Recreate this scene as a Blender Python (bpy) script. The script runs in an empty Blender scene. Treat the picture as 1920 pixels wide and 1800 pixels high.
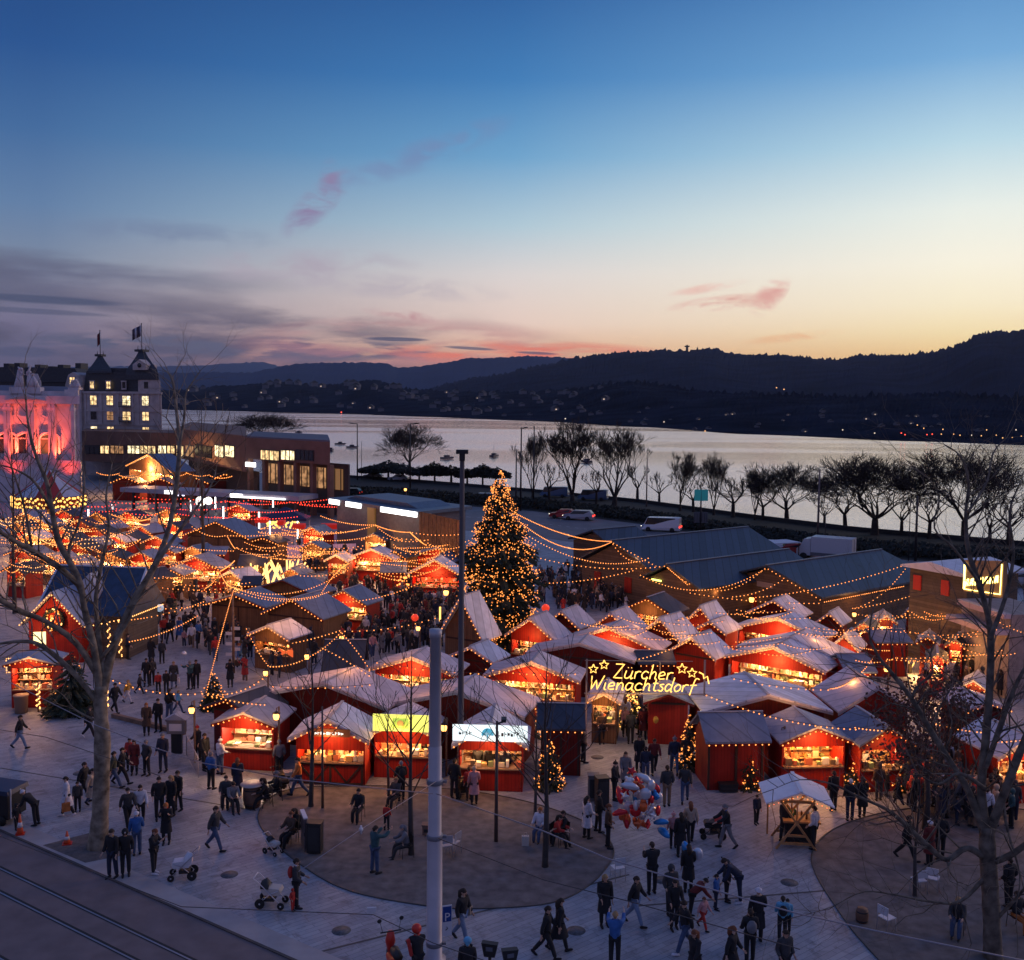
import bpy, bmesh, math, random
from mathutils import Vector, Matrix, Euler
R = math.radians
random.seed(7)
sc = bpy.context.scene
# ---------------------------------------------------------------- camera
CAMH = 17.0; FPX = 1950.0; PITCH = R(-4.25); ROLL = R(0.55)
cam_d = bpy.data.cameras.new('camera'); cam = bpy.data.objects.new('camera', cam_d)
sc.collection.objects.link(cam); sc.camera = cam
cam_d.sensor_width = 36; cam_d.lens = 36*FPX/1920; cam_d.clip_end = 40000; cam_d.clip_start = .3
CM = Matrix.Rotation(R(90)+PITCH, 4, 'X') @ Matrix.Rotation(ROLL, 4, 'Z')
CM.translation = Vector((0, 0, CAMH)); cam.matrix_world = CM
CR = CM.to_3x3()
# ---------------------------------------------------------------- world
def s2l(c): return tuple(((x/255)/12.92 if x <= 10 else (((x/255)+.055)/1.055)**2.4) for x in c)
W = bpy.data.worlds.new("World"); sc.world = W; W.use_nodes = True
wn = W.node_tree.nodes; wl = W.node_tree.links; wn.clear()
def N(t, **k):
    n = wn.new(t)
    for a, b in k.items(): setattr(n, a, b)
    return n
def wmath(op, a, b=None, c=None, clamp=False):
    n = N('ShaderNodeMath', operation=op, use_clamp=clamp)
    for i, v in enumerate((a, b, c)):
        if v is None: continue
        if isinstance(v, (int, float)): n.inputs[i].default_value = v
        else: wl.new(v, n.inputs[i])
    return n.outputs[0]
tc = N('ShaderNodeTexCoord'); sp = N('ShaderNodeSeparateXYZ'); wl.new(tc.outputs['Generated'], sp.inputs[0])
X, Y, Z = sp.outputs
az = wmath('ARCTAN2', X, Y)             # 0 = straight ahead, + to the right
elz = Z
def wmix(f, a, b, typ='MIX'):
    n = N('ShaderNodeMix', data_type='RGBA', blend_type=typ, clamp_factor=True)
    if isinstance(f, (int, float)): n.inputs[0].default_value = f
    else: wl.new(f, n.inputs[0])
    for i, v in ((6, a), (7, b)):
        if isinstance(v, tuple): n.inputs[i].default_value = (*v, 1)
        else: wl.new(v, n.inputs[i])
    return n.outputs[2]
def ramp(stops):
    n = N('ShaderNodeValToRGB'); n.color_ramp.interpolation = 'EASE' if False else 'LINEAR'
    e = n.color_ramp.elements
    while len(e) < len(stops): e.new(.5)
    for i, (p, c) in enumerate(stops): e[i].position = p; e[i].color = (*s2l(c), 1)
    wl.new(wmath('MULTIPLY', elz, 2.0, clamp=True), n.inputs[0]); return n.outputs[0]
S = lambda *a: [(2*z, c) for z, c in a]
rl = ramp(S((0, (92,84,112)), (.035, (95,92,122)), (.065, (112,108,138)), (.095, (122,124,150)), (.12, (118,134,160)), (.165, (92,124,164)), (.225, (58,102,154)), (.29, (26,78,140)), (.37, (12,60,120)), (.5, (8,46,100))))
rm = ramp(S((0, (234,150,114)), (.035, (240,164,126)), (.05, (240,188,156)), (.075, (240,212,198)), (.12, (222,214,212)), (.165, (174,200,214)), (.225, (104,160,202)), (.29, (54,120,180)), (.37, (28,86,150)), (.5, (20,64,122))))
rr = ramp(S((0, (250,196,110)), (.045, (253,212,140)), (.065, (255,232,178)), (.09, (255,242,208)), (.125, (252,246,226)), (.17, (234,240,232)), (.225, (182,214,228)), (.29, (112,166,212)), (.37, (66,124,184)), (.5, (34,84,144))))
fl = wmath('MULTIPLY_ADD', az, 1/.42, 1.0, clamp=True)      # 0 at the left edge of the view, 1 ahead
fr = wmath('MULTIPLY', az, 1/.40, clamp=True)
base = wmix(fr, wmix(fl, rl, rm), rr)
# the far side of the sky (behind) is plain dusk blue
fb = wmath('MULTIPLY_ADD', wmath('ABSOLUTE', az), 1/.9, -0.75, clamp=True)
def sm0(v, lo, hi):
    n = N('ShaderNodeMapRange', interpolation_type='SMOOTHSTEP'); wl.new(v, n.inputs[0])
    n.inputs[1].default_value = lo; n.inputs[2].default_value = hi; return n.outputs[0]
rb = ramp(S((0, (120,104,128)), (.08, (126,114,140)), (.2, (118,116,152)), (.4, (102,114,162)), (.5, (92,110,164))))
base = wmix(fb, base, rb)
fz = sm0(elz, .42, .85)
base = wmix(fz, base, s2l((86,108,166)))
# clouds in azimuth / elevation
def noise(sx, sy, ox, scale, det=4, rough=.6, dist=0.0):
    cx = N('ShaderNodeCombineXYZ'); wl.new(wmath('MULTIPLY_ADD', az, sx, ox), cx.inputs[0]); wl.new(wmath('MULTIPLY', elz, sy), cx.inputs[1])
    n = N('ShaderNodeTexNoise'); n.inputs['Scale'].default_value = scale; n.inputs['Detail'].default_value = det
    n.inputs['Roughness'].default_value = rough; n.inputs['Distortion'].default_value = dist
    wl.new(cx.outputs[0], n.inputs[0]); return n.outputs[0]
def blob(a0, e0, ra, re, slope=0.0):
    da = wmath('MULTIPLY', wmath('SUBTRACT', az, a0), 1/ra)
    ee = wmath('MULTIPLY', wmath('SUBTRACT', wmath('SUBTRACT', elz, e0), wmath('MULTIPLY', wmath('SUBTRACT', az, a0), slope)), 1/re)
    r = wmath('ADD', wmath('MULTIPLY', da, da), wmath('MULTIPLY', ee, ee))
    return wmath('SUBTRACT', 1.0, r, clamp=True)
def sm(v, lo, hi):
    n = N('ShaderNodeMapRange', interpolation_type='SMOOTHSTEP'); wl.new(v, n.inputs[0])
    n.inputs[1].default_value = lo; n.inputs[2].default_value = hi; return n.outputs[0]
def AZ(px): return math.atan((px-960)/FPX)
def EL(px, py):
    d = (CR @ Vector(((px-960)/FPX, -(py-900)/FPX, -1))).normalized(); return d.z
col = base
# broad mauve-grey bank low on the left
n1 = noise(3.2, 16, 3.1, 1.6, 6, .55, .3)
bank = wmath('MULTIPLY', blob(-.50, .042, .60, .068), sm(n1, .40, .62))
col = wmix(wmath('MULTIPLY', bank, 1.3, clamp=True), col, s2l((80,80,106)))
bank2 = wmath('MULTIPLY', blob(-.55, .105, .36, .03), sm(noise(2.5, 20, 9.0, 2.0, 5, .5), .42, .62))
col = wmix(wmath('MULTIPLY', bank2, 1.0, clamp=True), col, s2l((88,92,120)))
low = wmath('MULTIPLY', blob(-.26, .048, .26, .013), sm(noise(6, 40, 5.0, 2.2, 5, .55), .44, .58))
col = wmix(wmath('MULTIPLY', low, 1.6, clamp=True), col, s2l((82,88,116)))
# pink light on the cloud base
pk = wmath('MULTIPLY', blob(-.10, .052, .17, .030, .0), sm(noise(5, 34, 2.0, 1.8, 6, .6, .4), .40, .62))
col = wmix(wmath('MULTIPLY', pk, .9, clamp=True), col, s2l((188,128,134)))
pk2 = wmath('MULTIPLY', blob(AZ(980), EL(980, 664), .15, .014), sm(noise(6, 50, 4.0, 2, 4, .5), .38, .6))
col = wmix(wmath('MULTIPLY', pk2, 1.3, clamp=True), col, s2l((238,128,104)))
# wisps
for (px, py, ra, re, sl, cc, k, sd) in ((596, 380, .036, .020, .75, (136,122,160), .8, 1.0), (620, 345, .012, .024, 0, (136,122,160), .7, 1.5),
        (790, 290, .095, .016, .36, (112,128,172), .45, 2.0), (1350, 568, .055, .008, .10, (226,172,158), .9, 3.0),
        (1435, 555, .020, .016, .6, (226,168,158), .9, 4.0), (1320, 540, .04, .005, .16, (236,190,176), .7, 5.0),
        (560, 500, .12, .018, .05, (170,156,174), .5, 6.0), (330, 440, .10, .014, .0, (96,110,148), .3, 7.0), (760, 592, .045, .006, -.12, (196,150,154), .8, 8.0),
        (1480, 632, .05, .005, .1, (244,190,140), .7, 9.0), (660, 530, .16, .014, -.06, (176,166,180), .45, 10.0)):
    m = wmath('MULTIPLY', blob(AZ(px), EL(px, py), ra, re, sl), sm(noise(14, 34, sd*3.7, 1.6, 6, .62, .6), .36, .62))
    col = wmix(wmath('MULTIPLY', m, k*1.3, clamp=True), col, s2l(cc))
# thin dark slivers
for (px, py, ra, re, sl, k) in ((90, 562, .075, .0042, -.02, .9), (60, 583, .075, .003, -.02, .6), (742, 636, .036, .0024, -.01, .9),
        (880, 653, .030, .0018, -.05, .8), (1003, 662, .024, .0016, -.04, .8), (45, 660, .035, .006, 0, .7), (170, 655, .03, .004, 0, .4)):
    col = wmix(wmath('MULTIPLY', sm(blob(AZ(px), EL(px, py), ra, re, sl), 0.0, .75), k), col, s2l((62,74,106)))
sky = N('ShaderNodeTexSky', sky_type='NISHITA', sun_disc=False); sky.sun_elevation = R(-1.5); sky.sun_rotation = R(32)
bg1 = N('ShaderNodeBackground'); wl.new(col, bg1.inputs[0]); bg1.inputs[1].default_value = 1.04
bg2 = N('ShaderNodeBackground'); wl.new(sky.outputs[0], bg2.inputs[0]); bg2.inputs[1].default_value = 0.05
ad = N('ShaderNodeAddShader'); wl.new(bg1.outputs[0], ad.inputs[0]); wl.new(bg2.outputs[0], ad.inputs[1])
wo = N('ShaderNodeOutputWorld'); wl.new(ad.outputs[0], wo.inputs[0])
W.cycles.sampling_method = 'AUTOMATIC'
# ---------------------------------------------------------------- afterglow of the sun, just set on the right
sl_ = bpy.data.lights.new('sun', 'SUN'); sl_.energy = 0.62; sl_.angle = R(24); sl_.color = (1, .70, .58)
sun = bpy.data.objects.new('sun', sl_); sc.collection.objects.link(sun)
sun.rotation_euler = Vector((-math.sin(R(66))*math.cos(R(20)), -math.cos(R(66))*math.cos(R(20)), -math.sin(R(20)))).to_track_quat('-Z', 'Y').to_euler()
# ---------------------------------------------------------------- exposure
sc.view_settings.view_transform = 'Standard'; sc.view_settings.look = 'None'; sc.view_settings.exposure = 0.0; sc.view_settings.gamma = 1.0
sc.cycles.use_denoising = True
sc.cycles.max_bounces = 5; sc.cycles.diffuse_bounces = 2; sc.cycles.glossy_bounces = 2; sc.cycles.transmission_bounces = 2; sc.cycles.transparent_max_bounces = 6
sc.cycles.sample_clamp_indirect = 3.0; sc.cycles.caustics_reflective = False; sc.cycles.caustics_refractive = False
# ---------------------------------------------------------------- geometry of the view: a photo pixel -> a point of the place
def ray(px, py): return (CR @ Vector(((px-960)/FPX, -(py-900)/FPX, -1))).normalized()
def G(px, py, z=0.0):
    d = ray(px, py); t = (z-CAMH)/d.z
    return Vector((d.x*t, d.y*t, z))
def D(px, py, dist):                    # the point on that pixel's ray at distance `dist` along +Y
    d = ray(px, py); t = dist/d.y
    return Vector((0, 0, CAMH)) + d*t
def proj(v):
    q = CR.transposed() @ (Vector(v)-Vector((0, 0, CAMH)))
    return 960+FPX*q.x/-q.z, 900-FPX*q.y/-q.z
def ppm(v):                             # photo pixels per metre there
    q = CR.transposed() @ (Vector(v)-Vector((0, 0, CAMH))); return FPX/-q.z
def topz(b, py):                        # height at which a vertical at b reaches pixel row py
    lo, hi = -2.0, 80.0
    for _ in range(40):
        m = (lo+hi)/2
        if proj((b[0], b[1], m))[1] > py: lo = m
        else: hi = m
    return lo
# ---------------------------------------------------------------- materials
MATS = {}
def mat(name, col, rough=.8, met=0.0, var=0.0, scale=3.0, bump=0.0, bscale=20.0, emit=None, es=0.0, stretch=None, spec=None, coord='Object', col2=None):
    if name in MATS: return MATS[name]
    m = bpy.data.materials.new(name); m.use_nodes = True; MATS[name] = m
    nt = m.node_tree; b = nt.nodes['Principled BSDF']
    b.inputs['Base Color'].default_value = (*col, 1); b.inputs['Roughness'].default_value = rough; b.inputs['Metallic'].default_value = met
    if spec is not None: b.inputs['Specular IOR Level'].default_value = spec
    if var or bump or col2:
        t = nt.nodes.new('ShaderNodeTexCoord'); mp = nt.nodes.new('ShaderNodeMapping'); nt.links.new(t.outputs[coord], mp.inputs[0])
        if stretch: mp.inputs['Scale'].default_value = stretch
        if var or col2:
            n = nt.nodes.new('ShaderNodeTexNoise'); n.inputs['Scale'].default_value = scale; n.inputs['Detail'].default_value = 6
            nt.links.new(mp.outputs[0], n.inputs[0])
            r = nt.nodes.new('ShaderNodeValToRGB'); r.color_ramp.elements[0].position = .3; r.color_ramp.elements[1].position = .7
            c2 = col2 or tuple(min(1, x*(1+var)) for x in col)
            r.color_ramp.elements[0].color = (*[x*(1-var) for x in col], 1); r.color_ramp.elements[1].color = (*c2, 1)
            nt.links.new(n.outputs[0], r.inputs[0]); nt.links.new(r.outputs[0], b.inputs['Base Color'])
        if bump:
            n2 = nt.nodes.new('ShaderNodeTexNoise'); n2.inputs['Scale'].default_value = bscale; n2.inputs['Detail'].default_value = 4
            nt.links.new(mp.outputs[0], n2.inputs[0]); bm_ = nt.nodes.new('ShaderNodeBump'); bm_.inputs['Strength'].default_value = bump
            nt.links.new(n2.outputs[0], bm_.inputs['Height']); nt.links.new(bm_.outputs[0], b.inputs['Normal'])
    if emit:
        b.inputs['Emission Color'].default_value = (*emit, 1); b.inputs['Emission Strength'].default_value = es
        m.cycles.emission_sampling = 'NONE'
    return m
def planks(name, col, rough=.7, w=.14, axis=0, dark=.45, var=.25, spec=.3):
    """painted or raw boards: stripes of slightly different tone with dark joints, along local x (0) or z (2)"""
    if name in MATS: return MATS[name]
    m = bpy.data.materials.new(name); m.use_nodes = True; MATS[name] = m
    nt = m.node_tree; b = nt.nodes['Principled BSDF']; L = nt.links
    b.inputs['Roughness'].default_value = rough; b.inputs['Specular IOR Level'].default_value = spec
    t = nt.nodes.new('ShaderNodeTexCoord'); s = nt.nodes.new('ShaderNodeSeparateXYZ'); L.new(t.outputs['Object'], s.inputs[0])
    def M(op, a, c=None):
        n = nt.nodes.new('ShaderNodeMath'); n.operation = op
        for i, v in enumerate((a, c)):
            if v is None: continue
            if isinstance(v, (int, float)): n.inputs[i].default_value = v
            else: L.new(v, n.inputs[i])
        return n.outputs[0]
    src = s.outputs[2] if axis == 2 else M('ADD', s.outputs[0], s.outputs[1])
    q = M('DIVIDE', src, w); fl_ = M('FLOOR', q); fr_ = M('FRACT', q)
    wn_ = nt.nodes.new('ShaderNodeTexWhiteNoise'); wn_.noise_dimensions = '1D'; L.new(fl_, wn_.inputs['W'])
    ns = nt.nodes.new('ShaderNodeTexNoise'); ns.inputs['Scale'].default_value = 2.5; ns.inputs['Detail'].default_value = 5; L.new(t.outputs['Object'], ns.inputs[0])
    v = M('MULTIPLY_ADD', wn_.outputs['Value'], var); v.node.inputs[2].default_value = 1-var/2
    v2 = M('MULTIPLY', v, M('ADD', M('MULTIPLY', ns.outputs[0], .6), .7))
    joint = M('GREATER_THAN', fr_, .1)
    v3 = M('MULTIPLY', v2, M('ADD', M('MULTIPLY', joint, 1-dark), dark))
    mx = nt.nodes.new('ShaderNodeMix'); mx.data_type = 'RGBA'; mx.blend_type = 'MULTIPLY'; mx.inputs[0].default_value = 1
    mx.inputs[6].default_value = (*col, 1); cc = nt.nodes.new('ShaderNodeCombineColor')
    for i in range(3): L.new(v3, cc.inputs[i])
    L.new(cc.outputs[0], mx.inputs[7]); L.new(mx.outputs[2], b.inputs['Base Color'])
    return m
def glow(name, col, s): return mat(name, (0.02, .02, .02), .6, emit=col, es=s)
# ---------------------------------------------------------------- mesh builder
class MB:
    def __init__(s): s.v = []; s.f = []; s.m = []; s.sm = []
    def add(s, vs, fs, mi=0, smooth=False, M=None):
        o = len(s.v)
        s.v += [tuple(M @ Vector(p)) if M else tuple(p) for p in vs]
        for f in fs: s.f.append(tuple(i+o for i in f)); s.m.append(mi); s.sm.append(smooth)
    def box(s, x0, x1, y0, y1, z0, z1, mi=0, M=None):
        s.add([(x0,y0,z0),(x1,y0,z0),(x1,y1,z0),(x0,y1,z0),(x0,y0,z1),(x1,y0,z1),(x1,y1,z1),(x0,y1,z1)],
              [(0,3,2,1),(4,5,6,7),(0,1,5,4),(1,2,6,5),(2,3,7,6),(3,0,4,7)], mi, M=M)
    def prism(s, pts, y0, y1, mi=0, M=None):     # polygon in xz (counter-clockwise seen from -y) swept along y
        n = len(pts)
        s.add([(x,y0,z) for x, z in pts]+[(x,y1,z) for x, z in pts],
              [tuple(range(n)), tuple(range(2*n-1, n-1, -1))]+[(i, n+i, n+(i+1)%n, (i+1)%n) for i in range(n)], mi, M=M)
    def plan(s, pts, z0, z1, mi=0, M=None):      # polygon in xy (ccw) extruded up
        n = len(pts)
        s.add([(x,y,z0) for x, y in pts]+[(x,y,z1) for x, y in pts],
              [tuple(range(n-1,-1,-1)), tuple(range(n, 2*n))]+[(i,(i+1)%n,n+(i+1)%n,n+i) for i in range(n)], mi, M=M)
    def tube(s, pts, rad, n=6, mi=0, cap=True, smooth=True, M=None):
        pts = [Vector(p) for p in pts]; k = len(pts)
        if isinstance(rad, (int, float)): rad = [rad]*k
        vs = []; up = None
        for i, p in enumerate(pts):
            t = (pts[min(i+1,k-1)]-pts[max(i-1,0)])
            t = t.normalized() if t.length > 1e-9 else Vector((0,0,1))
            if up is None: up = t.orthogonal().normalized()
            else:
                up = (up-t*up.dot(t)); up = up.normalized() if up.length > 1e-6 else t.orthogonal().normalized()
            w = t.cross(up)
            for j in range(n):
                a = 2*math.pi*j/n; vs.append(p+(up*math.cos(a)+w*math.sin(a))*rad[i])
        fs = [(i*n+j, i*n+(j+1)%n, (i+1)*n+(j+1)%n, (i+1)*n+j) for i in range(k-1) for j in range(n)]
        if cap: fs += [tuple(range(n-1,-1,-1)), tuple(range((k-1)*n, k*n))]
        s.add(vs, fs, mi, smooth, M)
    def lathe(s, prof, n=16, mi=0, cx=0, cy=0, smooth=True, M=None, sx=1, sy=1):
        vs = [(cx+r*math.cos(2*math.pi*j/n)*sx, cy+r*math.sin(2*math.pi*j/n)*sy, z) for r, z in prof for j in range(n)]
        k = len(prof)
        fs = [(i*n+j, i*n+(j+1)%n, (i+1)*n+(j+1)%n, (i+1)*n+j) for i in range(k-1) for j in range(n)]
        fs += [tuple(range(n-1,-1,-1)), tuple(range((k-1)*n, k*n))]
        s.add(vs, fs, mi, smooth, M)
    def oct(s, p, r, mi=0):
        x, y, z = p
        s.add([(x+r,y,z),(x-r,y,z),(x,y+r,z),(x,y-r,z),(x,y,z+r),(x,y,z-r)],
              [(0,2,4),(2,1,4),(1,3,4),(3,0,4),(2,0,5),(1,2,5),(3,1,5),(0,3,5)], mi)
    def ball(s, c, r, mi=0, n=10, sx=1, sy=1, sz=1, M=None):
        prof = [(r*math.sin(math.pi*i/(n//2+1)), -r*math.cos(math.pi*i/(n//2+1))) for i in range(1, n//2+1)]
        k = len(prof); vs = [(c[0]+a*math.cos(2*math.pi*j/n)*sx, c[1]+a*math.sin(2*math.pi*j/n)*sy, c[2]+z*sz) for a, z in prof for j in range(n)]
        vs += [(c[0],c[1],c[2]-r*sz), (c[0],c[1],c[2]+r*sz)]
        fs = [(i*n+j, i*n+(j+1)%n, (i+1)*n+(j+1)%n, (i+1)*n+j) for i in range(k-1) for j in range(n)]
        fs += [(k*n,(j+1)%n,j) for j in range(n)]+[(k*n+1,(k-1)*n+j,(k-1)*n+(j+1)%n) for j in range(n)]
        s.add(vs, fs, mi, True, M)
    def shear(s, k): s.v = [(x-k*max(y, 0), y, z) for x, y, z in s.v]; return s
    def mesh(s, name, mats):
        me = bpy.data.meshes.new(name); me.from_pydata(s.v, [], s.f)
        for m in (mats if isinstance(mats, (list, tuple)) else [mats]): me.materials.append(m)
        me.polygons.foreach_set('material_index', s.m); me.polygons.foreach_set('use_smooth', s.sm); me.update(); return me
    def build(s, name, mats, parent=None, loc=None, rz=0.0):
        o = bpy.data.objects.new(name, s.mesh(name, mats)); sc.collection.objects.link(o)
        if parent: o.parent = parent
        if loc is not None: o.location = loc
        if rz: o.rotation_euler = (0, 0, rz)
        return o
def tag(o, label, cat, group=None):
    o['label'] = label; o['category'] = cat
    if group: o['group'] = group
    return o
def empty(name, loc, rz=0.0, label=None, cat=None, group=None):
    o = bpy.data.objects.new(name, None); sc.collection.objects.link(o); o.location = loc; o.rotation_euler = (0, 0, rz); o.empty_display_size = .2
    if label: tag(o, label, cat, group)
    return o
def kind(o, k='structure'): o['kind'] = k; return o
def copy_tree(o, parent=None):
    c = o.copy(); sc.collection.objects.link(c); c.parent = parent
    for ch in list(o.children): copy_tree(ch, c)
    return c
# ================================================================ SETTING
# ---- plaza paving: long narrow stone slabs
def node_mat(name):
    m = bpy.data.materials.new(name); m.use_nodes = True; MATS[name] = m
    nt = m.node_tree; return m, nt, nt.nodes['Principled BSDF']
def paving():
    m, nt, b = node_mat('stone_paving'); L = nt.links
    t = nt.nodes.new('ShaderNodeTexCoord'); mp = nt.nodes.new('ShaderNodeMapping'); L.new(t.outputs['Object'], mp.inputs[0])
    mp.inputs['Rotation'].default_value = (0, 0, R(-38))
    br = nt.nodes.new('ShaderNodeTexBrick'); L.new(mp.outputs[0], br.inputs[0])
    br.inputs['Scale'].default_value = 1.0; br.inputs['Brick Width'].default_value = 1.3; br.inputs['Row Height'].default_value = .22
    br.inputs['Mortar Size'].default_value = .008; br.inputs['Color1'].default_value = (.365, .385, .43, 1); br.inputs['Color2'].default_value = (.285, .30, .34, 1)
    br.inputs['Mortar'].default_value = (.16, .17, .19, 1); br.offset = .37
    n = nt.nodes.new('ShaderNodeTexNoise'); L.new(t.outputs['Object'], n.inputs[0]); n.inputs['Scale'].default_value = .35; n.inputs['Detail'].default_value = 8; n.inputs['Roughness'].default_value = .65
    r = nt.nodes.new('ShaderNodeValToRGB'); L.new(n.outputs[0], r.inputs[0]); r.color_ramp.elements[0].position = .3; r.color_ramp.elements[1].position = .72
    r.color_ramp.elements[0].color = (.62, .62, .64, 1); r.color_ramp.elements[1].color = (1.12, 1.1, 1.1, 1)
    mx = nt.nodes.new('ShaderNodeMix'); mx.data_type = 'RGBA'; mx.blend_type = 'MULTIPLY'; mx.inputs[0].default_value = 1; L.new(br.outputs[0], mx.inputs[6]); L.new(r.outputs[0], mx.inputs[7])
    n3 = nt.nodes.new('ShaderNodeTexNoise'); L.new(t.outputs['Object'], n3.inputs[0]); n3.inputs['Scale'].default_value = 1.7; n3.inputs['Detail'].default_value = 10; n3.inputs['Roughness'].default_value = .75; n3.inputs['Distortion'].default_value = .6
    r3 = nt.nodes.new('ShaderNodeValToRGB'); L.new(n3.outputs[0], r3.inputs[0]); r3.color_ramp.elements[0].position = .34; r3.color_ramp.elements[1].position = .50; r3.color_ramp.elements[0].color = (.55,.54,.55,1); r3.color_ramp.elements[1].color = (1,1,1,1)
    vo = nt.nodes.new('ShaderNodeTexVoronoi'); vo.feature = 'DISTANCE_TO_EDGE'; L.new(mp.outputs[0], vo.inputs[0]); vo.inputs['Scale'].default_value = .16; vr = nt.nodes.new('ShaderNodeMapRange'); L.new(vo.outputs[0], vr.inputs[0]); vr.inputs[1].default_value = 0; vr.inputs[2].default_value = .012; vr.inputs[3].default_value = .55; vr.inputs[4].default_value = 1
    m4 = nt.nodes.new('ShaderNodeMix'); m4.data_type = 'RGBA'; m4.blend_type = 'MULTIPLY'; m4.inputs[0].default_value = 1; L.new(mx.outputs[2], m4.inputs[6]); L.new(r3.outputs[0], m4.inputs[7])
    m5 = nt.nodes.new('ShaderNodeMix'); m5.data_type = 'RGBA'; m5.blend_type = 'MULTIPLY'; m5.inputs[0].default_value = 1; L.new(m4.outputs[2], m5.inputs[6]); cc5 = nt.nodes.new('ShaderNodeCombineColor'); [L.new(vr.outputs[0], cc5.inputs[i]) for i in range(3)]; L.new(cc5.outputs[0], m5.inputs[7])
    L.new(m4.outputs[2], b.inputs['Base Color'])
    rr_ = nt.nodes.new('ShaderNodeMapRange'); L.new(n.outputs[0], rr_.inputs[0]); rr_.inputs[3].default_value = .42; rr_.inputs[4].default_value = .72; L.new(rr_.outputs[0], b.inputs['Roughness'])
    bp = nt.nodes.new('ShaderNodeBump'); bp.inputs['Strength'].default_value = .25; L.new(br.outputs[0], bp.inputs['Height']); L.new(bp.outputs[0], b.inputs['Normal'])
    return m
PAVE = paving()
def sheet(name, pts, z, m, thick=0.0):
    b = MB()
    if thick: b.plan([(p[0], p[1]) for p in pts], z-thick, z, 0)
    else: b.add([(p[0], p[1], z) for p in pts], [tuple(range(len(pts)))])
    return kind(b.build(name, m))
# the shore the plaza and lakeside road end at (water line), from left to right
SH = [G(-300, 872), G(340, 880), G(620, 893), G(860, 908), G(1100, 928), G(1300, 955), G(1500, 986), G(1700, 1004), G(1920, 1022), G(2300, 1060)]
ground_pts = [(-60, 10), (60, 10), (140, 40)]+[(p.x, p.y) for p in reversed(SH)]+[(-230, 180), (-160, 60)]
gm = mat('dark_earth', (.05, .048, .05), .95, var=.4, scale=.3)
g = MB(); g.add([(-7000, -300, -3.0), (7000, -300, -3.0), (9000, 15000, -3.0), (-9000, 15000, -3.0)], [(0,1,2,3)]); kind(g.build('ground', gm))
plaza = sheet('plaza', ground_pts, 0.0, PAVE, 1.6)
# gravel islands, traced where they lie on the plaza
def island(pts, name='gravel_island'):
    gp = [G(*p) for p in pts]
    m = mat('fine_gravel', (.135, .115, .112), .95, var=.35, scale=2.2, bump=.5, bscale=90)
    sheet(name, gp, .006, m)
    e = MB(); ring = [Vector((p.x, p.y, .012)) for p in gp]; ring.append(ring[0]); ring.append(ring[1])
    e.tube(ring, .035, 4); kind(e.build('gravel_edging', mat('steel_edge', (.06,.055,.055), .6)))
def smooth_loop(P, k=6):
    out = []; n = len(P)
    for i in range(n):
        p0, p1, p2, p3 = (Vector(P[(i+j-1) % n]) for j in range(4))
        for s in range(k):
            t = s/k; out.append(tuple(.5*((2*p1)+(-p0+p2)*t+(2*p0-5*p1+4*p2-p3)*t*t+(-p0+3*p1-3*p2+p3)*t**3)))
    return out
island(smooth_loop([(486,1523),(500,1566),(570,1626),(659,1672),(801,1699),(900,1704),(1031,1694),(1102,1662),(1142,1620),(1150,1592),(1127,1560),(1066,1528),(960,1497),(820,1478),(640,1474),(530,1484)]))
island(smooth_loop([(1522,1606),(1540,1572),(1590,1543),(1680,1520),(1800,1512),(1980,1530),(2200,1620),(2300,1760),(2200,1960),(1950,1980),(1730,1870),(1620,1770),(1560,1690),(1530,1640)]))
# tree pit of the big plane tree
sheet('tree_pit', [G(80,1585), G(175,1560), G(225,1578), G(250,1600), G(160,1618)], .006, mat('pit_soil', (.12,.10,.095), .95, var=.3, scale=4))
# pavement edge, tram street
def lineG(p, q, ext=4.0, z=0.0):
    a, b = G(*p, z), G(*q, z); d = (b-a).normalized(); return a-d*ext*4, b+d*ext, d
ka, kb, kd = lineG((0,1556),(505,1779), 12)
nrm = Vector((kd.y, -kd.x, 0));  nrm = nrm if nrm.y < 0 else -nrm
asph = mat('warm_asphalt', (.165,.125,.125), .85, var=.18, scale=1.2, bump=.25, bscale=60)
sheet('street', [ka, kb, kb+nrm*30, ka+nrm*30], .014, asph)
kr = MB(); M_ = [ka, kb]
for off, w, h in ((0, .10, .05),):
    kr.add([ka+nrm*off, kb+nrm*off, kb+nrm*(off+w), ka+nrm*(off+w), *(p+Vector((0,0,h)) for p in (ka+nrm*off, kb+nrm*off, kb+nrm*(off+w), ka+nrm*(off+w)))],
           [(4,5,6,7),(0,1,5,4),(3,7,6,2),(0,4,7,3),(1,2,6,5)])
kind(kr.build('kerb', mat('kerb_stone', (.07,.06,.06), .8, var=.2)))
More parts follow.
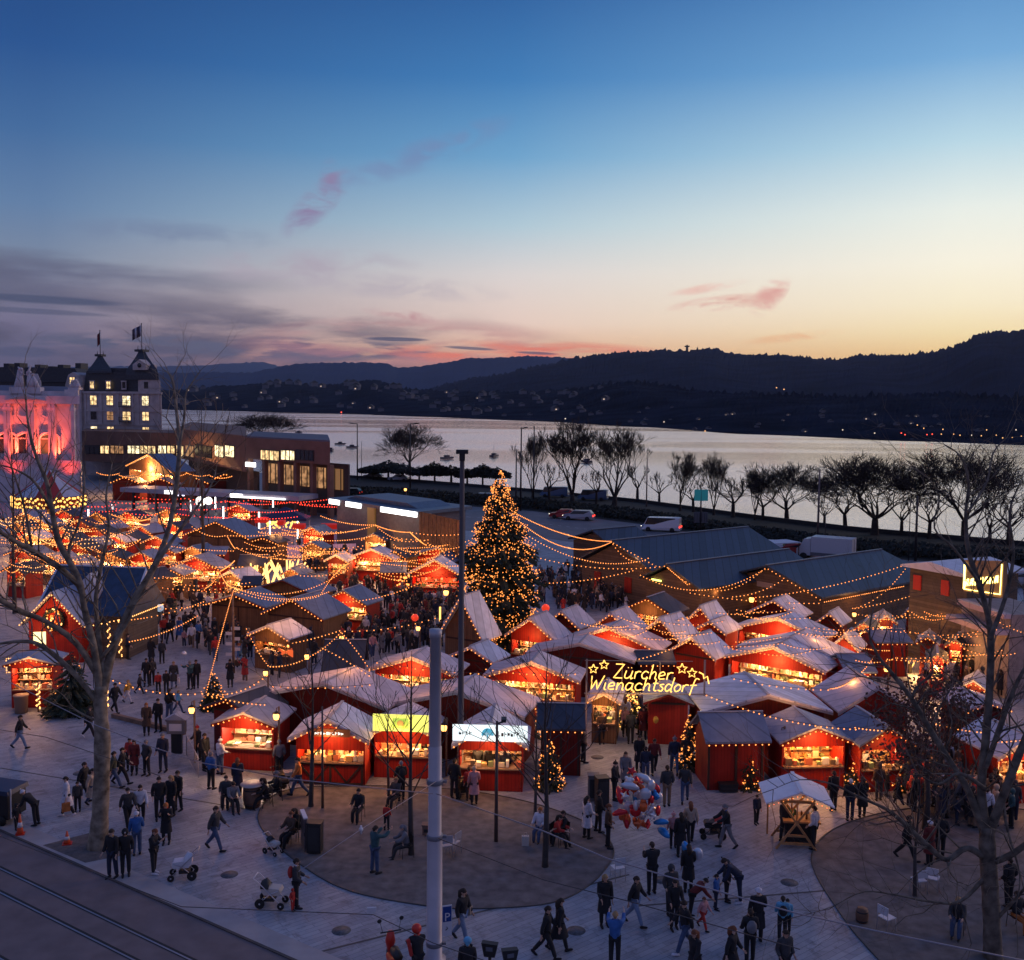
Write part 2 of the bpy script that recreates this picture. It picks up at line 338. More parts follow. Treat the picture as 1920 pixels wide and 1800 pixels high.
# a paler strip of slabs just inside the kerb
sheet('kerb_strip', [ka-nrm*.02, kb-nrm*.02, kb-nrm*.85, ka-nrm*.85], .005, mat('kerb_slabs', (.34,.31,.315), .7, var=.15, scale=1.0, bump=.1))
railm = mat('rail_steel', (.34,.36,.42), .45, met=.8)
groove = mat('rail_groove', (.02,.02,.022), .8)
for k, (p, q) in enumerate((((0,1628),(386,1800)), ((0,1669),(261,1800)))):
    pass
ra = G(0,1628); off0 = (ra-ka).dot(nrm)
for off in (off0, off0+1.0, off0+3.3, off0+4.3):
    for a0, w, mm, zz, nm in ((off-.10, .2, groove, .019, 'rail_bed'), (off, .06, railm, .024, 'tram_rail')):
        kind(sheet(nm, [ka+nrm*a0, kb+nrm*a0, kb+nrm*(a0+w), ka+nrm*(a0+w)], zz, mm))
for s in (8.0, 17.5, 29.0):
    a = ka+kd*(20+s)+nrm*(off0+.14); b_ = a+kd*2.4
    sheet('track_cover', [a, b_, b_+nrm*.74, a+nrm*.74], .020, mat('dark_patch', (.10,.085,.085), .7, var=.2))
# ---- lakeside road
road_m = mat('lakeside_asphalt', (.15,.14,.15), .7, var=.2, scale=.4)
rN = [G(560,985), G(760,985), G(1000,1006), G(1200,1035), G(1400,1056), G(1600,1080), G(2000,1110)]
rF = [G(560,930), G(760,940), G(1000,958), G(1200,982), G(1400,1016), G(1600,1042), G(2000,1070)]
sheet('lakeside_road', rN+list(reversed(rF)), .010, road_m)
mk = MB()
for i in range(60):
    t = i/60*5; j = int(t); f = t-j
    a = (rN[j].lerp(rN[j+1], f)+rF[j].lerp(rF[j+1], f))/2; f2 = f+.03
    b_ = (rN[j].lerp(rN[j+1], f2)+rF[j].lerp(rF[j+1], f2))/2; d = (b_-a).normalized(); w = Vector((d.y,-d.x,0))*.08
    mk.add([a-w, b_-w, b_+w, a+w], [(0,1,2,3)])
o = kind(mk.build('road_markings', mat('road_paint', (.5,.5,.5), .6))); o.location.z = .02
# ---- lake
def water():
    m, nt, b = node_mat('lake_water'); L = nt.links
    b.inputs['Base Color'].default_value = (1.0,.76,.725,1); b.inputs['Specular IOR Level'].default_value = .9
    b.inputs['IOR'].default_value = 1.6; b.inputs['Metallic'].default_value = .8
    t = nt.nodes.new('ShaderNodeTexCoord'); mp = nt.nodes.new('ShaderNodeMapping'); L.new(t.outputs['Object'], mp.inputs[0])
    mp.inputs['Scale'].default_value = (.25, 1.0, 1); mp.inputs['Rotation'].default_value = (0, 0, R(8))
    n = nt.nodes.new('ShaderNodeTexNoise'); n.inputs['Scale'].default_value = .9; n.inputs['Detail'].default_value = 6; n.inputs['Roughness'].default_value = .7; L.new(mp.outputs[0], n.inputs[0])
    bp = nt.nodes.new('ShaderNodeBump'); bp.inputs['Strength'].default_value = 1.0; bp.inputs['Distance'].default_value = .07; L.new(n.outputs[0], bp.inputs['Height']); L.new(bp.outputs[0], b.inputs['Normal'])
    mp2 = nt.nodes.new('ShaderNodeMapping'); L.new(t.outputs['Object'], mp2.inputs[0]); mp2.inputs['Scale'].default_value = (.0022, .013, 1); mp2.inputs['Rotation'].default_value = (0, 0, R(12))
    n2 = nt.nodes.new('ShaderNodeTexNoise'); n2.inputs['Scale'].default_value = 1.0; n2.inputs['Detail'].default_value = 5; L.new(mp2.outputs[0], n2.inputs[0])
    mr = nt.nodes.new('ShaderNodeMapRange'); L.new(n2.outputs[0], mr.inputs[0]); mr.inputs[1].default_value = .42; mr.inputs[2].default_value = .60
    mr.inputs[3].default_value = .07; mr.inputs[4].default_value = .19; L.new(mr.outputs[0], b.inputs['Roughness'])
    return m
wb = MB(); wb.add([(-2500, 100, -1.0), (2500, 100, -1.0), (2500, 4200, -1.0), (-2500, 4200, -1.0)], [(0,1,2,3)])
kind(wb.build('lake', water()))
# ---- hills: each a real slope that rises from its toe to its ridge
def interp(P, x):
    if x <= P[0][0]: return P[0][1]
    for (a, ya), (b, yb) in zip(P, P[1:]):
        if x <= b: t = (x-a)/(b-a); t = t*t*(3-2*t)*.5+t*.5; return ya+(yb-ya)*t
    return P[-1][1]
def hill(name, prof, dist, toe, x0, x1, step, m, jag=0.0, rows=14, zt=-1.2, back=.25):
    """prof: skyline in photo pixels; dist/toe: functions of px giving ridge / toe distance"""
    b = MB(); rng = random.Random(len(prof)*17+int(x0)); cols = int((x1-x0)/step)+1; n = rows+2
    j2 = 0
    for c in range(cols):
        px = x0+c*step; y = interp(prof, px); dd = dist(px); tt = toe(px)
        top = D(px, y, dd); j2 = .6*j2+rng.uniform(-1, 1)*jag
        bot = D(px, 800, tt)
        for r in range(rows+1):
            s = r/rows; p = Vector((bot.x+(top.x-bot.x)*s, bot.y+(top.y-bot.y)*s, 0))
            h = zt+(top.z-zt)*(s*s*(3-2*s)*.6+s*.4)+math.sin(px*.023+r*.35)*top.z*.04*math.sin(math.pi*s)+rng.uniform(-1,1)*jag*.3*s
            if r == rows: h = top.z+abs(j2)+rng.uniform(0, jag)
            b.v.append((p.x, p.y, h))
        p = top+(top-bot)*back; b.v.append((p.x, p.y, zt))
    for c in range(cols-1):
        for r in range(n-1):
            i = c*n+r; b.f.append((i, i+n, i+n+1, i+1)); b.m.append(0); b.sm.append(False)
    return kind(b.build(name, m))
TS = dict(spec=0.0)
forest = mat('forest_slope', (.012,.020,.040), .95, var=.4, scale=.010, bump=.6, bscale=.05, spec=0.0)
forest_far = mat('distant_hazed_slope', (.030,.052,.10), .95, var=.12, scale=.002, spec=0.0)  # bluish haze of distance is put into this slope's colour
forest_far2 = mat('farthest_hazed_slope', (.055,.09,.15), .95, var=.1, scale=.002, spec=0.0)  # paler and bluer still: more haze put into the colour
SK1 = [(-200,700),(250,690),(330,686),(370,685),(450,681),(490,682),(530,690),(560,684),(600,682),(640,680),(720,682),(745,691),(790,690),(830,682),(880,674),(960,672)]
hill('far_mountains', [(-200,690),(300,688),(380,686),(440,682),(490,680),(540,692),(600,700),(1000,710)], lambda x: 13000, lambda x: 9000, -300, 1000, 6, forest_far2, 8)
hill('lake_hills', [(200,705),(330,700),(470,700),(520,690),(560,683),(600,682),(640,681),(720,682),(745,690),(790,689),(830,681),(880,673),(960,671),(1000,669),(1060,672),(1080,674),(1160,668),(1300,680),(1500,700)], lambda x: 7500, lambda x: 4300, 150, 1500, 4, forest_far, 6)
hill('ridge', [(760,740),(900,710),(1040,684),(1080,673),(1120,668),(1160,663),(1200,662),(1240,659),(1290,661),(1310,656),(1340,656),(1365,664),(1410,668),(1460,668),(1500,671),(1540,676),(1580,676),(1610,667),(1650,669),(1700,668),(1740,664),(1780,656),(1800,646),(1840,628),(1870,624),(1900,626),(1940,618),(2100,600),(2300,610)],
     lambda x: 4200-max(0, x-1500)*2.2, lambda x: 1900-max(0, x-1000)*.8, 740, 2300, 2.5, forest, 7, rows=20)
FS = [(200,760),(340,769),(640,776),(800,782),(1000,790),(1200,801),(1400,815),(1700,828),(1920,836),(2300,850)]
def shore_d(px): return G(px, interp(FS, px), -1.0).y
FH = [(200,735),(330,733),(400,727),(470,722),(530,719),(600,724),(650,720),(690,715),(715,718),(760,730),(830,736),(900,738),(1000,737),(1080,733),(1140,722),(1190,719),(1240,724),(1300,735),(1400,742),(1500,745),(1600,748),(1760,744),(1920,750),(2300,760)]
foot_m = mat('foothill_slope', (.012,.018,.032), .95, var=.5, scale=.02, bump=.8, bscale=.06, spec=0.0)
fh_d = lambda px: shore_d(px)*1.9
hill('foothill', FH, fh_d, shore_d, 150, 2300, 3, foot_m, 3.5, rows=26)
def foot_pt(px, s):
    y = interp(FH, px); top = D(px, y, fh_d(px)); bot = D(px, 800, shore_d(px)); p = bot+(top-bot)*s
    return Vector((p.x, p.y, -1.2+(top.z+1.2)*(s*s*(3-2*s)*.6+s*.4)+math.sin(px*.023+s*26*.35)*top.z*.04*math.sin(math.pi*s)))

rc_ = random.Random(61)
for (px, py) in ((430,1640),(640,1745),(1080,1745),(1240,1650),(1480,1655),(150,1450),(330,1490),(700,1440),(1330,1560),(1120,1420)):
    c_ = G(px, py); b = MB(); b.lathe([(.27,0),(.27,.008)], 20); b.lathe([(.31,-.002),(.31,.005)], 20); kind(b.build('manhole_cover', mat('cast_iron', (.10,.10,.11), .75, var=.4, scale=8), loc=(c_.x, c_.y, .004)))
dA, dB = G(470,1790), G(1560,1500)
for (p_, q_) in (((560,1795),(1180,1640)),((1180,1700),(1920,1640)),((0,1440),(480,1520))):
    a_, b_ = G(*p_), G(*q_); d_ = (b_-a_).normalized(); w_ = Vector((d_.y,-d_.x,0))*.05
    sheet('drain_channel', [a_-w_, a_+w_, b_+w_, b_-w_], .004, mat('drain_dark', (.05,.05,.055), .6))
# ================================================================ BUILDINGS
def litwin(name, col, s, k=1.3):
    m = glow(name, col, s); nt = m.node_tree; t = nt.nodes.new('ShaderNodeTexCoord'); n = nt.nodes.new('ShaderNodeTexNoise'); n.inputs['Scale'].default_value = k; n.inputs['Detail'].default_value = 3; nt.links.new(t.outputs['Object'], n.inputs[0])
    r = nt.nodes.new('ShaderNodeMapRange'); nt.links.new(n.outputs[0], r.inputs[0]); r.inputs[1].default_value = .38; r.inputs[2].default_value = .62; r.inputs[3].default_value = s*.30; r.inputs[4].default_value = s*1.25; nt.links.new(r.outputs[0], nt.nodes['Principled BSDF'].inputs['Emission Strength']); return m
GW = litwin('lit_window_warm', (1.0, .66, .30), 1.5)
GW2 = litwin('lit_window_yellow', (1.0, .80, .45), 1.9)
GW3 = litwin('lit_window_dim', (1.0, .50, .22), .45)
DW = mat('dark_glass', (.015,.018,.025), .15)
white_sign = glow('white_light_sign', (1, .97, .95), 4.0)
slate = mat('slate_roof', (.028,.032,.042), .6, var=.4, scale=3, bump=.3)
stone = mat('sandstone', (.46,.40,.39), .85, var=.2, scale=.8, bump=.2)
opera_stone = mat('opera_stone', (.52,.49,.53), .8, var=.18, scale=.6, bump=.25, bscale=6)
brownclad = mat('brown_cladding', (.165,.088,.066), .75, var=.22, scale=.5)
dark_m = mat('dark_metal', (.035,.033,.038), .5, met=.5)
def frame_of(pl, pr, z=0):
    """a vertical facade from point pl to point pr: matrix with x along it, y going back, z up"""
    u = Vector((pr.x-pl.x, pr.y-pl.y, 0)); w = u.length; u.normalize(); v = Vector((-u.y, u.x, 0))
    M = Matrix(((u.x, v.x, 0, pl.x), (u.y, v.y, 0, pl.y), (0, 0, 1, z), (0, 0, 0, 1))); return M, w
def root_at(M, name, label, cat, group=None):
    o = bpy.data.objects.new(name, None); sc.collection.objects.link(o); o.matrix_world = M; tag(o, label, cat, group); return o
def window(root, x, z, w, h, lit, nm='window', y=0.0, arch=False, fm=None, bars=(1, 1)):
    b = MB(); fm = fm or stone; t = .16
    b.box(x-w/2-t, x-w/2, y-.10, y-.003, z-h/2-t, z+h/2+t, 0); b.box(x+w/2, x+w/2+t, y-.10, y-.003, z-h/2-t, z+h/2+t, 0)
    b.box(x-w/2-t, x+w/2+t, y-.14, y-.003, z-h/2-t*1.8, z-h/2-.001, 0); b.box(x-w/2-t*1.4, x+w/2+t*1.4, y-.16, y-.003, z+h/2+.001, z+h/2+t*1.6, 0)
    o = b.build(nm, fm, root)
    p = MB(); p.box(x-w/2, x+w/2, y-.03, y-.004, z-h/2, z+h/2, 0)
    for i in range(bars[0]): xx = x-w/2+w*(i+1)/(bars[0]+1); p.box(xx-.05, xx+.05, y-.07, y-.031, z-h/2, z+h/2, 1)
    for i in range(bars[1]): zz = z-h/2+h*(i+1)/(bars[1]+1); p.box(x-w/2, x+w/2, y-.065, y-.032, zz-.05, zz+.05, 1)
    p.build('pane', [lit, dark_m], o); return o
# ---- opera house, lit red from below
oM, oW = frame_of(D(-260, 940, 172), D(152, 940, 170)); oM.translation.z = 0
op = root_at(oM, 'opera_house', 'white neo-baroque opera house facade lit red from below at the left', 'opera house')
px2m = lambda px: (px+260)/412*oW
zt = lambda py: topz((D(80, 940, 171)), py)
b = MB(); Zc = zt(757); b.box(0, oW, 0, 22, 0, Zc, 0); b.box(-.4, oW+.5, -.8, 22.4, Zc, zt(742), 0); b.box(0, oW, .4, 22, zt(742), zt(733), 0)
b.box(px2m(128), px2m(153), -.45, 1.2, zt(742)+.001, zt(730), 0)
# plinth storey and ashlar joints
b.box(-.2, oW+.25, -.35, -.001, 0, zt(868), 0); b.box(-.3, oW+.35, -.6, -.352, zt(868)+.001, zt(862), 0)
b.shear(.50); b.build('wall', opera_stone, op)
b = MB()
for pxc in (-20, 22, 66, 104, 143):
    for dx in (-3.5, 3.5) if pxc < 140 else (0,):
        b.box(px2m(pxc+dx-3), px2m(pxc+dx+3), -.7, -.003, zt(862)+.002, Zc-.001, 0)
        b.box(px2m(pxc+dx-4.2), px2m(pxc+dx+4.2), -.8, -.003, Zc-1.2, Zc-.6, 0)
b.build('pilasters', opera_stone, op)
pd = MB(); pd.prism([(px2m(20), zt(757)+.5), (px2m(96), zt(757)+.5), (px2m(58), zt(741)+.3)], -1.1, -.801, 0); pd.prism([(px2m(30), zt(757)+.7), (px2m(86), zt(757)+.7), (px2m(58), zt(744)+.2)], -1.35, -1.101, 1)
pd.build('pediment', [opera_stone, stone], op)
for pxc in (10, 45, 85):                # big arched windows
    w = 3.0; z0 = zt(850); z1 = zt(822); zr = zt(813); x = px2m(pxc+(12 if pxc > 50 else 9))
    f = MB(); n = 10
    arc = [(x+math.cos(math.pi*i/n)*w/2, z1+math.sin(math.pi*i/n)*(zr-z1)) for i in range(n+1)]
    out = [(x+math.cos(math.pi*i/n)*(w/2+.35), z1+math.sin(math.pi*i/n)*(zr-z1+.35)) for i in range(n+1)]
    arc = [(x+w/2, z0)]+arc+[(x-w/2, z0)]; out = [(x+w/2+.35, z0)]+out+[(x-w/2-.35, z0)]
    for i in range(len(arc)-1): f.prism([arc[i], out[i], out[i+1], arc[i+1]], -.3, -.003, 0)
    o = f.build('window', opera_stone, op)
    p = MB(); p.prism([(a, c) for a, c in arc], -.06, -.004, 0); p.box(x-.08, x+.08, -.12, -.061, z0, zr, 1); p.box(x-w/2, x+w/2, -.12, -.062, z1-.1, z1+.1, 1)
    p.build('pane', [DW if pxc != 85 else mat('dim_glass', (.05,.03,.02), .2, emit=(1,.5,.2), es=.12), stone], o)
    b2 = MB(); b2.box(x-1.2, x+1.2, -.18, -.004, zt(795), zt(778), 0); b2.box(x-.8, x+.8, -.24, -.181, zt(793), zt(780), 0); b2.build('relief_panel', opera_stone, op)
# statues on the attic
def statue(b, x, y, z, h, sp):
    b.box(x-sp*.5, x+sp*.5, y-.5, y+.9, z, z+h*.22, 0)
    rng = random.Random(int(x*10))
    for k in range(7):
        a = rng.uniform(-1, 1)*sp*.45; hh = h*rng.uniform(.35, .75)*(1-.5*abs(a)/sp)
        b.tube([(x+a, y, z+h*.2), (x+a*.8, y+.1, z+h*.2+hh*.5), (x+a*.6+rng.uniform(-.3,.3), y, z+h*.2+hh)], [.42, .36, .16], 7)
        b.ball((x+a*.6, y, z+h*.2+hh+.15), .26, 0, 8)
b = MB(); statue(b, px2m(52), .5, zt(738), zt(684)-zt(738), 5.2)
b.tube([(px2m(47), .5, zt(704)), (px2m(38), .5, zt(688))], [.3, .08], 6); b.tube([(px2m(55), .5, zt(704)), (px2m(62), .5, zt(684))], [.3, .08], 6)
b.build('statue_group', opera_stone, op)
b = MB(); statue(b, px2m(142), .5, zt(730), zt(712)-zt(730), 1.8); b.build('statue', opera_stone, op)
b = MB(); b.prism([(px2m(66), zt(738)), (px2m(82), zt(738)), (px2m(82), zt(715)), (px2m(76), zt(700)), (px2m(68), zt(700))], 3, 6, 0); b.prism([(px2m(-200), zt(735)), (px2m(150), zt(735)), (px2m(130), zt(724)), (px2m(-180), zt(720))], 4, 20, 1)
b.shear(.50); b.build('roof', [opera_stone, mat('zinc_roof', (.20,.24,.32), .5)], op)
for pxc in (5, 33, 45, 77, 92, 115):
    l = bpy.data.lights.new('uplight', 'AREA'); l.shape = 'RECTANGLE'; l.size = .5; l.size_y = .3; l.energy = 300; l.color = (1, .10, .035); l.spread = R(55)
    o = bpy.data.objects.new('uplight', l); sc.collection.objects.link(o); o.parent = op; o.location = (px2m(pxc), -1.0, zt(864)); o.rotation_euler = (R(174), 0, 0)
for pxc in (30, 134):
    l = bpy.data.lights.new('low_uplight', 'AREA'); l.size = 1.0; l.energy = 130; l.color = (1, .06, .02); l.spread = R(110)
    o = bpy.data.objects.new('low_uplight', l); sc.collection.objects.link(o); o.parent = op; o.location = (px2m(pxc), -1.8, 4); o.rotation_euler = (R(168), 0, 0)
l = bpy.data.lights.new('cornice_light', 'AREA'); l.shape = 'RECTANGLE'; l.size = oW*.8; l.size_y = .3; l.energy = 230; l.color = (1, .07, .02)
o = bpy.data.objects.new('cornice_light', l); sc.collection.objects.link(o); o.parent = op; o.location = (oW*.5, -1.5, Zc-1.0); o.rotation_euler = (R(165), 0, 0)
# ---- hotel with two pointed towers and flags
hM, hW = frame_of(D(152, 850, 232), D(304, 850, 226)); h0 = D(228, 850, 229); hM.translation.z = 0
ho = root_at(hM, 'hotel', 'pale stone hotel with a dark mansard roof and two pointed towers flying flags', 'hotel')
hx = lambda px: (px-152)/152*hW
hz = lambda py: topz(h0, py)
b = MB(); b.box(0, hW, 0, 14, 0, hz(738), 0); b.box(-.3, hW+.3, -.35, 14.3, hz(738), hz(734), 0); b.box(-.15, hW+.15, -.2, -.001, hz(772), hz(769), 0); b.box(-.15, hW+.15, -.2, -.001, hz(797), hz(795), 0)
for p in (163, 193, 225, 252, 262, 300): b.box(hx(p-1.6), hx(p+1.6), -.22, -.002, hz(795)+.001, hz(738)-.001, 0)
b.box(hx(262), hx(302), .2, 10, hz(734)+.001, hz(712), 0)
b.shear(.70); b.build('wall', stone, ho)
b = MB(); b.prism([(hx(160), hz(734)+.002), (hx(263), hz(734)+.002), (hx(260), hz(698)), (hx(165), hz(696))], .3, 13, 0)
b.prism([(hx(165), hz(697)), (hx(260), hz(697)), (hx(256), hz(690)), (hx(170), hz(690))], .8, 12.5, 0); b.shear(.70); b.build('roof', slate, ho)
def tower(x0, x1, zb, zm, ztop, nm):
    t = MB(); w = x1-x0; c = (x0+x1)/2; d = w
    prof = [(1.0, zb), (.98, zb+(zm-zb)*.5), (.9, zm), (.62, zm+(ztop-zm)*.35), (.36, zm+(ztop-zm)*.72), (.20, ztop)]
    vs = []; 
    for k, z in prof:
        vs += [(c-w/2*k, d/2-d/2*k, z), (c+w/2*k, d/2-d/2*k, z), (c+w/2*k, d/2+d/2*k, z), (c-w/2*k, d/2+d/2*k, z)]
    vs = [(x_-.70*max(y_, 0), y_, z_) for x_, y_, z_ in vs]
    fs = [(i*4+j, i*4+(j+1)%4, i*4+4+(j+1)%4, i*4+4+j) for i in range(len(prof)-1) for j in range(4)]+[(20,21,22,23)]
    t.add(vs, fs, 0); c -= .70*d/2; t.box(c-w*.13, c+w*.13, d/2-w*.13, d/2+w*.13, ztop, ztop+.5, 0)
    for sx in (-1, 1): t.tube([(c+sx*w*.12, d/2, ztop+.4), (c+sx*w*.12, d/2, ztop+1.3)], [.12, .03], 5)
    if nm: c += .70*d/2-.3; t.prism([(c-w*.2, zm-.2), (c+w*.2, zm-.2), (c+w*.2, zm+1.0), (c, zm+2.1), (c-w*.2, zm+1.0)], -.35, d*.4, 1)
    o = t.build('tower_roof', [slate, stone], ho)
    if nm: v = MB(); v.lathe([(.5, 0), (.5, .1)], 12, M=Matrix.Translation((c, -.36, zm+.8)) @ Matrix.Rotation(R(90), 4, 'X')); v.build('round_window', DW, o)
    if nm: c -= .70*d/2-.3
    return c, d/2, ztop+.5
T1 = tower(hx(167), hx(214), hz(700), hz(692), hz(667), False)
T2 = tower(hx(238), hx(300), hz(712)+.003, hz(692), hz(658), True)
for x in (160, 296): pass
for row, (py, xs) in enumerate(((751, (178,209,240,275)), (779, (178,209,240,275)), (806, (178,209,240,275)))):
    for k, p in enumerate(xs):
        lit = [GW, GW, GW2, GW2][k] if row == 0 else ([DW, GW3, GW, GW][k] if row == 1 else [GW2, GW, None, GW][k])
        if lit is None: continue
        wv = 2.0 if k == 2 else 1.65
        window(ho, hx(p), hz(py), wv, 2.0 if row < 2 else 1.3, lit)
for p in (177, 208): window(ho, hx(p), hz(722), 1.0, 1.5, GW, y=-.2)
for p in (237,): window(ho, hx(p), hz(722), .9, 1.4, DW, y=-.2)
window(ho, hx(276), hz(722), 1.1, 1.5, DW, y=.19)
for py in (762, 790):                     # balconies
    b = MB(); b.box(hx(231), hx(249), -1.2, -.2, hz(py)-.15, hz(py), 0)
    for i in range(9): x = hx(231)+(hx(249)-hx(231))*i/8; b.box(x-.04, x+.04, -1.18, -1.12, hz(py), hz(py)+.9, 0)
    b.box(hx(231), hx(249), -1.2, -1.1, hz(py)+.9, hz(py)+1.0, 0); b.build('balcony', dark_m, ho)
b = MB(); xg = hx(142)     # gabled bay at the left of the hotel
b.prism([(hx(128), 0), (hx(158), 0), (hx(158), hz(722)), (hx(152), hz(703)), (hx(143), hz(698)), (hx(134), hz(703)), (hx(128), hz(722))], -.6, 6, 0); b.build('gable_bay', stone, ho)
window(ho, hx(142), hz(717), 1.3, 2.1, GW, y=-.62)
for (c, d, z), ph, nm in ((T1, 620, 'narrow red flag on the left tower of the hotel'), (T2, 607, 'white and dark flag on the right tower of the hotel')):
    wp = hM @ Vector((c, d, z)); f = empty('flag', wp, 0, nm, 'flag', 'flags on the hotel towers'); H = topz(wp, ph)-wp.z
    b = MB(); b.tube([(0,0,-.3), (0,0,H)], .09, 6); b.ball((0,0,H), .16, 0, 6); b.build('pole', mat('pole_grey', (.12,.12,.13), .5), f)
    b = MB(); n = 7; big = ph == 607; Wf = 2.0 if big else .55; hf = 2.4 if big else 2.6
    vs = []
    for i in range(n):
        for k in range(2):
            for t in (0, .03): vs.append((-.1-Wf*i/(n-1), .18*math.sin(i*1.1)+t, H-.25-k*hf-(i/(n-1))*(1.1 if big else .9)))
    fs = []
    for i in range(n-1): a = i*4; fs += [(a,a+4,a+6,a+2), (a+1,a+3,a+7,a+5), (a,a+1,a+5,a+4), (a+2,a+6,a+7,a+3)]
    b.add(vs, fs, 0, True); b.m = [0 if (i//4) % 3 else 1 for i in range(len(b.f))] if big else [0]*len(b.f)
    b.build('cloth', [mat('flag_dark', (.05,.04,.07), .9), mat('flag_white', (.5,.5,.55), .9)] if big else mat('flag_red', (.16,.02,.02), .9), f)
# ---- dark blocks behind the opera
M_, w_ = frame_of(D(-200, 800, 260), D(158, 800, 250)); M_.translation.z = 0
o = root_at(M_, 'apartment_block', 'dark roofed apartment block behind the opera house roof', 'building')
bz = lambda py: topz(D(0, 800, 255), py)
b = MB(); b.box(0, w_, 0, 12, 0, bz(716), 0); b.build('wall', mat('dark_wall', (.05,.05,.055), .9, var=.3), o)
b = MB(); bx = lambda px: (px+200)/358*w_
b.prism([(0, bz(716)+.01), (w_, bz(716)+.01), (w_-2, bz(690)), (1, bz(686))], -.3, 12.3, 0)
for p in (8, 28, 66, 90, 108, 140): b.box(bx(p-5), bx(p+5), 2, 5, bz(692), bz(680+p % 7), 0)
b.build('roof', slate, o)
# ---- long brown building with a lit band of windows and an overhanging end
P0, P1, P2, P3 = D(155, 900, 215), D(330, 900, 205), D(460, 900, 165), D(619, 900, 150)
def zat(P, py): return topz(P, py)
br = empty('lakeside_building', (P3.x, P3.y, 0), 0, 'long brown clad building with lit window bands in front of the hotel', 'building')
loc = lambda P: Vector((P.x-P3.x, P.y-P3.y))
def wall_seg(b, A, B, z0, z1, mi=0, dep=12):
    M, w = frame_of(A, B); M.translation.x -= P3.x; M.translation.y -= P3.y; q = MB(); q.box(0, w, 0, dep, z0, z1, mi); th = math.atan2(M[1][0], M[0][0]); k = math.tan(math.atan2(-B.x, B.y)-th)+.04
    q.shear(k); b.add(q.v, q.f, mi, M=M); return M, w
zr3 = zat(P3, 829); zu = zat(P3, 872)
b = MB(); wall_seg(b, P2, P3, zu, zr3, 0, 16); wall_seg(b, P1, P2+(P3-P2)*.02, zat(P2, 878)*.9, zr3+.25, 0, 18); wall_seg(b, P0, P1, zat(P1, 872), zat(P1, 812), 0, 16)
b.build('wall', brownclad, br)
b = MB(); M_, w_ = wall_seg(b, P2, P3, zr3+.002, zr3+.25, 0, 15.5); b.build('roof_edge', mat('roof_grey', (.10,.10,.13), .7), br)
def seg_windows(A, B, pxs, y0, y1, lit):
    M, w = frame_of(A, B); M.translation.x -= P3.x; M.translation.y -= P3.y
    xa, xb = proj((A.x, A.y, 5))[0], proj((B.x, B.y, 5))[0]
    for (pa, pb), li in zip(pxs, lit):
        ta, tb = (pa-xa)/(xb-xa), (pb-xa)/(xb-xa); da = A.y; db = B.y     # perspective-correct along the wall
        f_ = lambda t: t*da/(t*da+(1-t)*db) if True else t
        ua, ub = f_(ta), f_(tb); c = A.lerp(B, (ua+ub)/2); z0, z1 = topz(c, y1), topz(c, y0)
        bb = MB(); bb.box(ua*w-.15, ub*w+.15, -.12, -.003, z0-.15, z1+.15, 1, M=M); n = max(1, int((pb-pa)/9))
        o = bb.build('window', [li, dark_m], br); p = MB(); p.box(ua*w, ub*w, -.16, -.121, z0, z1, 0, M=M)
        for i in range(1, n+1): xx = ua*w+(ub-ua)*w*i/(n+1); p.box(xx-.09, xx+.09, -.22, -.161, z0, z1, 1, M=M)
        p.build('pane', [li, dark_m], o)
seg_windows(P2, P3, ((491,524),(529,553),(557,588)), 845, 862, (GW, GW2, DW))
seg_windows(P1, P2+(P3-P2)*.02, ((333,345),(350,364),(367,398),(405,420),(424,440)), 836, 856, (GW, GW3, DW, GW2, GW2))
seg_windows(P0, P1, ((160,186),(190,205),(209,232),(241,262),(264,292),(298,312),(315,328)), 836, 850, (DW, GW, GW3, GW2, GW, GW2, GW))
b = MB(); M_, w_ = frame_of(P2, P3); M_.translation.x -= P3.x; M_.translation.y -= P3.y
for i in range(6): x = .6+(w_-1.2)*i/5; b.box(x-.35, x+.35, .2, .9, 0, zu-.002, 0, M=M_)
b.build('columns', brownclad, br)
for i in range(5):
    x0 = .6+(w_-1.2)*i/5+.5; x1 = .6+(w_-1.2)*(i+1)/5-.5
    b = MB(); b.box(x0, x1, 3.0, 3.2, zu*.5, zu-.8, 0, M=M_)
    for k in range(3): xx = x0+(x1-x0)*k/2.2; b.box(xx, xx+.12, 2.9, 2.999, zu*.5, zu-.8, 1, M=M_)
    b.build('shop_window', [[GW3, GW3, GW3, GW3, mat('dimmer_shop', (.1,.05,.03), .4, emit=(1,.5,.2), es=.2)][i], dark_m], br)
b = MB(); b.box(0, w_, 3.3, 3.6, 0, zu-.02, 0, M=M_); b.build('rear_wall', mat('dark_wall2', (.06,.05,.05), .9), br)
b = MB(); M2, w2 = frame_of(P1, P2); M2.translation.x -= P3.x; M2.translation.y -= P3.y; b.box(2, w2, 2.0, 2.3, 0, zat(P2, 878)*.9, 0, M=M2); b.build('ground_floor', mat('dark_wall2', (.06,.05,.05), .9), br)
b = MB(); b.box(.5, 3.0, -.3, -.001, zat(P2, 874), zat(P2, 866), 0, M=M_); b.build('lit_sign', white_sign, br)
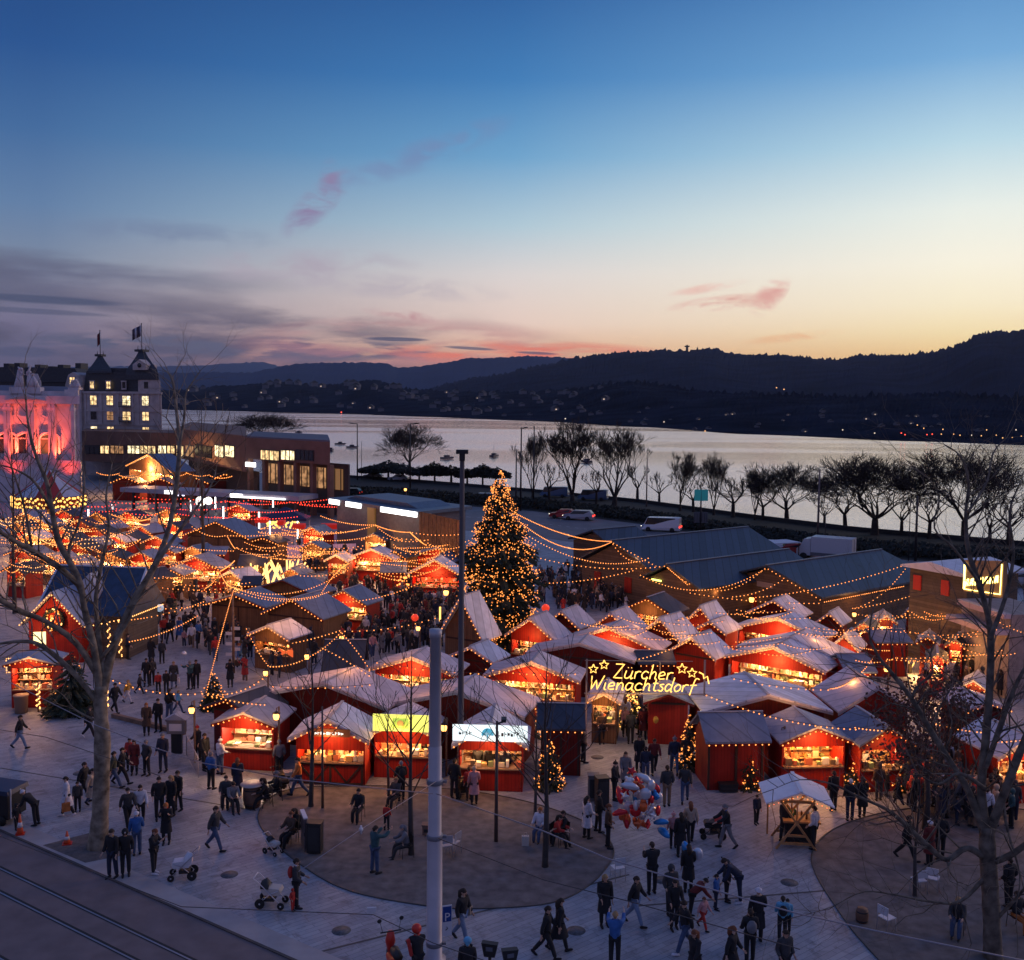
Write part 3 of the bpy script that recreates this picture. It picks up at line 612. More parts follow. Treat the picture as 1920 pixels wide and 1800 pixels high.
# ---- the dark flat canopy with white signs in front of it
cA, cB = D(225, 915, 158), D(560, 915, 146); M_, w_ = frame_of(cA, cB); M_.translation.z = 0
cn = root_at(M_, 'tram_shelter', 'long flat pale shelter roof with small white lit signs', 'shelter')
b = MB(); b.box(0, w_, 0, 5, topz(cA, 922), topz(cA, 914), 0); b.build('roof', mat('pale_metal', (.32,.32,.38), .5, var=.1), cn)
for i in range(8): b = MB(); b.box(w_*i/7.2+.5, w_*i/7.2+.8, 2, 2.3, 0, topz(cA, 922)-.002, 0); b.build('post', dark_m, cn)
for a, c in ((.27,.31), (.64,.70), (.70,.93)):
    b = MB(); b.box(w_*a, w_*c, -.25, -.002, topz(cA, 921), topz(cA, 915 if c < .8 else 919), 0); b.build('lit_sign', white_sign, cn)
# ---- kiosk with white strip lights
kA, kB = D(614, 985, 118), D(785, 985, 104); M_, w_ = frame_of(kA, kB); M_.translation.z = 0
ko = root_at(M_, 'lakeside_kiosk', 'low dark building with white strip lights under its blue-grey flat roof', 'kiosk')
b = MB(); b.box(.3, w_-.5, 1.2, 7.4, 0, topz(kB, 966), 0); b.shear(.20); b.build('wall', mat('kiosk_wall', (.12,.11,.13), .7, var=.2), ko)
b = MB(); zk = topz(kB, 966); b.prism([(0, zk+.002), (w_, zk+.002), (w_, zk+.35), (0, zk+.35)], 0, 8, 0); b.prism([(2, zk+.352), (w_-2, zk+.352), (w_-4, zk+.8), (4, zk+.8)], 1.5, 6.5, 0); b.shear(.20); b.build('roof', mat('kiosk_roof', (.085,.12,.17), .5, var=.2), ko)
for a, c in ((.03,.15), (.23,.40), (.62,.985)):
    b = MB(); b.box(w_*a, w_*c, -.12, -.002, zk-.25, zk+.28, 0); b.build('strip_light', white_sign, ko)
b = MB(); b.box(w_*.38, w_*.46, 1.0, 1.19, 0, zk-.1, 0); b.build('door', mat('door_yellow_glow', (.25,.15,.05), .6, emit=(1,.6,.2), es=.06), ko)  # the door leaf emits a little yellow itself, a painted glow
# ---- board fence beside it
fA, fB = D(786, 990, 104), D(868, 1000, 96)
M_, w_ = frame_of(fA, fB); M_.translation.z = 0
o = root_at(M_, 'board_fence', 'tall brown board screen beside the low building with strip lights', 'fence')
b = MB()
for i in range(int(w_/.42)): b.box(i*.42, i*.42+.40, (i % 2)*.03, .08+(i % 2)*.03, 0, topz(fA, 959), 0)
b.build('boards', mat('brown_boards', (.12,.065,.04), .85, var=.4, scale=2), o)
# ---- three long halls with dark corrugated roofs
hallroof = planks('corrugated_roof', (.030,.045,.075), .5, .9, axis=0, dark=.38, var=.45, spec=.5)
hallwood = planks('hall_boards', (.13,.082,.056), .85, .22, axis=2, dark=.55, var=.35)
HALLS = []
def rid(a): return Vector((math.sin(R(a)), math.cos(R(a)), 0))
def hall(apx, apy, a, hwl, hwr, L, zr, zl, label, zl2=None):
    P = G(apx, apy, zr); r = rid(a); u = Vector((r.y, -r.x, 0)); M = Matrix(((u.x, r.x, 0, P.x), (u.y, r.y, 0, P.y), (0, 0, 1, 0), (0, 0, 0, 1)))
    o = root_at(M, 'market_hall', label, 'hall', 'long halls with dark roofs beside the road'); zl2 = zl2 or zl
    b = MB(); b.prism([(-hwl+.3, 0), (hwr-.3, 0), (hwr-.3, zl2-.05), (0, zr-.15), (-hwl+.3, zl-.05)], .5, L-.4, 0); b.build('wall', hallwood, o)
    b = MB()
    b.prism([(-hwl, zl-.02), (0, zr), (0, zr+.14), (-hwl, zl+.12)], 0, L, 0); b.prism([(0.002, zr), (hwr, zl2-.02), (hwr, zl2+.12), (0.002, zr+.14)], 0, L, 0); b.box(-.1, .1, -.02, L+.02, zr+.141, zr+.2, 1); b.build('roof', [hallroof, mat('ridge_cap', (.14,.16,.20), .5)], o)
    HALLS.append((M, hwl, hwr, zr, zl, zl2)); return o
h1 = hall(1147, 1016, 52, 4.6, 5.4, 18, 5.2, 3.0, 'long hall with a dark roof, nearest the big lit christmas tree')
h2 = hall(1250, 1061, 52, 3.0, 3.4, 15, 4.6, 3.2, 'middle of the three long dark-roofed halls, lowest ridge')
h3 = hall(1437, 1063, 52, 5.4, 5.1, 15.5, 4.6, 2.9, 'long dark-roofed hall next to the wooden house with the lit yellow sign')
hb = hall(1110, 996, 52, 3.6, 2.6, 6, 4.4, 3.2, 'small black-roofed hall behind the first long hall')
def patch(root, name, x0, x1, z0, z1, y, m, label=None):
    b = MB(); b.box(x0, x1, y-.08, y-.003, z0, z1, 0); o = b.build(name, m, root)
    if label: o['label'] = label
    return o
redm = planks('red_boards', (.30,.014,.008), .6, .16, axis=0, dark=.45, var=.3)
for x in (-3.4, -1.9, .6, 2.2): patch(h3, 'shutter', x, x+.7, 1.0, 2.2, .5, redm)
patch(h3, 'name_board', -1.2, .3, 2.9, 3.3, .5, mat('faded_board', (.35,.25,.2), .8))
for x in (-2.6, 1.2): patch(h1, 'shutter', x, x+.8, 1.0, 2.3, .5, redm)
patch(h2, 'tube_lamp', -1.9, -.9, 3.2, 3.32, .4, glow('yellow_tube', (.9,1,.2), 3))
# ---- wooden two-storey house with the lit yellow sign
wA, wB = D(1703, 1165, 70), D(1810, 1175, 66); M_, w_ = frame_of(wA, wB); M_.translation.z = 0
wh = root_at(M_, 'wooden_house', 'dark wooden house with red shutters and a slanting lit yellow sign at the right', 'house')
zt_ = topz(wA, 1062)
b = MB(); b.box(0, w_, 0, 5, 0, zt_, 0); b.build('wall', planks('old_boards', (.11,.085,.07), .9, .2, axis=2, dark=.6, var=.4), wh)
b = MB(); b.prism([(-.4, zt_+.002), (w_+.5, zt_+.002), (w_+.5, zt_+.14), (w_*.45, zt_+.62), (-.4, zt_+.14)], -.5, 5.4, 0); b.build('roof', mat('white_roof', (.62,.60,.66), .6, var=.12, scale=2), wh)
for x in (.35, 2.6): patch(wh, 'shutter', x, x+.62, zt_-1.5, zt_-.5, 0, mat('red_paint', (.45,.015,.01), .6))
sA, sB = D(1806, 1120, 64), D(1880, 1100, 60); M2, w2 = frame_of(sA, sB); M2.translation.z = 0
sg = root_at(M2, 'lit_sign', 'slanting board glowing yellow at the top of the wooden house', 'sign')
b = MB(); z0, z1 = topz(sA, 1108), topz(sB, 1052); b.prism([(0, z0), (w2, z0+.3), (w2, z1), (0, z1-.55)], 0, .25, 0); b.build('board', mat('sign_wood', (.25,.16,.09), .7), sg)
b = MB(); rng = random.Random(5)
b.tube([(.15,-.05,z0+.15), (w2-.15,-.05,z0+.5), (w2-.1,-.05,z1-.2)], .035, 4); b.tube([(.12,-.05,z0+.15), (.12,-.05,z1-.7)], .06, 4)
for k in range(7):
    x = .25+k*(w2-.5)/7; zz = z0+.35+.12*k
    b.tube([(x, -.05, zz), (x+.16, -.05, zz+.42), (x+.28, -.05, zz+.1), (x+.3, -.05, zz+.5)], .05, 4)
b.build('lit_lettering', glow('sign_yellow', (1, .72, .18), 6), sg)
b = MB(); b.prism([(-.6, 0), (w2+.4, 0), (w2+.4, z0-.6), (-.6, z0-.6)], .3, 3.5, 0); b.build('wall', mat('pale_wall', (.30,.24,.22), .8, var=.2), sg)
for k, (zz, dy) in enumerate(((z0-.55, -.2), (z0-1.5, -.9))): b = MB(); b.prism([(-.4, zz-.35), (w2+.6, zz-.25), (w2+.5, zz), (-.3, zz)], dy, .299, 0); b.build('awning', mat('pink_awning', (.50,.36,.36), .7, var=.1), sg)
# ---- lookout tower on the ridge, far houses and lamps
tp = D(1288, 661, 4180); b = MB(); H = D(1288, 646, 4180).z-tp.z
b.tube([(0,0,-10), (0,0,H*.7)], [6, 4.5], 8); b.box(-9, 9, -9, 9, H*.7, H*.85, 0); b.tube([(0,0,H*.85), (0,0,H)], [4, 1], 6)
tag(b.build('lookout_tower', mat('far_dark', (.02,.02,.03), .9), loc=tp), 'tiny lookout tower standing on the ridge against the yellow sky', 'tower')
hm = MB(); hm.box(-6, 6, -5, 5, 0, 7, 0); hm.prism([(-6.6, 7), (6.6, 7), (0, 11)], -5.6, 5.6, 1)
hmat = [mat('far_house_wall', (.13,.13,.16), .9), mat('far_house_roof', (.06,.055,.06), .9), mat('far_lit', (.1,.1,.1), .6, emit=(1,.72,.5), es=.8)]
hme = hm.mesh('far_house', hmat)
h2m = MB(); h2m.box(-6, 6, -5, 5, 0, 7, 0); h2m.prism([(-6.6, 7), (6.6, 7), (0, 11)], -5.6, 5.6, 1); h2m.box(-2, 1, -5.2, -5.05, 3, 5, 2); hme2 = h2m.mesh('far_house', hmat)
rng = random.Random(11)
for i in range(150):
    px = rng.uniform(330, 1150) if i < 110 else rng.uniform(1150, 1900); s = rng.uniform(.12, .95) if px < 1150 else rng.uniform(.02, .5); p = foot_pt(px, s)
    lit = rng.random() < (.18 if px < 1150 else .35); o = bpy.data.objects.new('far_house', hme2 if lit else hme); sc.collection.objects.link(o); o.location = p-Vector((0,0,1)); o.rotation_euler = (0,0,rng.uniform(-.6,.6))
    k = p.y/1900*(1.0 if px < 1150 else .75); o.scale = (k*rng.uniform(.6,1.1),)*3
    col_ = ['beside the hotel tower','above the thin bare tree','above the brown building','above the building end','left of the street lamp','above the lone round tree','right of the double street lamp','above the floodlight mast','above the giant christmas tree','left of the slim masts','above the tallest shore tree','right of the tallest shore trees','below the lookout tower','above the slender bare trees','above the dense round tree','above the widest shore tree'][min(15, int((px-330)/98))]
    tag(o, 'tiny %s house %s on far slope, %s' % ('lamplit' if lit else 'pale', ['close to the water','low','halfway up','high'][min(3, int(s*4))], col_), 'house', 'houses on the far shore')
lamp_me = MB(); lamp_me.tube([(0,0,0),(0,0,4)], .12, 4, 1); lamp_me.ball((0,0,4.4), .9, 0, 6)
lc = [lamp_me.mesh('far_lamp', [glow('far_'+n, c, s), dark_m]) for n, c, s in (('amber', (1,.5,.18), 1.6), ('red', (1,.08,.04), 3), ('white', (1,.8,.6), 1.2))]
for i, (px, py, c) in enumerate(((640,773,1),(1322,808,0),(1690,812,1),(1697,815,1),(1738,815,1),(1748,814,1),(1732,803,0),(1765,814,0),(1768,805,0),(1788,814,0),(1800,816,0),(1822,816,2),(1840,817,0),(1868,816,0),(1880,821,0),(1898,820,0),(1905,806,2),(1245,791,2),(1060,785,2),(1456,727,0),(1470,730,0),(1720,797,0),(1640,812,2),(1915,818,0),(1580,806,2),(1850,806,0))):
    p = G(px, max(py, interp(FS, px)-2)+1, -1.0); dd = min(p.y, shore_d(px)*1.01); q = D(px, py, dd*.999)
    o = bpy.data.objects.new('shore_lamp', lc[c]); sc.collection.objects.link(o); o.scale = (q.y/1500,)*3; o.location = q-Vector((0,0,4.4*q.y/1500))
    tag(o, 'tiny %s lamp glowing on the far shore of the lake' % ('amber','red','white')[c], 'lamp', 'lamps on the far shore')
# ================================================================ VEGETATION
bark = mat('plane_bark', (.15,.11,.075), .9, var=.5, scale=3.2, bump=.8, bscale=7, col2=(.34,.28,.21))
bark_d = mat('dark_bark', (.030,.023,.021), .95, var=.3)
bark_m = mat('young_bark', (.045,.038,.038), .9, var=.3)
needle = mat('fir_needles', (.018,.030,.018), .9, var=.4, scale=3)
leafd = mat('dry_leaves', (.10,.040,.026), .9, var=.6, scale=4)
leafk = mat('evergreen_leaves', (.012,.016,.012), .9, var=.5, scale=2)
GOLD = glow('bulb_amber', (1.0, .29, .06), 3.0)
GOLD2 = glow('bulb_bright', (1.0, .44, .13), 3.4)
YEL = glow('bulb_yellow', (1.0, .50, .11), 2.6)
REDB = glow('bulb_red', (1.0, .05, .02), 4.0)
RMIN = [0.0]
def rec(mb, p, d, L, r, lev, rng, up=.15, spread=.6, n=5, kids=3, shrink=.68, seg=3, tips=None, wob=.18):
    pts = [p]; q = p.copy(); dd = d.copy()
    for i in range(seg):
        dd = (dd+Vector((rng.uniform(-wob,wob), rng.uniform(-wob,wob), rng.uniform(-wob,wob)+up*.3))).normalized(); q = q+dd*L/seg; pts.append(q)
    r1 = r*.62
    mb.tube(pts, [max(RMIN[0], r+(r1-r)*i/seg) for i in range(seg+1)], max(3, n), cap=False)
    if tips is not None and lev <= 1: tips.append(q)
    if lev <= 0: return
    k = kids if isinstance(kids, int) else kids[lev % len(kids)]
    for i in range(k):
        a = rng.uniform(0, 6.28)+i*6.28/k; s = spread*rng.uniform(.6, 1.3)
        o = dd.orthogonal().normalized(); o.rotate(Matrix.Rotation(a, 3, dd)); nd = (dd*math.cos(s)+o*math.sin(s)+Vector((0,0,up))).normalized()
        st = pts[-1] if i < 2 else pts[-2]
        rec(mb, st, nd, L*shrink*rng.uniform(.8,1.2), r1*.85, lev-1, rng, up, spread, n-1, kids, shrink, seg, tips, wob)
def twigs(mb, p, d, L, r, rng, lev=2, up=.1): rec(mb, p, d, L, r, lev, rng, up=up, spread=.55, n=4, kids=2, shrink=.7, seg=2, wob=.25)
def bare_tree(seed, H, th, r0, style):
    rng = random.Random(seed); t = MB(); c = MB(); top = Vector((rng.uniform(-.1,.1), rng.uniform(-.1,.1), th))
    t.tube([(0,0,-.3), (0,0,.2), top*.5, top], [r0*1.5, r0*1.1, r0, r0*.85], 8)
    if style == 'tall':
        for i in range(6):
            a = i*6.28/6+rng.uniform(-.3,.3); s = rng.uniform(.1,.45)
            d = Vector((math.cos(a)*s, math.sin(a)*s, 1)).normalized()
            rec(c, top*(.7+.3*rng.random()), d, (H-th)*.33, r0*.45, 6, rng, up=.18, spread=.44, n=5, kids=3, shrink=.67, seg=3, wob=.13)
    elif style == 'round':
        for i in range(7):
            a = i*6.28/7+rng.uniform(-.3,.3); s = rng.uniform(.5,1.1)
            d = Vector((math.cos(a)*s, math.sin(a)*s, 1)).normalized()
            rec(c, top, d, (H-th)*.27, r0*.45, 6, rng, up=.10, spread=.50, n=4, kids=3, shrink=.78, seg=3, wob=.2)
    elif style == 'pollard':
        for i in range(5):
            a = i*6.28/5+rng.uniform(-.3,.3); s = rng.uniform(.5,1.0)
            d = Vector((math.cos(a)*s, math.sin(a)*s, .8)).normalized(); tips = []
            rec(c, top, d, (H-th)*.42, r0*.55, 2, rng, up=.28, spread=.6, n=6, kids=2, shrink=.72, seg=3, tips=tips, wob=.3)
            for q in tips:
                c.ball(q, r0*.42, 0, 6)
                for k in range(4): c.tube([q, q+Vector((rng.uniform(-.4,.4), rng.uniform(-.4,.4), rng.uniform(.5,1.1)))*(H-th)*.22], [.03, .012], 3, cap=False)
    elif style == 'young':
        lead = Vector((0,0,H)); c.tube([top, top.lerp(lead,.5)+Vector((.08,.05,0)), lead], [r0*.8, r0*.45, .012], 5, cap=False)
        for i in range(15):
            z = th+(H-th)*(i/15)*.85; a = i*2.4+rng.uniform(-.4,.4); L = (H-z)*.36+.5
            twigs(c, Vector((0,0,z)), Vector((math.cos(a)*.9, math.sin(a)*.9, .8)).normalized(), L, r0*.3*(1-.5*i/15), rng, 2, .25)
    return t, c
TREES = {}
def place_tree(key, seed, H, th, r0, style, m, loc, rz, s, label, group, name='bare_tree'):
    if key not in TREES:
        RMIN[0] = .019 if key[0] != 'young' else .012
        t, c = bare_tree(seed, H, th, r0, style); RMIN[0] = 0; TREES[key] = (t.mesh('trunk', m), c.mesh('crown', m), H/max(v_[2] for v_ in c.v))
    tm, cm, kz = TREES[key]; s = tuple(x*kz for x in ((s,)*3 if not isinstance(s, tuple) else s)); e = empty(name, loc, rz, label, 'tree', group); e.scale = (s,)*3 if not isinstance(s, tuple) else s
    for n_, me in (('trunk', tm), ('crown', cm)): o = bpy.data.objects.new(n_, me); sc.collection.objects.link(o); o.parent = e
    return e
TL = [  # base px, base py, top py, width factor, style, label
 (1073,945,786,1.0,'tall','tallest bare tree by the water, just right of the lit christmas tree'),
 (1152,948,792,1.05,'tall','tall fan-shaped bare tree, second along the shore from the christmas tree'),
 (998,940,800,.55,'tall','slim bare tree between tall masts left of the two tallest shore trees'),
 (1275,958,848,.8,'tall','slender bare tree standing beside the blue road sign mast'),
 (1338,966,848,.7,'tall','slender bare tree just right of the blue road sign mast'),
 (1415,975,868,.6,'tall','narrow bare tree between the slender pair and the dense round tree'),
 (1475,978,868,1.25,'round','dense round bare tree with many fine branches, in the middle of the promenade'),
 (1640,1003,850,1.3,'round','widest bare tree on the promenade, behind the third long hall'),
 (1808,1010,838,1.1,'round','large bare tree half hidden behind the top of the right plane tree'),
 (768,885,795,1.05,'round','lone round bare tree in front of the open lake, left of the tall lamp mast'),
 (500,838,774,1.6,'round','wide bare bush-like tree behind the long brown building'),
 (1195,938,872,1.0,'pollard','knobbly pollard right beside the second tall shore tree'),
 (1236,945,885,1.0,'pollard','knobbly pollard next to the pale mast by the water'),
 (1300,960,890,1.0,'pollard','low pollard under the slender bare trees'),
 (1374,970,892,1.1,'pollard','pollard with crooked limbs left of the dense round tree'),
 (1430,975,900,1.0,'pollard','pollard in the shade of the dense round tree'),
 (1585,992,905,1.15,'pollard','pollard directly left of the widest promenade tree'),
 (1690,1003,925,1.0,'pollard','pollard just right of the widest promenade tree'),
 (1742,1010,915,1.0,'pollard','pollard behind the flat roof of the wooden house'),
 (1856,1018,930,1.0,'pollard','pollard near the right end of the promenade'),
 (1890,1022,925,1.0,'pollard','rightmost pollard of the promenade row'),
 (1545,988,925,.8,'pollard','small pollard beside the tall bare mast of the promenade'),
 (1030,940,865,.9,'pollard','pollard at the foot of the tallest shore tree'),
 (1118,945,880,.9,'pollard','pollard between the two tallest shore trees')]
VAR = {'tall': (14, 1.6, .34), 'round': (11, 2.2, .30), 'pollard': (6.0, 2.0, .20)}
rng = random.Random(3)
for i, (px, py, ty, wf, st, lb) in enumerate(TL):
    p = G(px, py); H0, th, r0 = VAR[st]; H = topz(p, ty); s = H/H0*1.04; v = i % 3; wf = wf*1.25
    place_tree((st, v), 40+v*7+len(st), H0, th, r0, st, bark_d, p, rng.uniform(0, 6), (s*wf, s*wf, s), lb, 'bare trees along the lakeside promenade')
# clipped dark trees by the water left of the christmas tree
cl = MB(); rr_ = random.Random(9)
for k in range(1500):
    a = rr_.uniform(0, 6.28); r = math.sqrt(rr_.random())*3.0; z = 1.7+rr_.random()*2.3*(1-r/5)
    c = Vector((math.cos(a)*r, math.sin(a)*r*.8, z)); u = Vector((rr_.uniform(-1,1), rr_.uniform(-1,1), rr_.uniform(-.6,.6))).normalized()*.25; w = u.orthogonal().normalized()*.16
    cl.add([c-u, c+w, c+u, c-w], [(0,1,2,3)])
clm = cl.mesh('crown', leafk); tr = MB(); tr.tube([(0,0,-.2),(0,0,2.6)], [.22,.14], 6)
for a in range(5): tr.tube([(0,0,1.8),(math.cos(a*1.3)*1.6, math.sin(a*1.3)*1.2, 2.9)], [.1,.04], 4)
trm = tr.mesh('trunk', bark_d)
for i, px in enumerate((700, 728, 756, 786, 815, 846, 876, 905, 930)):
    e = empty('clipped_tree', G(px, 899+i*1.5), i*.7, 'dark clipped tree by the water, number %s from the brown building end' % ['one','two','three','four','five','six','seven','eight','nine'][i], 'tree', 'row of dark clipped trees by the water')
    e['label'] = ['dark flat-topped tree at the left end of the clipped row by the water', 'dark flat-topped tree second from the left end of the clipped row', 'dark clipped tree below the round bare tree, left side', 'dark clipped tree right below the round bare tree', 'middle tree of the dark clipped row by the water', 'dark clipped tree left of the tall square mast', 'dark clipped tree behind the tall square mast', 'dark clipped tree second from the christmas tree end', 'dark clipped tree at the christmas tree end of the row'][i]
    for n_, me in (('trunk', trm), ('crown', clm)): o = bpy.data.objects.new(n_, me); sc.collection.objects.link(o); o.parent = e; 
    e.scale = (1.15+.2*(i % 2), 1.1, .85+.14*((i*2) % 3))
# lawn, hedge and dark bank between road and water
lawn = mat('dark_lawn', (.014,.015,.011), .95, var=.5, scale=.8)
def lerp_line(L, t):
    n = len(L)-1; i = min(n-1, int(t*n)); return L[i].lerp(L[i+1], t*n-i)
SHn = [G(600,892), G(760,902), G(1000,922), G(1200,942), G(1400,970), G(1600,995), G(2000,1030)]
sheet('lakeside_lawn', [p+Vector((0,-.5,0)) for p in rF]+[p for p in reversed(SHn)], .012, lawn)
hd = MB(); rr_ = random.Random(2)
for i in range(14000):
    t = rr_.random(); f = rr_.uniform(.06, .30); p = lerp_line(rF, t).lerp(lerp_line(SHn, t), f); z = rr_.random()*1.5*(1-abs(f-.18)*4)
    p = p+Vector((0,0,z+.1)); u = Vector((rr_.uniform(-1,1), rr_.uniform(-1,1), rr_.uniform(-1,1))).normalized()*.3; w = u.orthogonal().normalized()*.2
    hd.add([p-u, p+w, p+u, p-w], [(0,1,2,3)])
for i in range(60):
    a, b_ = (lerp_line(rF, t).lerp(lerp_line(SHn, t), .18) for t in (i/60, (i+1)/60)); d = (b_-a).normalized(); w = Vector((d.y,-d.x,0))*.9
    hd.add([a-w, b_-w, b_+w, a+w]+[p+Vector((0,0,1.0)) for p in (a-w*.7, b_-w*.7, b_+w*.7, a+w*.7)], [(4,5,6,7),(0,1,5,4),(2,3,7,6)])
tag(hd.build('hedge', leafk), 'long dark hedge between the lakeside road and the promenade trees', 'hedge')
qw = MB()
for i in range(40):
    a, b_ = lerp_line(SHn, i/40), lerp_line(SHn, (i+1)/40); d = (b_-a).normalized(); w = Vector((d.y,-d.x,0))*.25
    qw.add([a-w, b_-w, b_+w, a+w]+[p+Vector((0,0,.55)) for p in (a-w, b_-w, b_+w, a+w)], [(4,5,6,7),(0,1,5,4),(2,3,7,6)])
tag(qw.build('quay_wall', mat('quay_stone', (.03,.03,.032), .9)), 'low dark wall along the water behind the promenade trees', 'wall')
# ---- conifers with lights
def fir(H, w, seed, nl, lr, lm, dens=1.0, prof=None):
    prof = prof or (lambda t: (1-t)**.82)
    rng = random.Random(seed); n = MB(); L = MB(); t = MB(); t.tube([(0,0,-.1),(0,0,H*.9)], [w*.05+.05, .02], 6)
    tiers = int(H*3.2*dens)+8
    for k in range(tiers):
        z = H*.05+H*.93*(k/tiers); rad = w/2*prof(z/H)*(.80+.32*rng.random())*(1+.10*math.sin(z*4.1+seed)); nb = int(8+18*rad/ (w/2))
        for j in range(nb):
            a = rng.uniform(0, 6.28); L_ = rad*rng.uniform(.8, 1.1); d = Vector((math.cos(a), math.sin(a), 0)); s = Vector((-d.y, d.x, 0))
            p0 = Vector((0,0,z)); 
            for q in range(3):
                f0, f1 = .3+.25*q, .3+.25*(q+1); ww = L_*.16*(1.2-f1*.6)
                a0 = p0+d*L_*f0+Vector((0,0,-.28*L_*f0*f0+.12*L_)); a1 = p0+d*L_*f1+Vector((0,0,-.28*L_*f1*f1+.12*L_))
                n.add([a0-s*ww+Vector((0,0,-ww*.5)), a0+Vector((0,0,ww*.2)), a0+s*ww+Vector((0,0,-ww*.5)), a1+s*ww*.7+Vector((0,0,-ww*.6)), a1, a1-s*ww*.7+Vector((0,0,-ww*.6))], [(0,1,4,5),(1,2,3,4)])
            if rng.random() < .5: e_ = p0+d*L_*1.02+Vector((0,0,-.16*L_)); n.add([e_-s*.1*L_, e_+d*.16*L_, e_+s*.1*L_, e_+Vector((0,0,-.12*L_))], [(0,1,2,3)])
    for k in range(nl):
        while True:
            z = H*(.03+.96*rng.random())
            if rng.random() < prof(z/H)+.06: break
        rad = w/2*prof(z/H)*rng.uniform(.74, 1.10)*(1+.10*math.sin(z*4.1+seed)); a = rng.uniform(0, 6.28)
        if nl > 500 and math.sin(a*3+z*1.7)*math.sin(a*5-z*2.3+seed) > .35 and rng.random() < .75: continue
        L.oct((math.cos(a)*rad, math.sin(a)*rad, z+.02), lr*rng.uniform(.6, 1.25), 0 if rng.random() < .7 else 1)
    return t, n, L
amb1 = glow('tree_bulb', (1.0, .30, .06), 2.5); amb2 = glow('tree_bulb_dim', (1.0, .27, .05), 1.0)
tb = G(936, 1222); TH = topz(tb, 880); ct = empty('christmas_tree', tb, 0, 'giant christmas tree covered in amber lights in the middle of the market', 'christmas tree')
PR = [(0,.93),(.2,1.0),(.42,.96),(.56,.90),(.66,.70),(.76,.45),(.88,.27),(1.0,.02)]
t, n, L = fir(TH, 5.0, 4, 4600, .043, None, dens=1.5, prof=lambda t: interp(PR, t)); t.build('trunk', bark_d, ct); n.build('branches', needle, ct); kind(L.build('fairy_lights', [amb1, amb2], ct), 'stuff')
SMALL = [(1183,1358,1292,62,1.0,'small christmas tree crowded with yellow lights under the lit gate lettering',260),
 (1030,1478,1385,66,.8,'christmas tree with sparse warm lights beside the stall with the white sign',110),
 (1403,1478,1392,50,.8,'christmas tree with small lights against the red wall of the slate-roofed stall',90),
 (1572,1375,1285,60,.8,'narrow christmas tree rising between two large pale roofs on the right',80),
 (1575,1330,1262,50,.8,'dark christmas tree with dots of light behind the narrow one on the right',60),
 (1608,1478,1410,56,.8,'christmas tree with golden lights right of the open stall with the orange counter',90),
 (1290,1440,1335,48,.8,'christmas tree wrapped in lights at the open side of the slate-roofed stall',120),
 (990,1385,1290,50,.8,'christmas tree strung with amber lights behind the slate roof by the entrance',110),
 (400,1330,1255,60,.7,'fir with amber lights beside the post left of the front stalls',70),
 (355,1305,1240,0,0,'',0), (135,1335,1215,110,1.0,'big dark fir tree beside the leftmost red stall',14),
 (1690,1480,1420,60,.8,'low christmas tree with golden lights under the brown-leaved tree',70)]
for i, (px, py, ty, wpx, s, lb, nl) in enumerate(SMALL):
    if not wpx: continue
    p = G(px, py); H = topz(p, ty); w = wpx/ppm(p)
    e = empty('fir_tree' if nl < 20 else 'small_christmas_tree', p, i, lb, 'tree' if nl < 20 else 'christmas tree', 'small christmas trees among the stalls' if nl >= 20 else None)
    t, n, L = fir(H, w, 20+i, nl, .040 if i else .055, None, dens=1.2); t.build('trunk', bark_d, e); n.build('branches', needle, e); kind(L.build('fairy_lights', [YEL if i in (0,) else amb1, amb2], e), 'stuff') if nl > 100 else L.build('fairy_lights', [amb1, amb2], e)
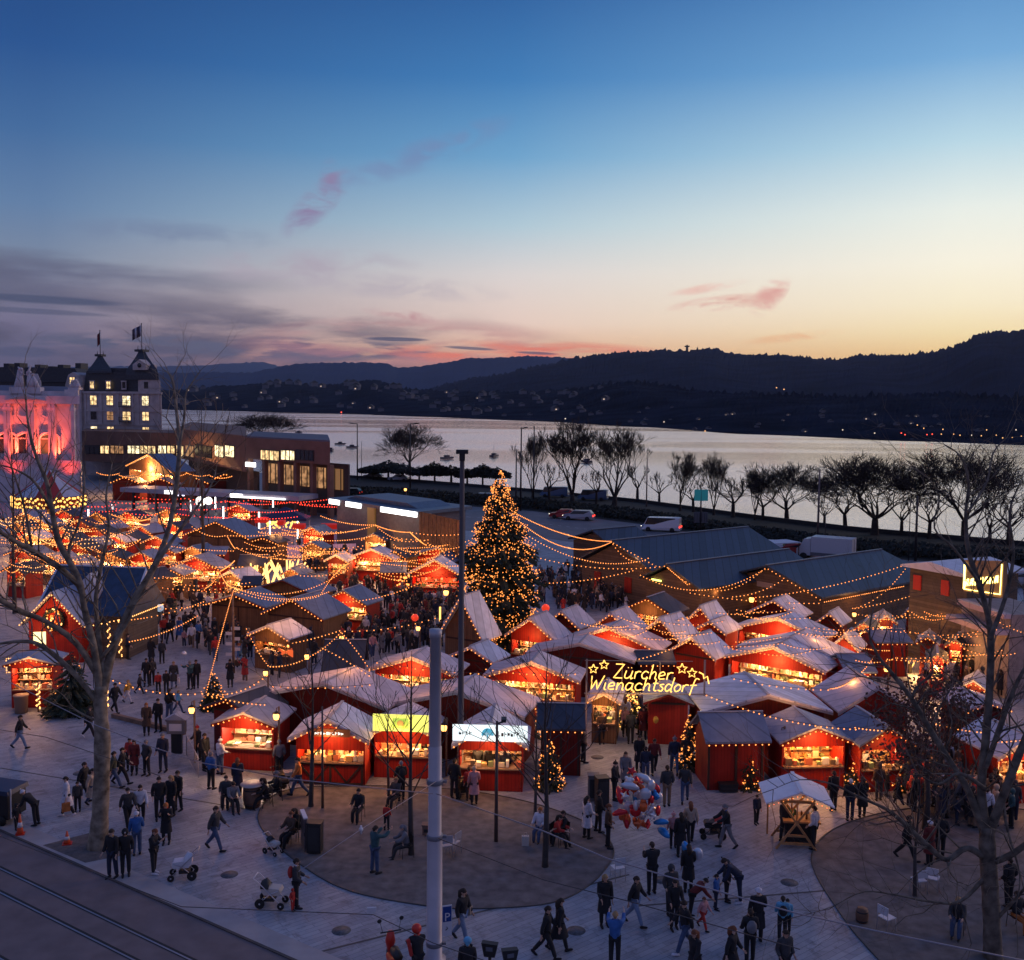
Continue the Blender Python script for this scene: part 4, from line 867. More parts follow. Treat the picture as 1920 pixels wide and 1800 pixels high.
# ---- the two big plane trees close to the camera, limb by limb
bark_r = mat('shaded_plane_bark', (.085,.065,.050), .9, var=.5, scale=3.2, bump=.8, bscale=7, col2=(.20,.165,.13))  # darker copy of the plane bark; the right tree's dimness is in the colour
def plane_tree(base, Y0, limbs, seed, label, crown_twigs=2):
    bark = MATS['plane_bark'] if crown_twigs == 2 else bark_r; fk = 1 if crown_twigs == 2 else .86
    rng = random.Random(seed); e = empty('plane_tree', base, 0, label, 'tree', 'large bare plane trees in the foreground'); T = MB(); C = MB(); b0 = Vector(base)
    for li, (path, dy) in enumerate(limbs):
        n = len(path); pts = []; rad = []
        for i, (px, py, r) in enumerate(path):
            f = i/(n-1); pts.append(D(px, py, Y0+dy*f)-b0 if li else D(px, py, Y0)-b0); rad.append(r*fk*(.70 if r > .12 else .95))
        if li == 0: pts[0].z = -.1
        fine = []; fr = []
        for i in range(n-1):
            p0 = pts[max(i-1,0)]; p1 = pts[i]; p2 = pts[i+1]; p3 = pts[min(i+2,n-1)]
            for s in range(4):
                t = s/4; fine.append(.5*((2*p1)+(-p0+p2)*t+(2*p0-5*p1+4*p2-p3)*t*t+(-p0+3*p1-3*p2+p3)*t**3)); fr.append((rad[i]+(rad[i+1]-rad[i])*t)*(1+rng.uniform(-.05,.05)))
        fine.append(pts[-1]); fr.append(rad[-1])
        (T if li == 0 else C).tube(fine, fr, 12 if li == 0 else 8)
        if li:
            for i in range(4, len(fine)):
                if fr[i] < .17 and rng.random() < (.75 if crown_twigs == 2 else .95):
                    d0 = (fine[i]-fine[i-1]).normalized(); o = d0.orthogonal(); o.rotate(Matrix.Rotation(rng.uniform(0,6.28), 3, d0)); o.normalize()
                    L = rng.uniform(.7, 1.9)*(.55+fr[i]*3.4); rr2 = min(fr[i]*.42, .035)
                    twigs(C, fine[i], (d0*.6+o*.9+Vector((0,0,.25))).normalized(), L, max(rr2,.012), rng, crown_twigs, .12)
            twigs(C, fine[-1], (fine[-1]-fine[-2]).normalized(), 1.3, max(fr[-1]*.8, .012), rng, 2)
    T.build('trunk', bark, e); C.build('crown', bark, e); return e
Lb = G(183, 1588)
plane_tree(Lb, Lb.y, [
 ([(183,1590,.60),(186,1555,.47),(189,1500,.42),(191,1440,.42),(192,1385,.44),(190,1355,.36),(188,1320,.35),(190,1285,.33)], 0),
 ([(192,1300,.28),(212,1215,.24),(250,1130,.20),(290,1060,.17),(318,985,.14),(332,900,.11),(336,830,.085),(330,765,.06),(322,710,.045),(306,692,.018)], 3),
 ([(188,1300,.25),(176,1215,.20),(158,1140,.17),(148,1085,.15),(112,1020,.12),(98,960,.10),(88,905,.085),(66,850,.06),(52,790,.045),(48,735,.02)], -2),
 ([(186,1270,.20),(142,1205,.16),(85,1165,.13),(40,1147,.11),(0,1125,.09),(-60,1100,.05)], -3),
 ([(150,1100,.14),(112,1065,.12),(60,1032,.10),(20,1010,.08),(-40,972,.05)], -3),
 ([(186,1320,.18),(150,1275,.13),(112,1237,.10),(70,1207,.08),(30,1203,.06),(-30,1212,.03)], -1.5),
 ([(194,1270,.14),(184,1185,.11),(180,1120,.09),(190,1060,.075),(204,990,.06),(199,930,.045),(210,870,.02)], 2),
 ([(290,1060,.10),(330,1003,.07),(370,950,.05),(398,905,.03),(405,880,.015)], 1),
 ([(334,850,.06),(345,785,.05),(348,740,.035),(362,715,.028),(378,692,.012)], 1),
 ([(98,960,.07),(66,905,.05),(28,880,.035),(-10,870,.02)], -1),
 ([(155,1120,.09),(128,1040,.07),(150,975,.05),(158,900,.035),(150,850,.015)], 1),
 ([(185,1240,.09),(235,1175,.06),(262,1120,.04),(300,1090,.02)], 1),
 ([(60,1032,.06),(48,960,.05),(30,900,.035),(12,850,.02)], -1),
 ([(178,1350,.05),(140,1330,.035),(120,1305,.02),(100,1290,.01)], -1)], 5, 'big bare plane tree with mottled bark in the foreground at the left')
Rb = G(1862, 1795)
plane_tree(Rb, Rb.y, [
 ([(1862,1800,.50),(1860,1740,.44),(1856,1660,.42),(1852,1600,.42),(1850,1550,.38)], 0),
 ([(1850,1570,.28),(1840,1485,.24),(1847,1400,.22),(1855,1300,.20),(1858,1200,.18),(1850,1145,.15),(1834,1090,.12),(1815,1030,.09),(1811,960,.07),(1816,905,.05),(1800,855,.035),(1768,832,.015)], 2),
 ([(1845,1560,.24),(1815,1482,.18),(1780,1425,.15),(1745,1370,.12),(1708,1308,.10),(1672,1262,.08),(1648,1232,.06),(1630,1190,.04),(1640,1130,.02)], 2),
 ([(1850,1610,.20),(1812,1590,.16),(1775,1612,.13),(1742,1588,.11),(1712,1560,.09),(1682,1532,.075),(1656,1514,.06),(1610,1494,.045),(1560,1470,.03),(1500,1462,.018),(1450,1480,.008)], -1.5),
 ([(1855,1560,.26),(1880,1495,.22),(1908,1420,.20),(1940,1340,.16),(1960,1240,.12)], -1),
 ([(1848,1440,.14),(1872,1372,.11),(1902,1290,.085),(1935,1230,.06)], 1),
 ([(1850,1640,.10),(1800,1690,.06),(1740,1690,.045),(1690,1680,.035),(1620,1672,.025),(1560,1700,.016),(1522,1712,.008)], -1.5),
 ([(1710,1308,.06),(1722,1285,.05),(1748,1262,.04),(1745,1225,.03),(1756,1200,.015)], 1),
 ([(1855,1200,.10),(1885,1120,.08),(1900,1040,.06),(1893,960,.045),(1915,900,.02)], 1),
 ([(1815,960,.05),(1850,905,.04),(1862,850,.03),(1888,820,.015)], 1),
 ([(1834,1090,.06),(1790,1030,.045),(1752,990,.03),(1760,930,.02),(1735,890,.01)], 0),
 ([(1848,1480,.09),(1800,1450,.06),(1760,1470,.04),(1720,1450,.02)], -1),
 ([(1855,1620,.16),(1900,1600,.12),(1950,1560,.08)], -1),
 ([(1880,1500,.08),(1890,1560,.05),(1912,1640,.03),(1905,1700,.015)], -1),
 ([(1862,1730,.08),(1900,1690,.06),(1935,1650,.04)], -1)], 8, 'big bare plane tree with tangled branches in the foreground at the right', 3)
# ---- brown-leaved tree
p = G(1735, 1555); e = empty('brown_leaved_tree', p, 0, 'round tree still carrying dark brown leaves in front of the right-hand stalls', 'tree')
rng = random.Random(12); T = MB(); C = MB(); F = MB(); T.tube([(0,0,-.1),(.05,0,1.2),(0,.05,2.4)], [.16,.12,.10], 7)
tips = []
for i in range(7):
    a = i*.9; rec(C, Vector((0,.05,2.2)), Vector((math.cos(a)*.8, math.sin(a)*.8, .9)).normalized(), 1.5, .06, 3, rng, up=.12, spread=.55, n=5, kids=3, shrink=.72, seg=2, tips=tips, wob=.2)
for q in tips:
    for k in range(11):
        c = q+Vector((rng.gauss(0,.28), rng.gauss(0,.28), rng.gauss(0,.25))); u = Vector((rng.uniform(-1,1), rng.uniform(-1,1), rng.uniform(-1,1))).normalized()*.085; w = u.orthogonal().normalized()*.055
        F.add([c-u, c+w, c+u, c-w], [(0,1,2,3)])
T.build('trunk', bark_m, e); C.build('limbs', bark_m, e); F.build('crown', leafd, e)
# ---- young trees on the gravel and in the market
for i, (px, py, ty, lb) in enumerate(((583,1512,1170,'young bare tree left of the gravel, in front of the stall with brown braces'),
   (771,1602,1200,'young bare tree with thick low branches beside the white pole'), (1022,1625,1180,'young bare tree with the red and white jacketed sitters, right part of the gravel'),
   (729,1492,1290,'thin young tree in front of the yellow sign stall'), (1003,1542,1300,'thin young tree beside the christmas tree with sparse lights'), (1715,1680,1380,'thin young tree with a dark stem by the white folding chairs'))):
    p = G(px, py); H = topz(p, ty); place_tree(('young', i % 3), 70+i % 3, 8.0, 2.3, .11, 'young', bark_m, p, i*1.1, (H/8*.95, H/8*.95, H/8), lb, 'young bare trees on the gravel', 'young_tree')
for i, (px, py, ty) in enumerate(((28,1150,790),(382,1085,745),(640,1100,990),(1520,1250,1120))):
    p = G(px, py); H = topz(p, ty)
    if i in (0, 1): place_tree(('young', 1), 71, 8.0, 2.3, .11, 'young', bark_d, p, i*2.1, (H/8*.8, H/8*.8, H/8), ('tall thin bare tree at the left edge in front of the opera house', 'tall thin bare tree in front of the long brown building')[i], 'tall thin trees at the left', 'young_tree')
# ================================================================ MARKET STALLS
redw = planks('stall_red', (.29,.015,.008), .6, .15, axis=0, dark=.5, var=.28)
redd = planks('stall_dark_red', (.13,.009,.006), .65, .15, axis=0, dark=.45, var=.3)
brownw = planks('stall_brown', (.17,.085,.045), .75, .15, axis=0, dark=.45, var=.3)
warmw = planks('stall_inside', (.50,.30,.16), .7, .18, axis=2, dark=.6, var=.2)
roof_p = planks('pale_roof', (.66,.63,.68), .6, .78, axis=0, dark=.62, var=.32)
roof_p2 = planks('pinkish_roof', (.66,.53,.54), .6, .85, axis=0, dark=.7, var=.28)
roof_b = planks('blue_grey_roof', (.15,.19,.28), .55, 1.0, axis=0, dark=.7, var=.15)
roof_g = planks('mid_grey_roof', (.30,.31,.38), .55, 1.0, axis=0, dark=.75, var=.15)
roof_k = planks('dark_slate_roof', (.045,.052,.075), .55, 1.0, axis=0, dark=.7, var=.2)
edge_m = mat('roof_edge_board', (.36,.33,.36), .7)
brace_m = mat('brace_wood', (.045,.018,.012), .8)
post_m = mat('post_wood', (.20,.12,.08), .8, var=.3)
GOODS = [mat('goods_%d' % i, c, .6) for i, c in enumerate(((.55,.42,.30),(.45,.12,.06),(.60,.52,.42),(.14,.10,.07),(.50,.30,.10),(.20,.25,.12),(.65,.62,.58)))]
LAMPM = glow('lamp_glow', (1.0, .70, .36), 7.0); LAMPW = glow('lamp_white', (1.0, .92, .80), 8.0)
ROOFS = {'p': roof_p, 'k': roof_k, 'b': roof_b, 'g': roof_g, 'r': roof_p2}
STALLS = []; OCC = []
def bulbs(path, step, r, mi=0, rng=random, hang=.05):
    b = MB(); pts = [Vector(p) for p in path]; acc = 0
    for a, c in zip(pts, pts[1:]):
        L = (c-a).length; n = max(1, int(round(L/step)))
        for i in range(n): b.oct(a.lerp(c, (i+.5)/n)-Vector((0,0,hang)), r, mi)
    return b
def lamp(root, x, y, z, e, col, r=.12, nm='lamp_light'):
    l = bpy.data.lights.new(nm, 'POINT'); l.energy = e; l.color = col; l.shadow_soft_size = r
    o = bpy.data.objects.new(nm, l); sc.collection.objects.link(o); o.parent = root; o.location = (x, y, z); return o
def stall(xl, yl, xr, ay, a, dep, label, roof='p', wall='r', he=2.2, op=True, e=90, tube='warm', bulb=True, brace=False, steep=None, name='market_stall', ovf=.45, ovs=.28, yr=None, bm=None, group='market stalls', drop=0.0, side=False, open_w=1.0, lit=(1,.50,.20)):
    """gable stall placed by its front eave corners; a = ridge direction right of straight ahead"""
    dep = dep*(.60 if yl < 1300 else .82); L = G(xl, yl, he); r = rid(a); u = Vector((r.y, -r.x, 0)); s = 0.0
    lo, hi = 0.2, 30.0
    for _ in range(50):
        m = (lo+hi)/2
        if proj(L+u*m)[0] < xr: lo = m
        else: hi = m
    Wd = lo; M = Matrix(((u.x, r.x, 0, 0), (u.y, r.y, 0, 0), (0, 0, 1, 0), (0, 0, 0, 1)))
    apex = L+u*Wd/2; zr = topz(apex, ay); zr = max(zr, he+.35) if steep is None else he+steep
    w = Wd/2-ovs; org = apex+r*ovf; M.translation = Vector((org.x, org.y, 0))
    root = root_at(M, name, label, 'stall' if name == 'market_stall' else name.replace('_', ' '), group)
    OCC.append((org.x+r.x*dep/2, org.y+r.y*dep/2, max(w, dep/2)+.25)); STALLS.append((root, org, u, r, w, dep, he, zr))
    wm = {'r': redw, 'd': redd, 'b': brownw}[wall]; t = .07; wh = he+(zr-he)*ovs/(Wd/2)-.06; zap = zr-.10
    b = MB(); b.box(-w, -w+t, 0, dep, 0, wh, 0); b.box(w-t, w, 0, dep, 0, wh, 0); b.box(-w+t, w-t, dep-t, dep, 0, wh-.01, 0)
    slope = (zap-wh)/w
    if op:
        if not w > 2.2: pass
        zo = he-.28-drop; ow = (w-t)*open_w
        b.prism([(-w+t, zo), (w-t, zo), (w-t, wh+slope*t-.005), (0, zap-.01), (-w+t, wh+slope*t-.005)], 0, t, 0)
        b.box(-w+t, w-t, .35, .35+t, 0, .04, 0)
        if open_w < 1: b.box(-w+t, -ow, 0, t, 0, zo-.002, 0); b.box(ow, w-t, 0, t, 0, zo-.002, 0)
        b.build('wall', wm, root)
        c = MB(); c.box(-ow+.01, ow-.01, -.02, .06, 0.02, 1.0, 0); c.box(-ow, ow, -.16, .55, 1.002, 1.06, 1); c.build('counter', [wm, post_m], root)
        iw = MB(); iw.box(-w+t+.004, w-t-.004, dep*.62, dep*.62+.04, 0, zo+.2, 0)
        for k in range(3): iw.box(-w+t+.01, w-t-.01, dep*.62-.32, dep*.62-.002, .95+k*.42, .98+k*.42, 0)
        iw.build('back_shelves', warmw, root)
        gd = MB(); rg = random.Random(int(xl*7+yl))
        x = -w+.2
        while x < w-.25:
            ww = rg.uniform(.10, .32); h = rg.uniform(.08, .30)
            if rg.random() < .85: gd.box(x, x+ww, .08, .08+rg.uniform(.15, .4), 1.062, 1.062+h, rg.randrange(7))
            for k in range(3):
                if rg.random() < .85: gd.box(x, x+ww*.9, dep*.62-.28, dep*.62-.05, .982+k*.42, .982+k*.42+rg.uniform(.12, .34), rg.randrange(7))
            x += ww+rg.uniform(.02, .08)
        x = -w+.3
        while x < w-.3:          # things hung from the front beam
            if rg.random() < .6: gd.box(x, x+rg.uniform(.05,.16), .12, .2, zo-rg.uniform(.12,.3), zo-.005, rg.randrange(7))
            x += rg.uniform(.2, .4)
        kind(gd.build('goods', GOODS, root), 'stuff')
        lm = MB(); lm.tube([(-w*.6, .45, zo+.02), (w*.6, .45, zo+.02)], .035, 6); lm.build('tube_lamp', LAMPW if tube == 'white' else LAMPM, root)
        k = max(.6, w*.62)
        cl_ = lit if tube != 'white' else (1,.74,.48); y_ = min(.55, dep*.4); lamp(root, -w*.45, y_, zo-.05, e*1.1*k, cl_); lamp(root, w*.45, y_, zo-.05, e*1.1*k, cl_); lamp(root, 0, -ovf-.35, he+.05, e*1.0*k, (1,.44,.13), .25, 'eave_light')  # the third lamp is an added warm fill standing in for the eave bulbs
    else:
        b.prism([(-w+t, 0), (w-t, 0), (w-t, wh+slope*t-.005), (0, zap-.01), (-w+t, wh+slope*t-.005)], 0, t, 0); b.build('wall', wm, root)
        if bm != 'plain':
            c = MB(); c.box(-w+.12, w-.12, -.04, -.002, he-.16, he-.06, 0)
            if w > 1.4: c.box(-.05, .05, -.042, -.003, 0.05, he-.165, 0)
            c.build('beam', brace_m, root)
    if brace:
        c = MB(); ow = w-t-.02
        c.box(-ow, ow, -.06, -.022, .03, .12, 0); c.box(-ow, ow, -.06, -.022, .90, .985, 0)
        for x in (-ow+.04, 0, ow-.04): c.box(x-.05, x+.05, -.063, -.023, .121, .899, 0)
        for x0, x1 in ((-ow+.1, -.1), (.1, ow-.1)):
            for (p, q) in ((x0, (x0+x1)/2), (x1, (x0+x1)/2)):
                d = .05 if q > p else -.05; c.prism(([(p-abs(d), .89), (q-abs(d), .125), (q+abs(d), .125), (p+abs(d), .89)] if True else None), -.058, -.024, 0)
        c.build('braces', brace_m, root)
    rb = MB(); th = .09; hw = Wd/2
    rb.prism([(-hw, he), (0, zr), (0, zr+th), (-hw, he+th)][::1], -ovf, dep+.2, 0); rb.prism([(.002, zr), (hw, he), (hw, he+th), (.002, zr+th)], -ovf, dep+.2, 0)
    rb.box(-.07, .07, -ovf-.01, dep+.21, zr+th, zr+th+.03, 1)
    rb.build('roof', [ROOFS[roof], edge_m], root)
    fb_ = MB()
    for sx in (-1, 1): fb_.prism([(0 if sx > 0 else -hw, zr if sx > 0 else he)[::1], (hw if sx > 0 else 0, he if sx > 0 else zr), (hw if sx > 0 else 0, he-.12 if sx > 0 else zr-.12), (0 if sx > 0 else -hw, zr-.12 if sx > 0 else he-.12)], -ovf+.0, -ovf+.05, 0)
    fb_.build('barge_board', edge_m if roof in 'pr' else redd, root)
    if bulb:
        pr = ppm(org); rr = max(.040, 1.35/pr); stp = max(.28, 6.2/pr)
        o = bulbs([(-hw, -ovf-.05, he-.03), (0, -ovf-.05, zr-.03), (hw, -ovf-.05, he-.03)], stp, rr).build('fairy_lights', GOLD, root); kind(o, 'stuff')
        if side: kind(bulbs([(hw+.03, -ovf, he), (hw+.03, dep, he)], stp, rr).build('eave_lights', GOLD, root), 'stuff')
    return root
def shed(xl, yl, xr, ry, dep, label, roof='b', wall='r', he=2.2, yaw=0, lights=True, e=0, hr=3.0, group='market stalls', yr=None):
    """ridge runs left-right; the near roof slope faces the camera"""
    L = G(xl, yl, he); Rr = G(xr, yr if yr else yl, he); M, w = frame_of(L, Rr); root = root_at(M, 'market_stall', label, 'stall', group)
    c = (L+Rr)/2; v = Vector((M[0][1], M[1][1], 0)); OCC.append((c.x+v.x*dep/2, c.y+v.y*dep/2, max(w/2, dep/2)+.2)); STALLS.append((root, c, None, None, w/2, dep, he, hr))
    mid = c+v*dep/2; hr = max(he+.4, topz(mid, ry)); wm = {'r': redw, 'd': redd, 'b': brownw}[wall]
    b = MB(); b.box(.2, w-.2, .25, dep-.25, 0, he-.02, 0); b.add([(.2,.25,he-.02),(.2,dep-.25,he-.02),(.2,dep/2,hr-.1),(w-.2,.25,he-.02),(w-.2,dep-.25,he-.02),(w-.2,dep/2,hr-.1)], [(0,2,1),(3,4,5)], 0); b.build('wall', wm, root)
    rb = MB(); q = Matrix.Rotation(R(90), 4, 'Z')
    rb.add([(0,-.1,he),(w,-.1,he),(w,dep/2,hr),(0,dep/2,hr),(0,-.1,he+.09),(w,-.1,he+.09),(w,dep/2,hr+.09),(0,dep/2,hr+.09)], [(0,1,2,3)[::-1],(4,5,6,7),(0,1,5,4),(1,2,6,5),(3,0,4,7)], 0)
    rb.add([(0,dep/2+.001,hr),(w,dep/2+.001,hr),(w,dep+.1,he),(0,dep+.1,he),(0,dep/2+.001,hr+.09),(w,dep/2+.001,hr+.09),(w,dep+.1,he+.09),(0,dep+.1,he+.09)], [(0,1,2,3)[::-1],(4,5,6,7),(2,3,7,6),(1,2,6,5),(3,0,4,7)], 0)
    rb.box(-.02, w+.02, dep/2-.06, dep/2+.06, hr+.091, hr+.12, 1); rb.build('roof', [ROOFS[roof], edge_m], root)
    if w > 1.5:
        d = MB()
        for x in (.25, w/2, w-.3): d.box(x-.05, x+.05, .2, .248, .05, he-.1, 0)
        d.build('posts', brace_m, root) if False else d.build('frame', brace_m, root)
    if lights:
        pr = ppm(c); kind(bulbs([(0,-.15,he), (w,-.15,he)], max(.3, 7.0/pr), max(.036, 1.15/pr)).build('fairy_lights', GOLD, root), 'stuff')
    if e:
        o = MB(); o.box(.4, w-.4, .2, .246, 1.0, he-.25, 0); o.build('lit_hatch', GW, root); lamp(root, w/2, -.5, he-.3, e, (1,.55,.22))
    return root
# ---- front row
S1 = stall(395,1358,517,1340,8,2.6,'open red stall with bright white wares, left end of the front row','g','r',e=150,tube='white',side=False)
S2 = stall(538,1388,692,1352,4,2.6,'open front-row stall with dark braces on its red counter and orange valance','p','r',e=110,brace=True,he=2.1,drop=.25,lit=(1,.34,.09))
S3 = stall(686,1378,818,1352,4,2.6,'open front-row stall under the glowing yellow-green signboard','p','r',e=130,he=2.1,drop=.2,lit=(1,.42,.14))
S4 = stall(846,1400,992,1358,3,2.6,'open front-row stall under the long white signboard with a blue emblem','p','r',e=90,he=2.1)
def signboard(root, w, z0, z1, y, m, x0=None, x1=None, nm='signboard'):
    b = MB(); x0 = -w if x0 is None else x0; x1 = w if x1 is None else x1; b.box(x0, x1, y, y+.08, z0, z1, 0); return b.build(nm, m, root)
sb3 = signboard(S3, 1.25, 2.35, 3.1, -.58, glow('sign_lime', (1.0, .95, .17), 1.25))
b = MB(); b.box(-.35, .35, -.60, -.582, 2.5, 2.95, 0); b.ball((0,-.61,2.72), .16, 1, 8, sy=.1); b.build('emblem', [mat('sign_green', (.25,.4,.05), .5, emit=(.4,.7,.1), es=.8), mat('sign_brown', (.35,.2,.05), .5, emit=(.8,.45,.1), es=.7)], sb3)
sb4 = signboard(S4, 1.62, 2.42, 3.12, -.58, glow('sign_white', (.86, .97, 1.0), 1.25))
b = MB()
for k in range(9): a = math.pi*k/8; b.tube([(math.cos(a)*.05-.1, -.6, 2.72), (math.cos(a)*.26-.1, -.6, 2.72+math.sin(a)*.28)], [.03, .055], 5)
b.tube([(-.1,-.6,2.5), (-.1,-.6,2.75)], .04, 5); b.build('tree_emblem', glow('sign_blue', (.08,.42,.62), .9), sb4)
def tiny_text(root, txt, size, x, y, z, m, nm='lettering', shear=0.0, ext=.004, align='CENTER'):
    cu = bpy.data.curves.new(nm, 'FONT'); cu.body = txt; cu.size = size; cu.align_x = align; cu.extrude = ext; cu.shear = shear; cu.resolution_u = 2
    ob = bpy.data.objects.new(nm, cu); me = bpy.data.meshes.new_from_object(ob); bpy.data.objects.remove(ob)
    o = bpy.data.objects.new(nm, me); sc.collection.objects.link(o); me.materials.append(m); o.parent = root; o.location = (x, y, z); o.rotation_euler = (R(90), 0, 0); return o
def scribble(root, x0, x1, y, z, h, m, seed, nm='lettering', n=8):
    b = MB(); rg = random.Random(seed); w = (x1-x0)/n
    for i in range(n):
        x = x0+i*w; hh = h*rg.uniform(.6, 1)
        b.box(x, x+w*.22, y, y+.01, z, z+hh, 0); b.box(x+w*.221, x+w*.75, y, y+.01, z+hh*rg.choice((0,.4,.8)), z+hh*rg.choice((0,.4,.8))+h*.18, 0)
    return b.build(nm, m, root)
scribble(sb4, -1.35, -.75, -.595, 2.70, .20, mat('ink', (.02,.02,.03), .6), 1, n=4); scribble(sb4, .35, 1.30, -.595, 2.66, .22, MATS['ink'], 2, n=7)
sb2 = signboard(S2, 1.0, 2.36, 2.70, -.58, mat('sign_brown_board', (.16,.06,.03), .7), -.75, 1.0); scribble(sb2, -.55, .75, -.595, 2.45, .15, glow('letter_white', (1,.9,.8), 1.6), 3, n=10)
def garland_tree(b): pass
# ---- second row: wide plain gables with pale roofs
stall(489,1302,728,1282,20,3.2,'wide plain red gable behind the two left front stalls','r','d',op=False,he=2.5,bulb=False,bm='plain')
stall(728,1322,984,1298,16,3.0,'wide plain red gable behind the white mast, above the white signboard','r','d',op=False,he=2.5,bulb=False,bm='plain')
# ---- third row
stall(689,1256,856,1234,14,3.2,'wide red stall glowing golden below its gable, left of the white pole','r','r',e=120)
stall(905,1268,1088,1243,12,3.2,'wide red stall with a golden lit front just left of the lit gate lettering','r','r',e=120)
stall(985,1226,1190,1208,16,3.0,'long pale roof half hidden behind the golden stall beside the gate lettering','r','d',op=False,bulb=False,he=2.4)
stall(820,1192,906,1120,30,2.6,'tall narrow brown hut with a steep pale roof by the giant christmas tree','p','b',op=False,he=2.6,side=True)
stall(838,1232,925,1214,28,2.4,'small stall with a pale boarded roof under the tall narrow brown hut','p','d',op=False)
stall(945,1192,1042,1160,28,3.0,'red stall with string lights across its gable, nearest the giant christmas tree','r','r',e=80)
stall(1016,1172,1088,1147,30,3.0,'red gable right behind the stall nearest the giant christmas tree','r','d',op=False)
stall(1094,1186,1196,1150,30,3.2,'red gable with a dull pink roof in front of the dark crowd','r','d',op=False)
stall(1050,1203,1238,1178,24,3.2,'wide red stall with double rows of bulbs above the gate lettering','r','r',e=110)
stall(1165,1142,1262,1122,34,3.6,'brown stall with a black roof and amber front, nearest the three long halls','k','b',e=70)
stall(1196,1192,1276,1160,40,3.2,'red gable with a white strip roof left of the pair of white roofs','p','d',op=False)
stall(1250,1222,1342,1196,38,3.0,'red hut with rows of bulbs right above the right end of the gate lettering','p','r',op=False)
stall(1300,1180,1362,1166,38,3.0,'small red gable between two white strip roofs','p','r',op=False)
stall(1278,1172,1345,1138,36,3.2,'red stall with a yellow-lit opening behind the pair of white strip roofs','p','r',e=90)
stall(1372,1176,1546,1160,36,3.2,'wide red stall with a yellow-lit opening, behind the two widest white roofs','p','r',e=90)
stall(1400,1148,1500,1126,36,3.2,'red gable with a white roof next to the third long hall','p','d',op=False)
stall(1378,1214,1590,1196,36,3.0,'second of the two widest white-roofed gables, at the back','p','d',op=False,bulb=False)
stall(1356,1231,1548,1214,36,3.4,'widest red gable with a white roof and golden opening right of the gate lettering','p','r',e=130)
stall(1528,1168,1580,1150,34,2.6,'small white peaked roof with a white light at its top','p','d',op=False)
stall(1553,1216,1612,1192,30,2.6,'glowing orange stall with an arched row of bulbs and a white roof','p','r',e=120)
shed(1584,1262,1645,1228,3.0,'blue-grey roofed stall with a lit hatch right of the widest gable','b','r',e=50)
shed(1640,1206,1712,1182,3.0,'blue-grey roofed stall behind the top of the brown-leaved tree','b','r')
stall(1690,1156,1760,1122,28,3.0,'red gable with strings of bulbs below the wooden house','g','d',op=False)
shed(1754,1176,1832,1156,2.6,'blue-grey roof edged in yellow bulbs beside the wooden house','b','b')
stall(1716,1206,1762,1194,25,2.4,'small stall with a sagging row of bulbs left of the yellow light bundles','g','d',op=False)
# ---- right front
stall(1318,1338,1562,1306,-3,4.4,'large pale-roofed red gable right of the market entrance','p','d',op=False,bulb=False,he=2.4,bm='plain')
stall(1572,1338,1720,1290,-3,4.0,'pale pink roof over an open red gable beside the brown-leaved tree','r','r',op=False,bulb=False,he=2.4)
shed(1322,1394,1446,1338,2.6,'red stall with a blue-grey slate roof and an open side counter by the market entrance','b','r',yr=1392)
stall(1462,1396,1604,1366,-5,3.0,'open stall with an orange interior right behind the wooden drinks stand','g','r',e=150,lit=(1,.42,.10))
stall(1612,1402,1720,1366,-8,3.0,'blue-grey roofed stall with golden lights half hidden by bare branches','b','r',e=80)
stall(1872,1424,1990,1385,-12,3.0,'white-roofed stall with an orange opening at the right edge','p','r',e=120)
stall(1810,1335,1900,1318,-8,2.6,'small pale roof with a few bulbs behind the right plane tree','r','d',op=False)
shed(1006,1368,1098,1322,2.4,'closed red stall with a slate roof left of the market entrance','k','d',yr=1370)
shed(1196,1246,1268,1222,2.4,'dark flat roof behind the gate lettering','k','d')
# ---- left part
shed(602,1262,682,1202,2.8,'slate-roofed stall with an orange gable end, left of the white pole','k','r')
stall(462,1190,542,1174,26,2.8,'small brown hut with a white roof and orange counter by the tall lit post','p','b',e=45,drop=.15,lit=(1,.36,.1))
stall(600,1128,688,1108,22,3.2,'blue-roofed stall with a golden lit front at the edge of the big crowd','b','r',e=130)
stall(384,1132,498,1116,18,4.5,'large blue-roofed stall around the tall lit post, left half','b','b',op=False)
stall(488,1150,606,1124,24,5.0,'large blue-roofed stall around the tall lit post, right half','b','b',op=False)
stall(470,1106,590,1088,24,4.0,'blue roof directly behind the two large blue roofs','b','b',op=False,bulb=False)
stall(318,1062,412,1044,16,3.0,'red stall crossed by amber strings left of the glowing light branches','g','r',e=110)
stall(650,1046,742,1030,14,3.0,'pale-roofed stall glowing all over with amber strings','p','r',e=170)
shed(712,1074,762,1056,2.6,'small blue-roofed red stall between the glowing stall and the red-lit one','b','r')
stall(764,1076,866,1050,10,3.0,'white-roofed stall with a bright red interior left of the giant christmas tree','p','r',e=120,lit=(1,.05,.02))
stall(775,1040,866,1028,10,3.0,'red-lit stall behind the one with the bright red interior','g','r',e=60,lit=(1,.12,.05))
stall(342,1003,468,978,20,5.0,'large brown wooden hut with a blue roof and strings of bulbs','b','b',op=False,he=3.0)
stall(466,1016,520,1008,20,3.0,'brown boarded hut beside the large blue-roofed wooden hut','k','b',op=False,he=2.6)
shed(388,1040,424,1026,2.6,'little grey-roofed stall in front of the large wooden hut','g','r')
shed(444,1062,500,1042,3.0,'dark flat-roofed stall behind the glowing light branches','k','b')
shed(450,1098,490,1082,2.4,'small slate roof left of the glowing light branches','k','d')
stall(4,1248,104,1236,-6,2.8,'leftmost red stall with square frames of yellow bulbs','g','r',e=120,he=2.5)
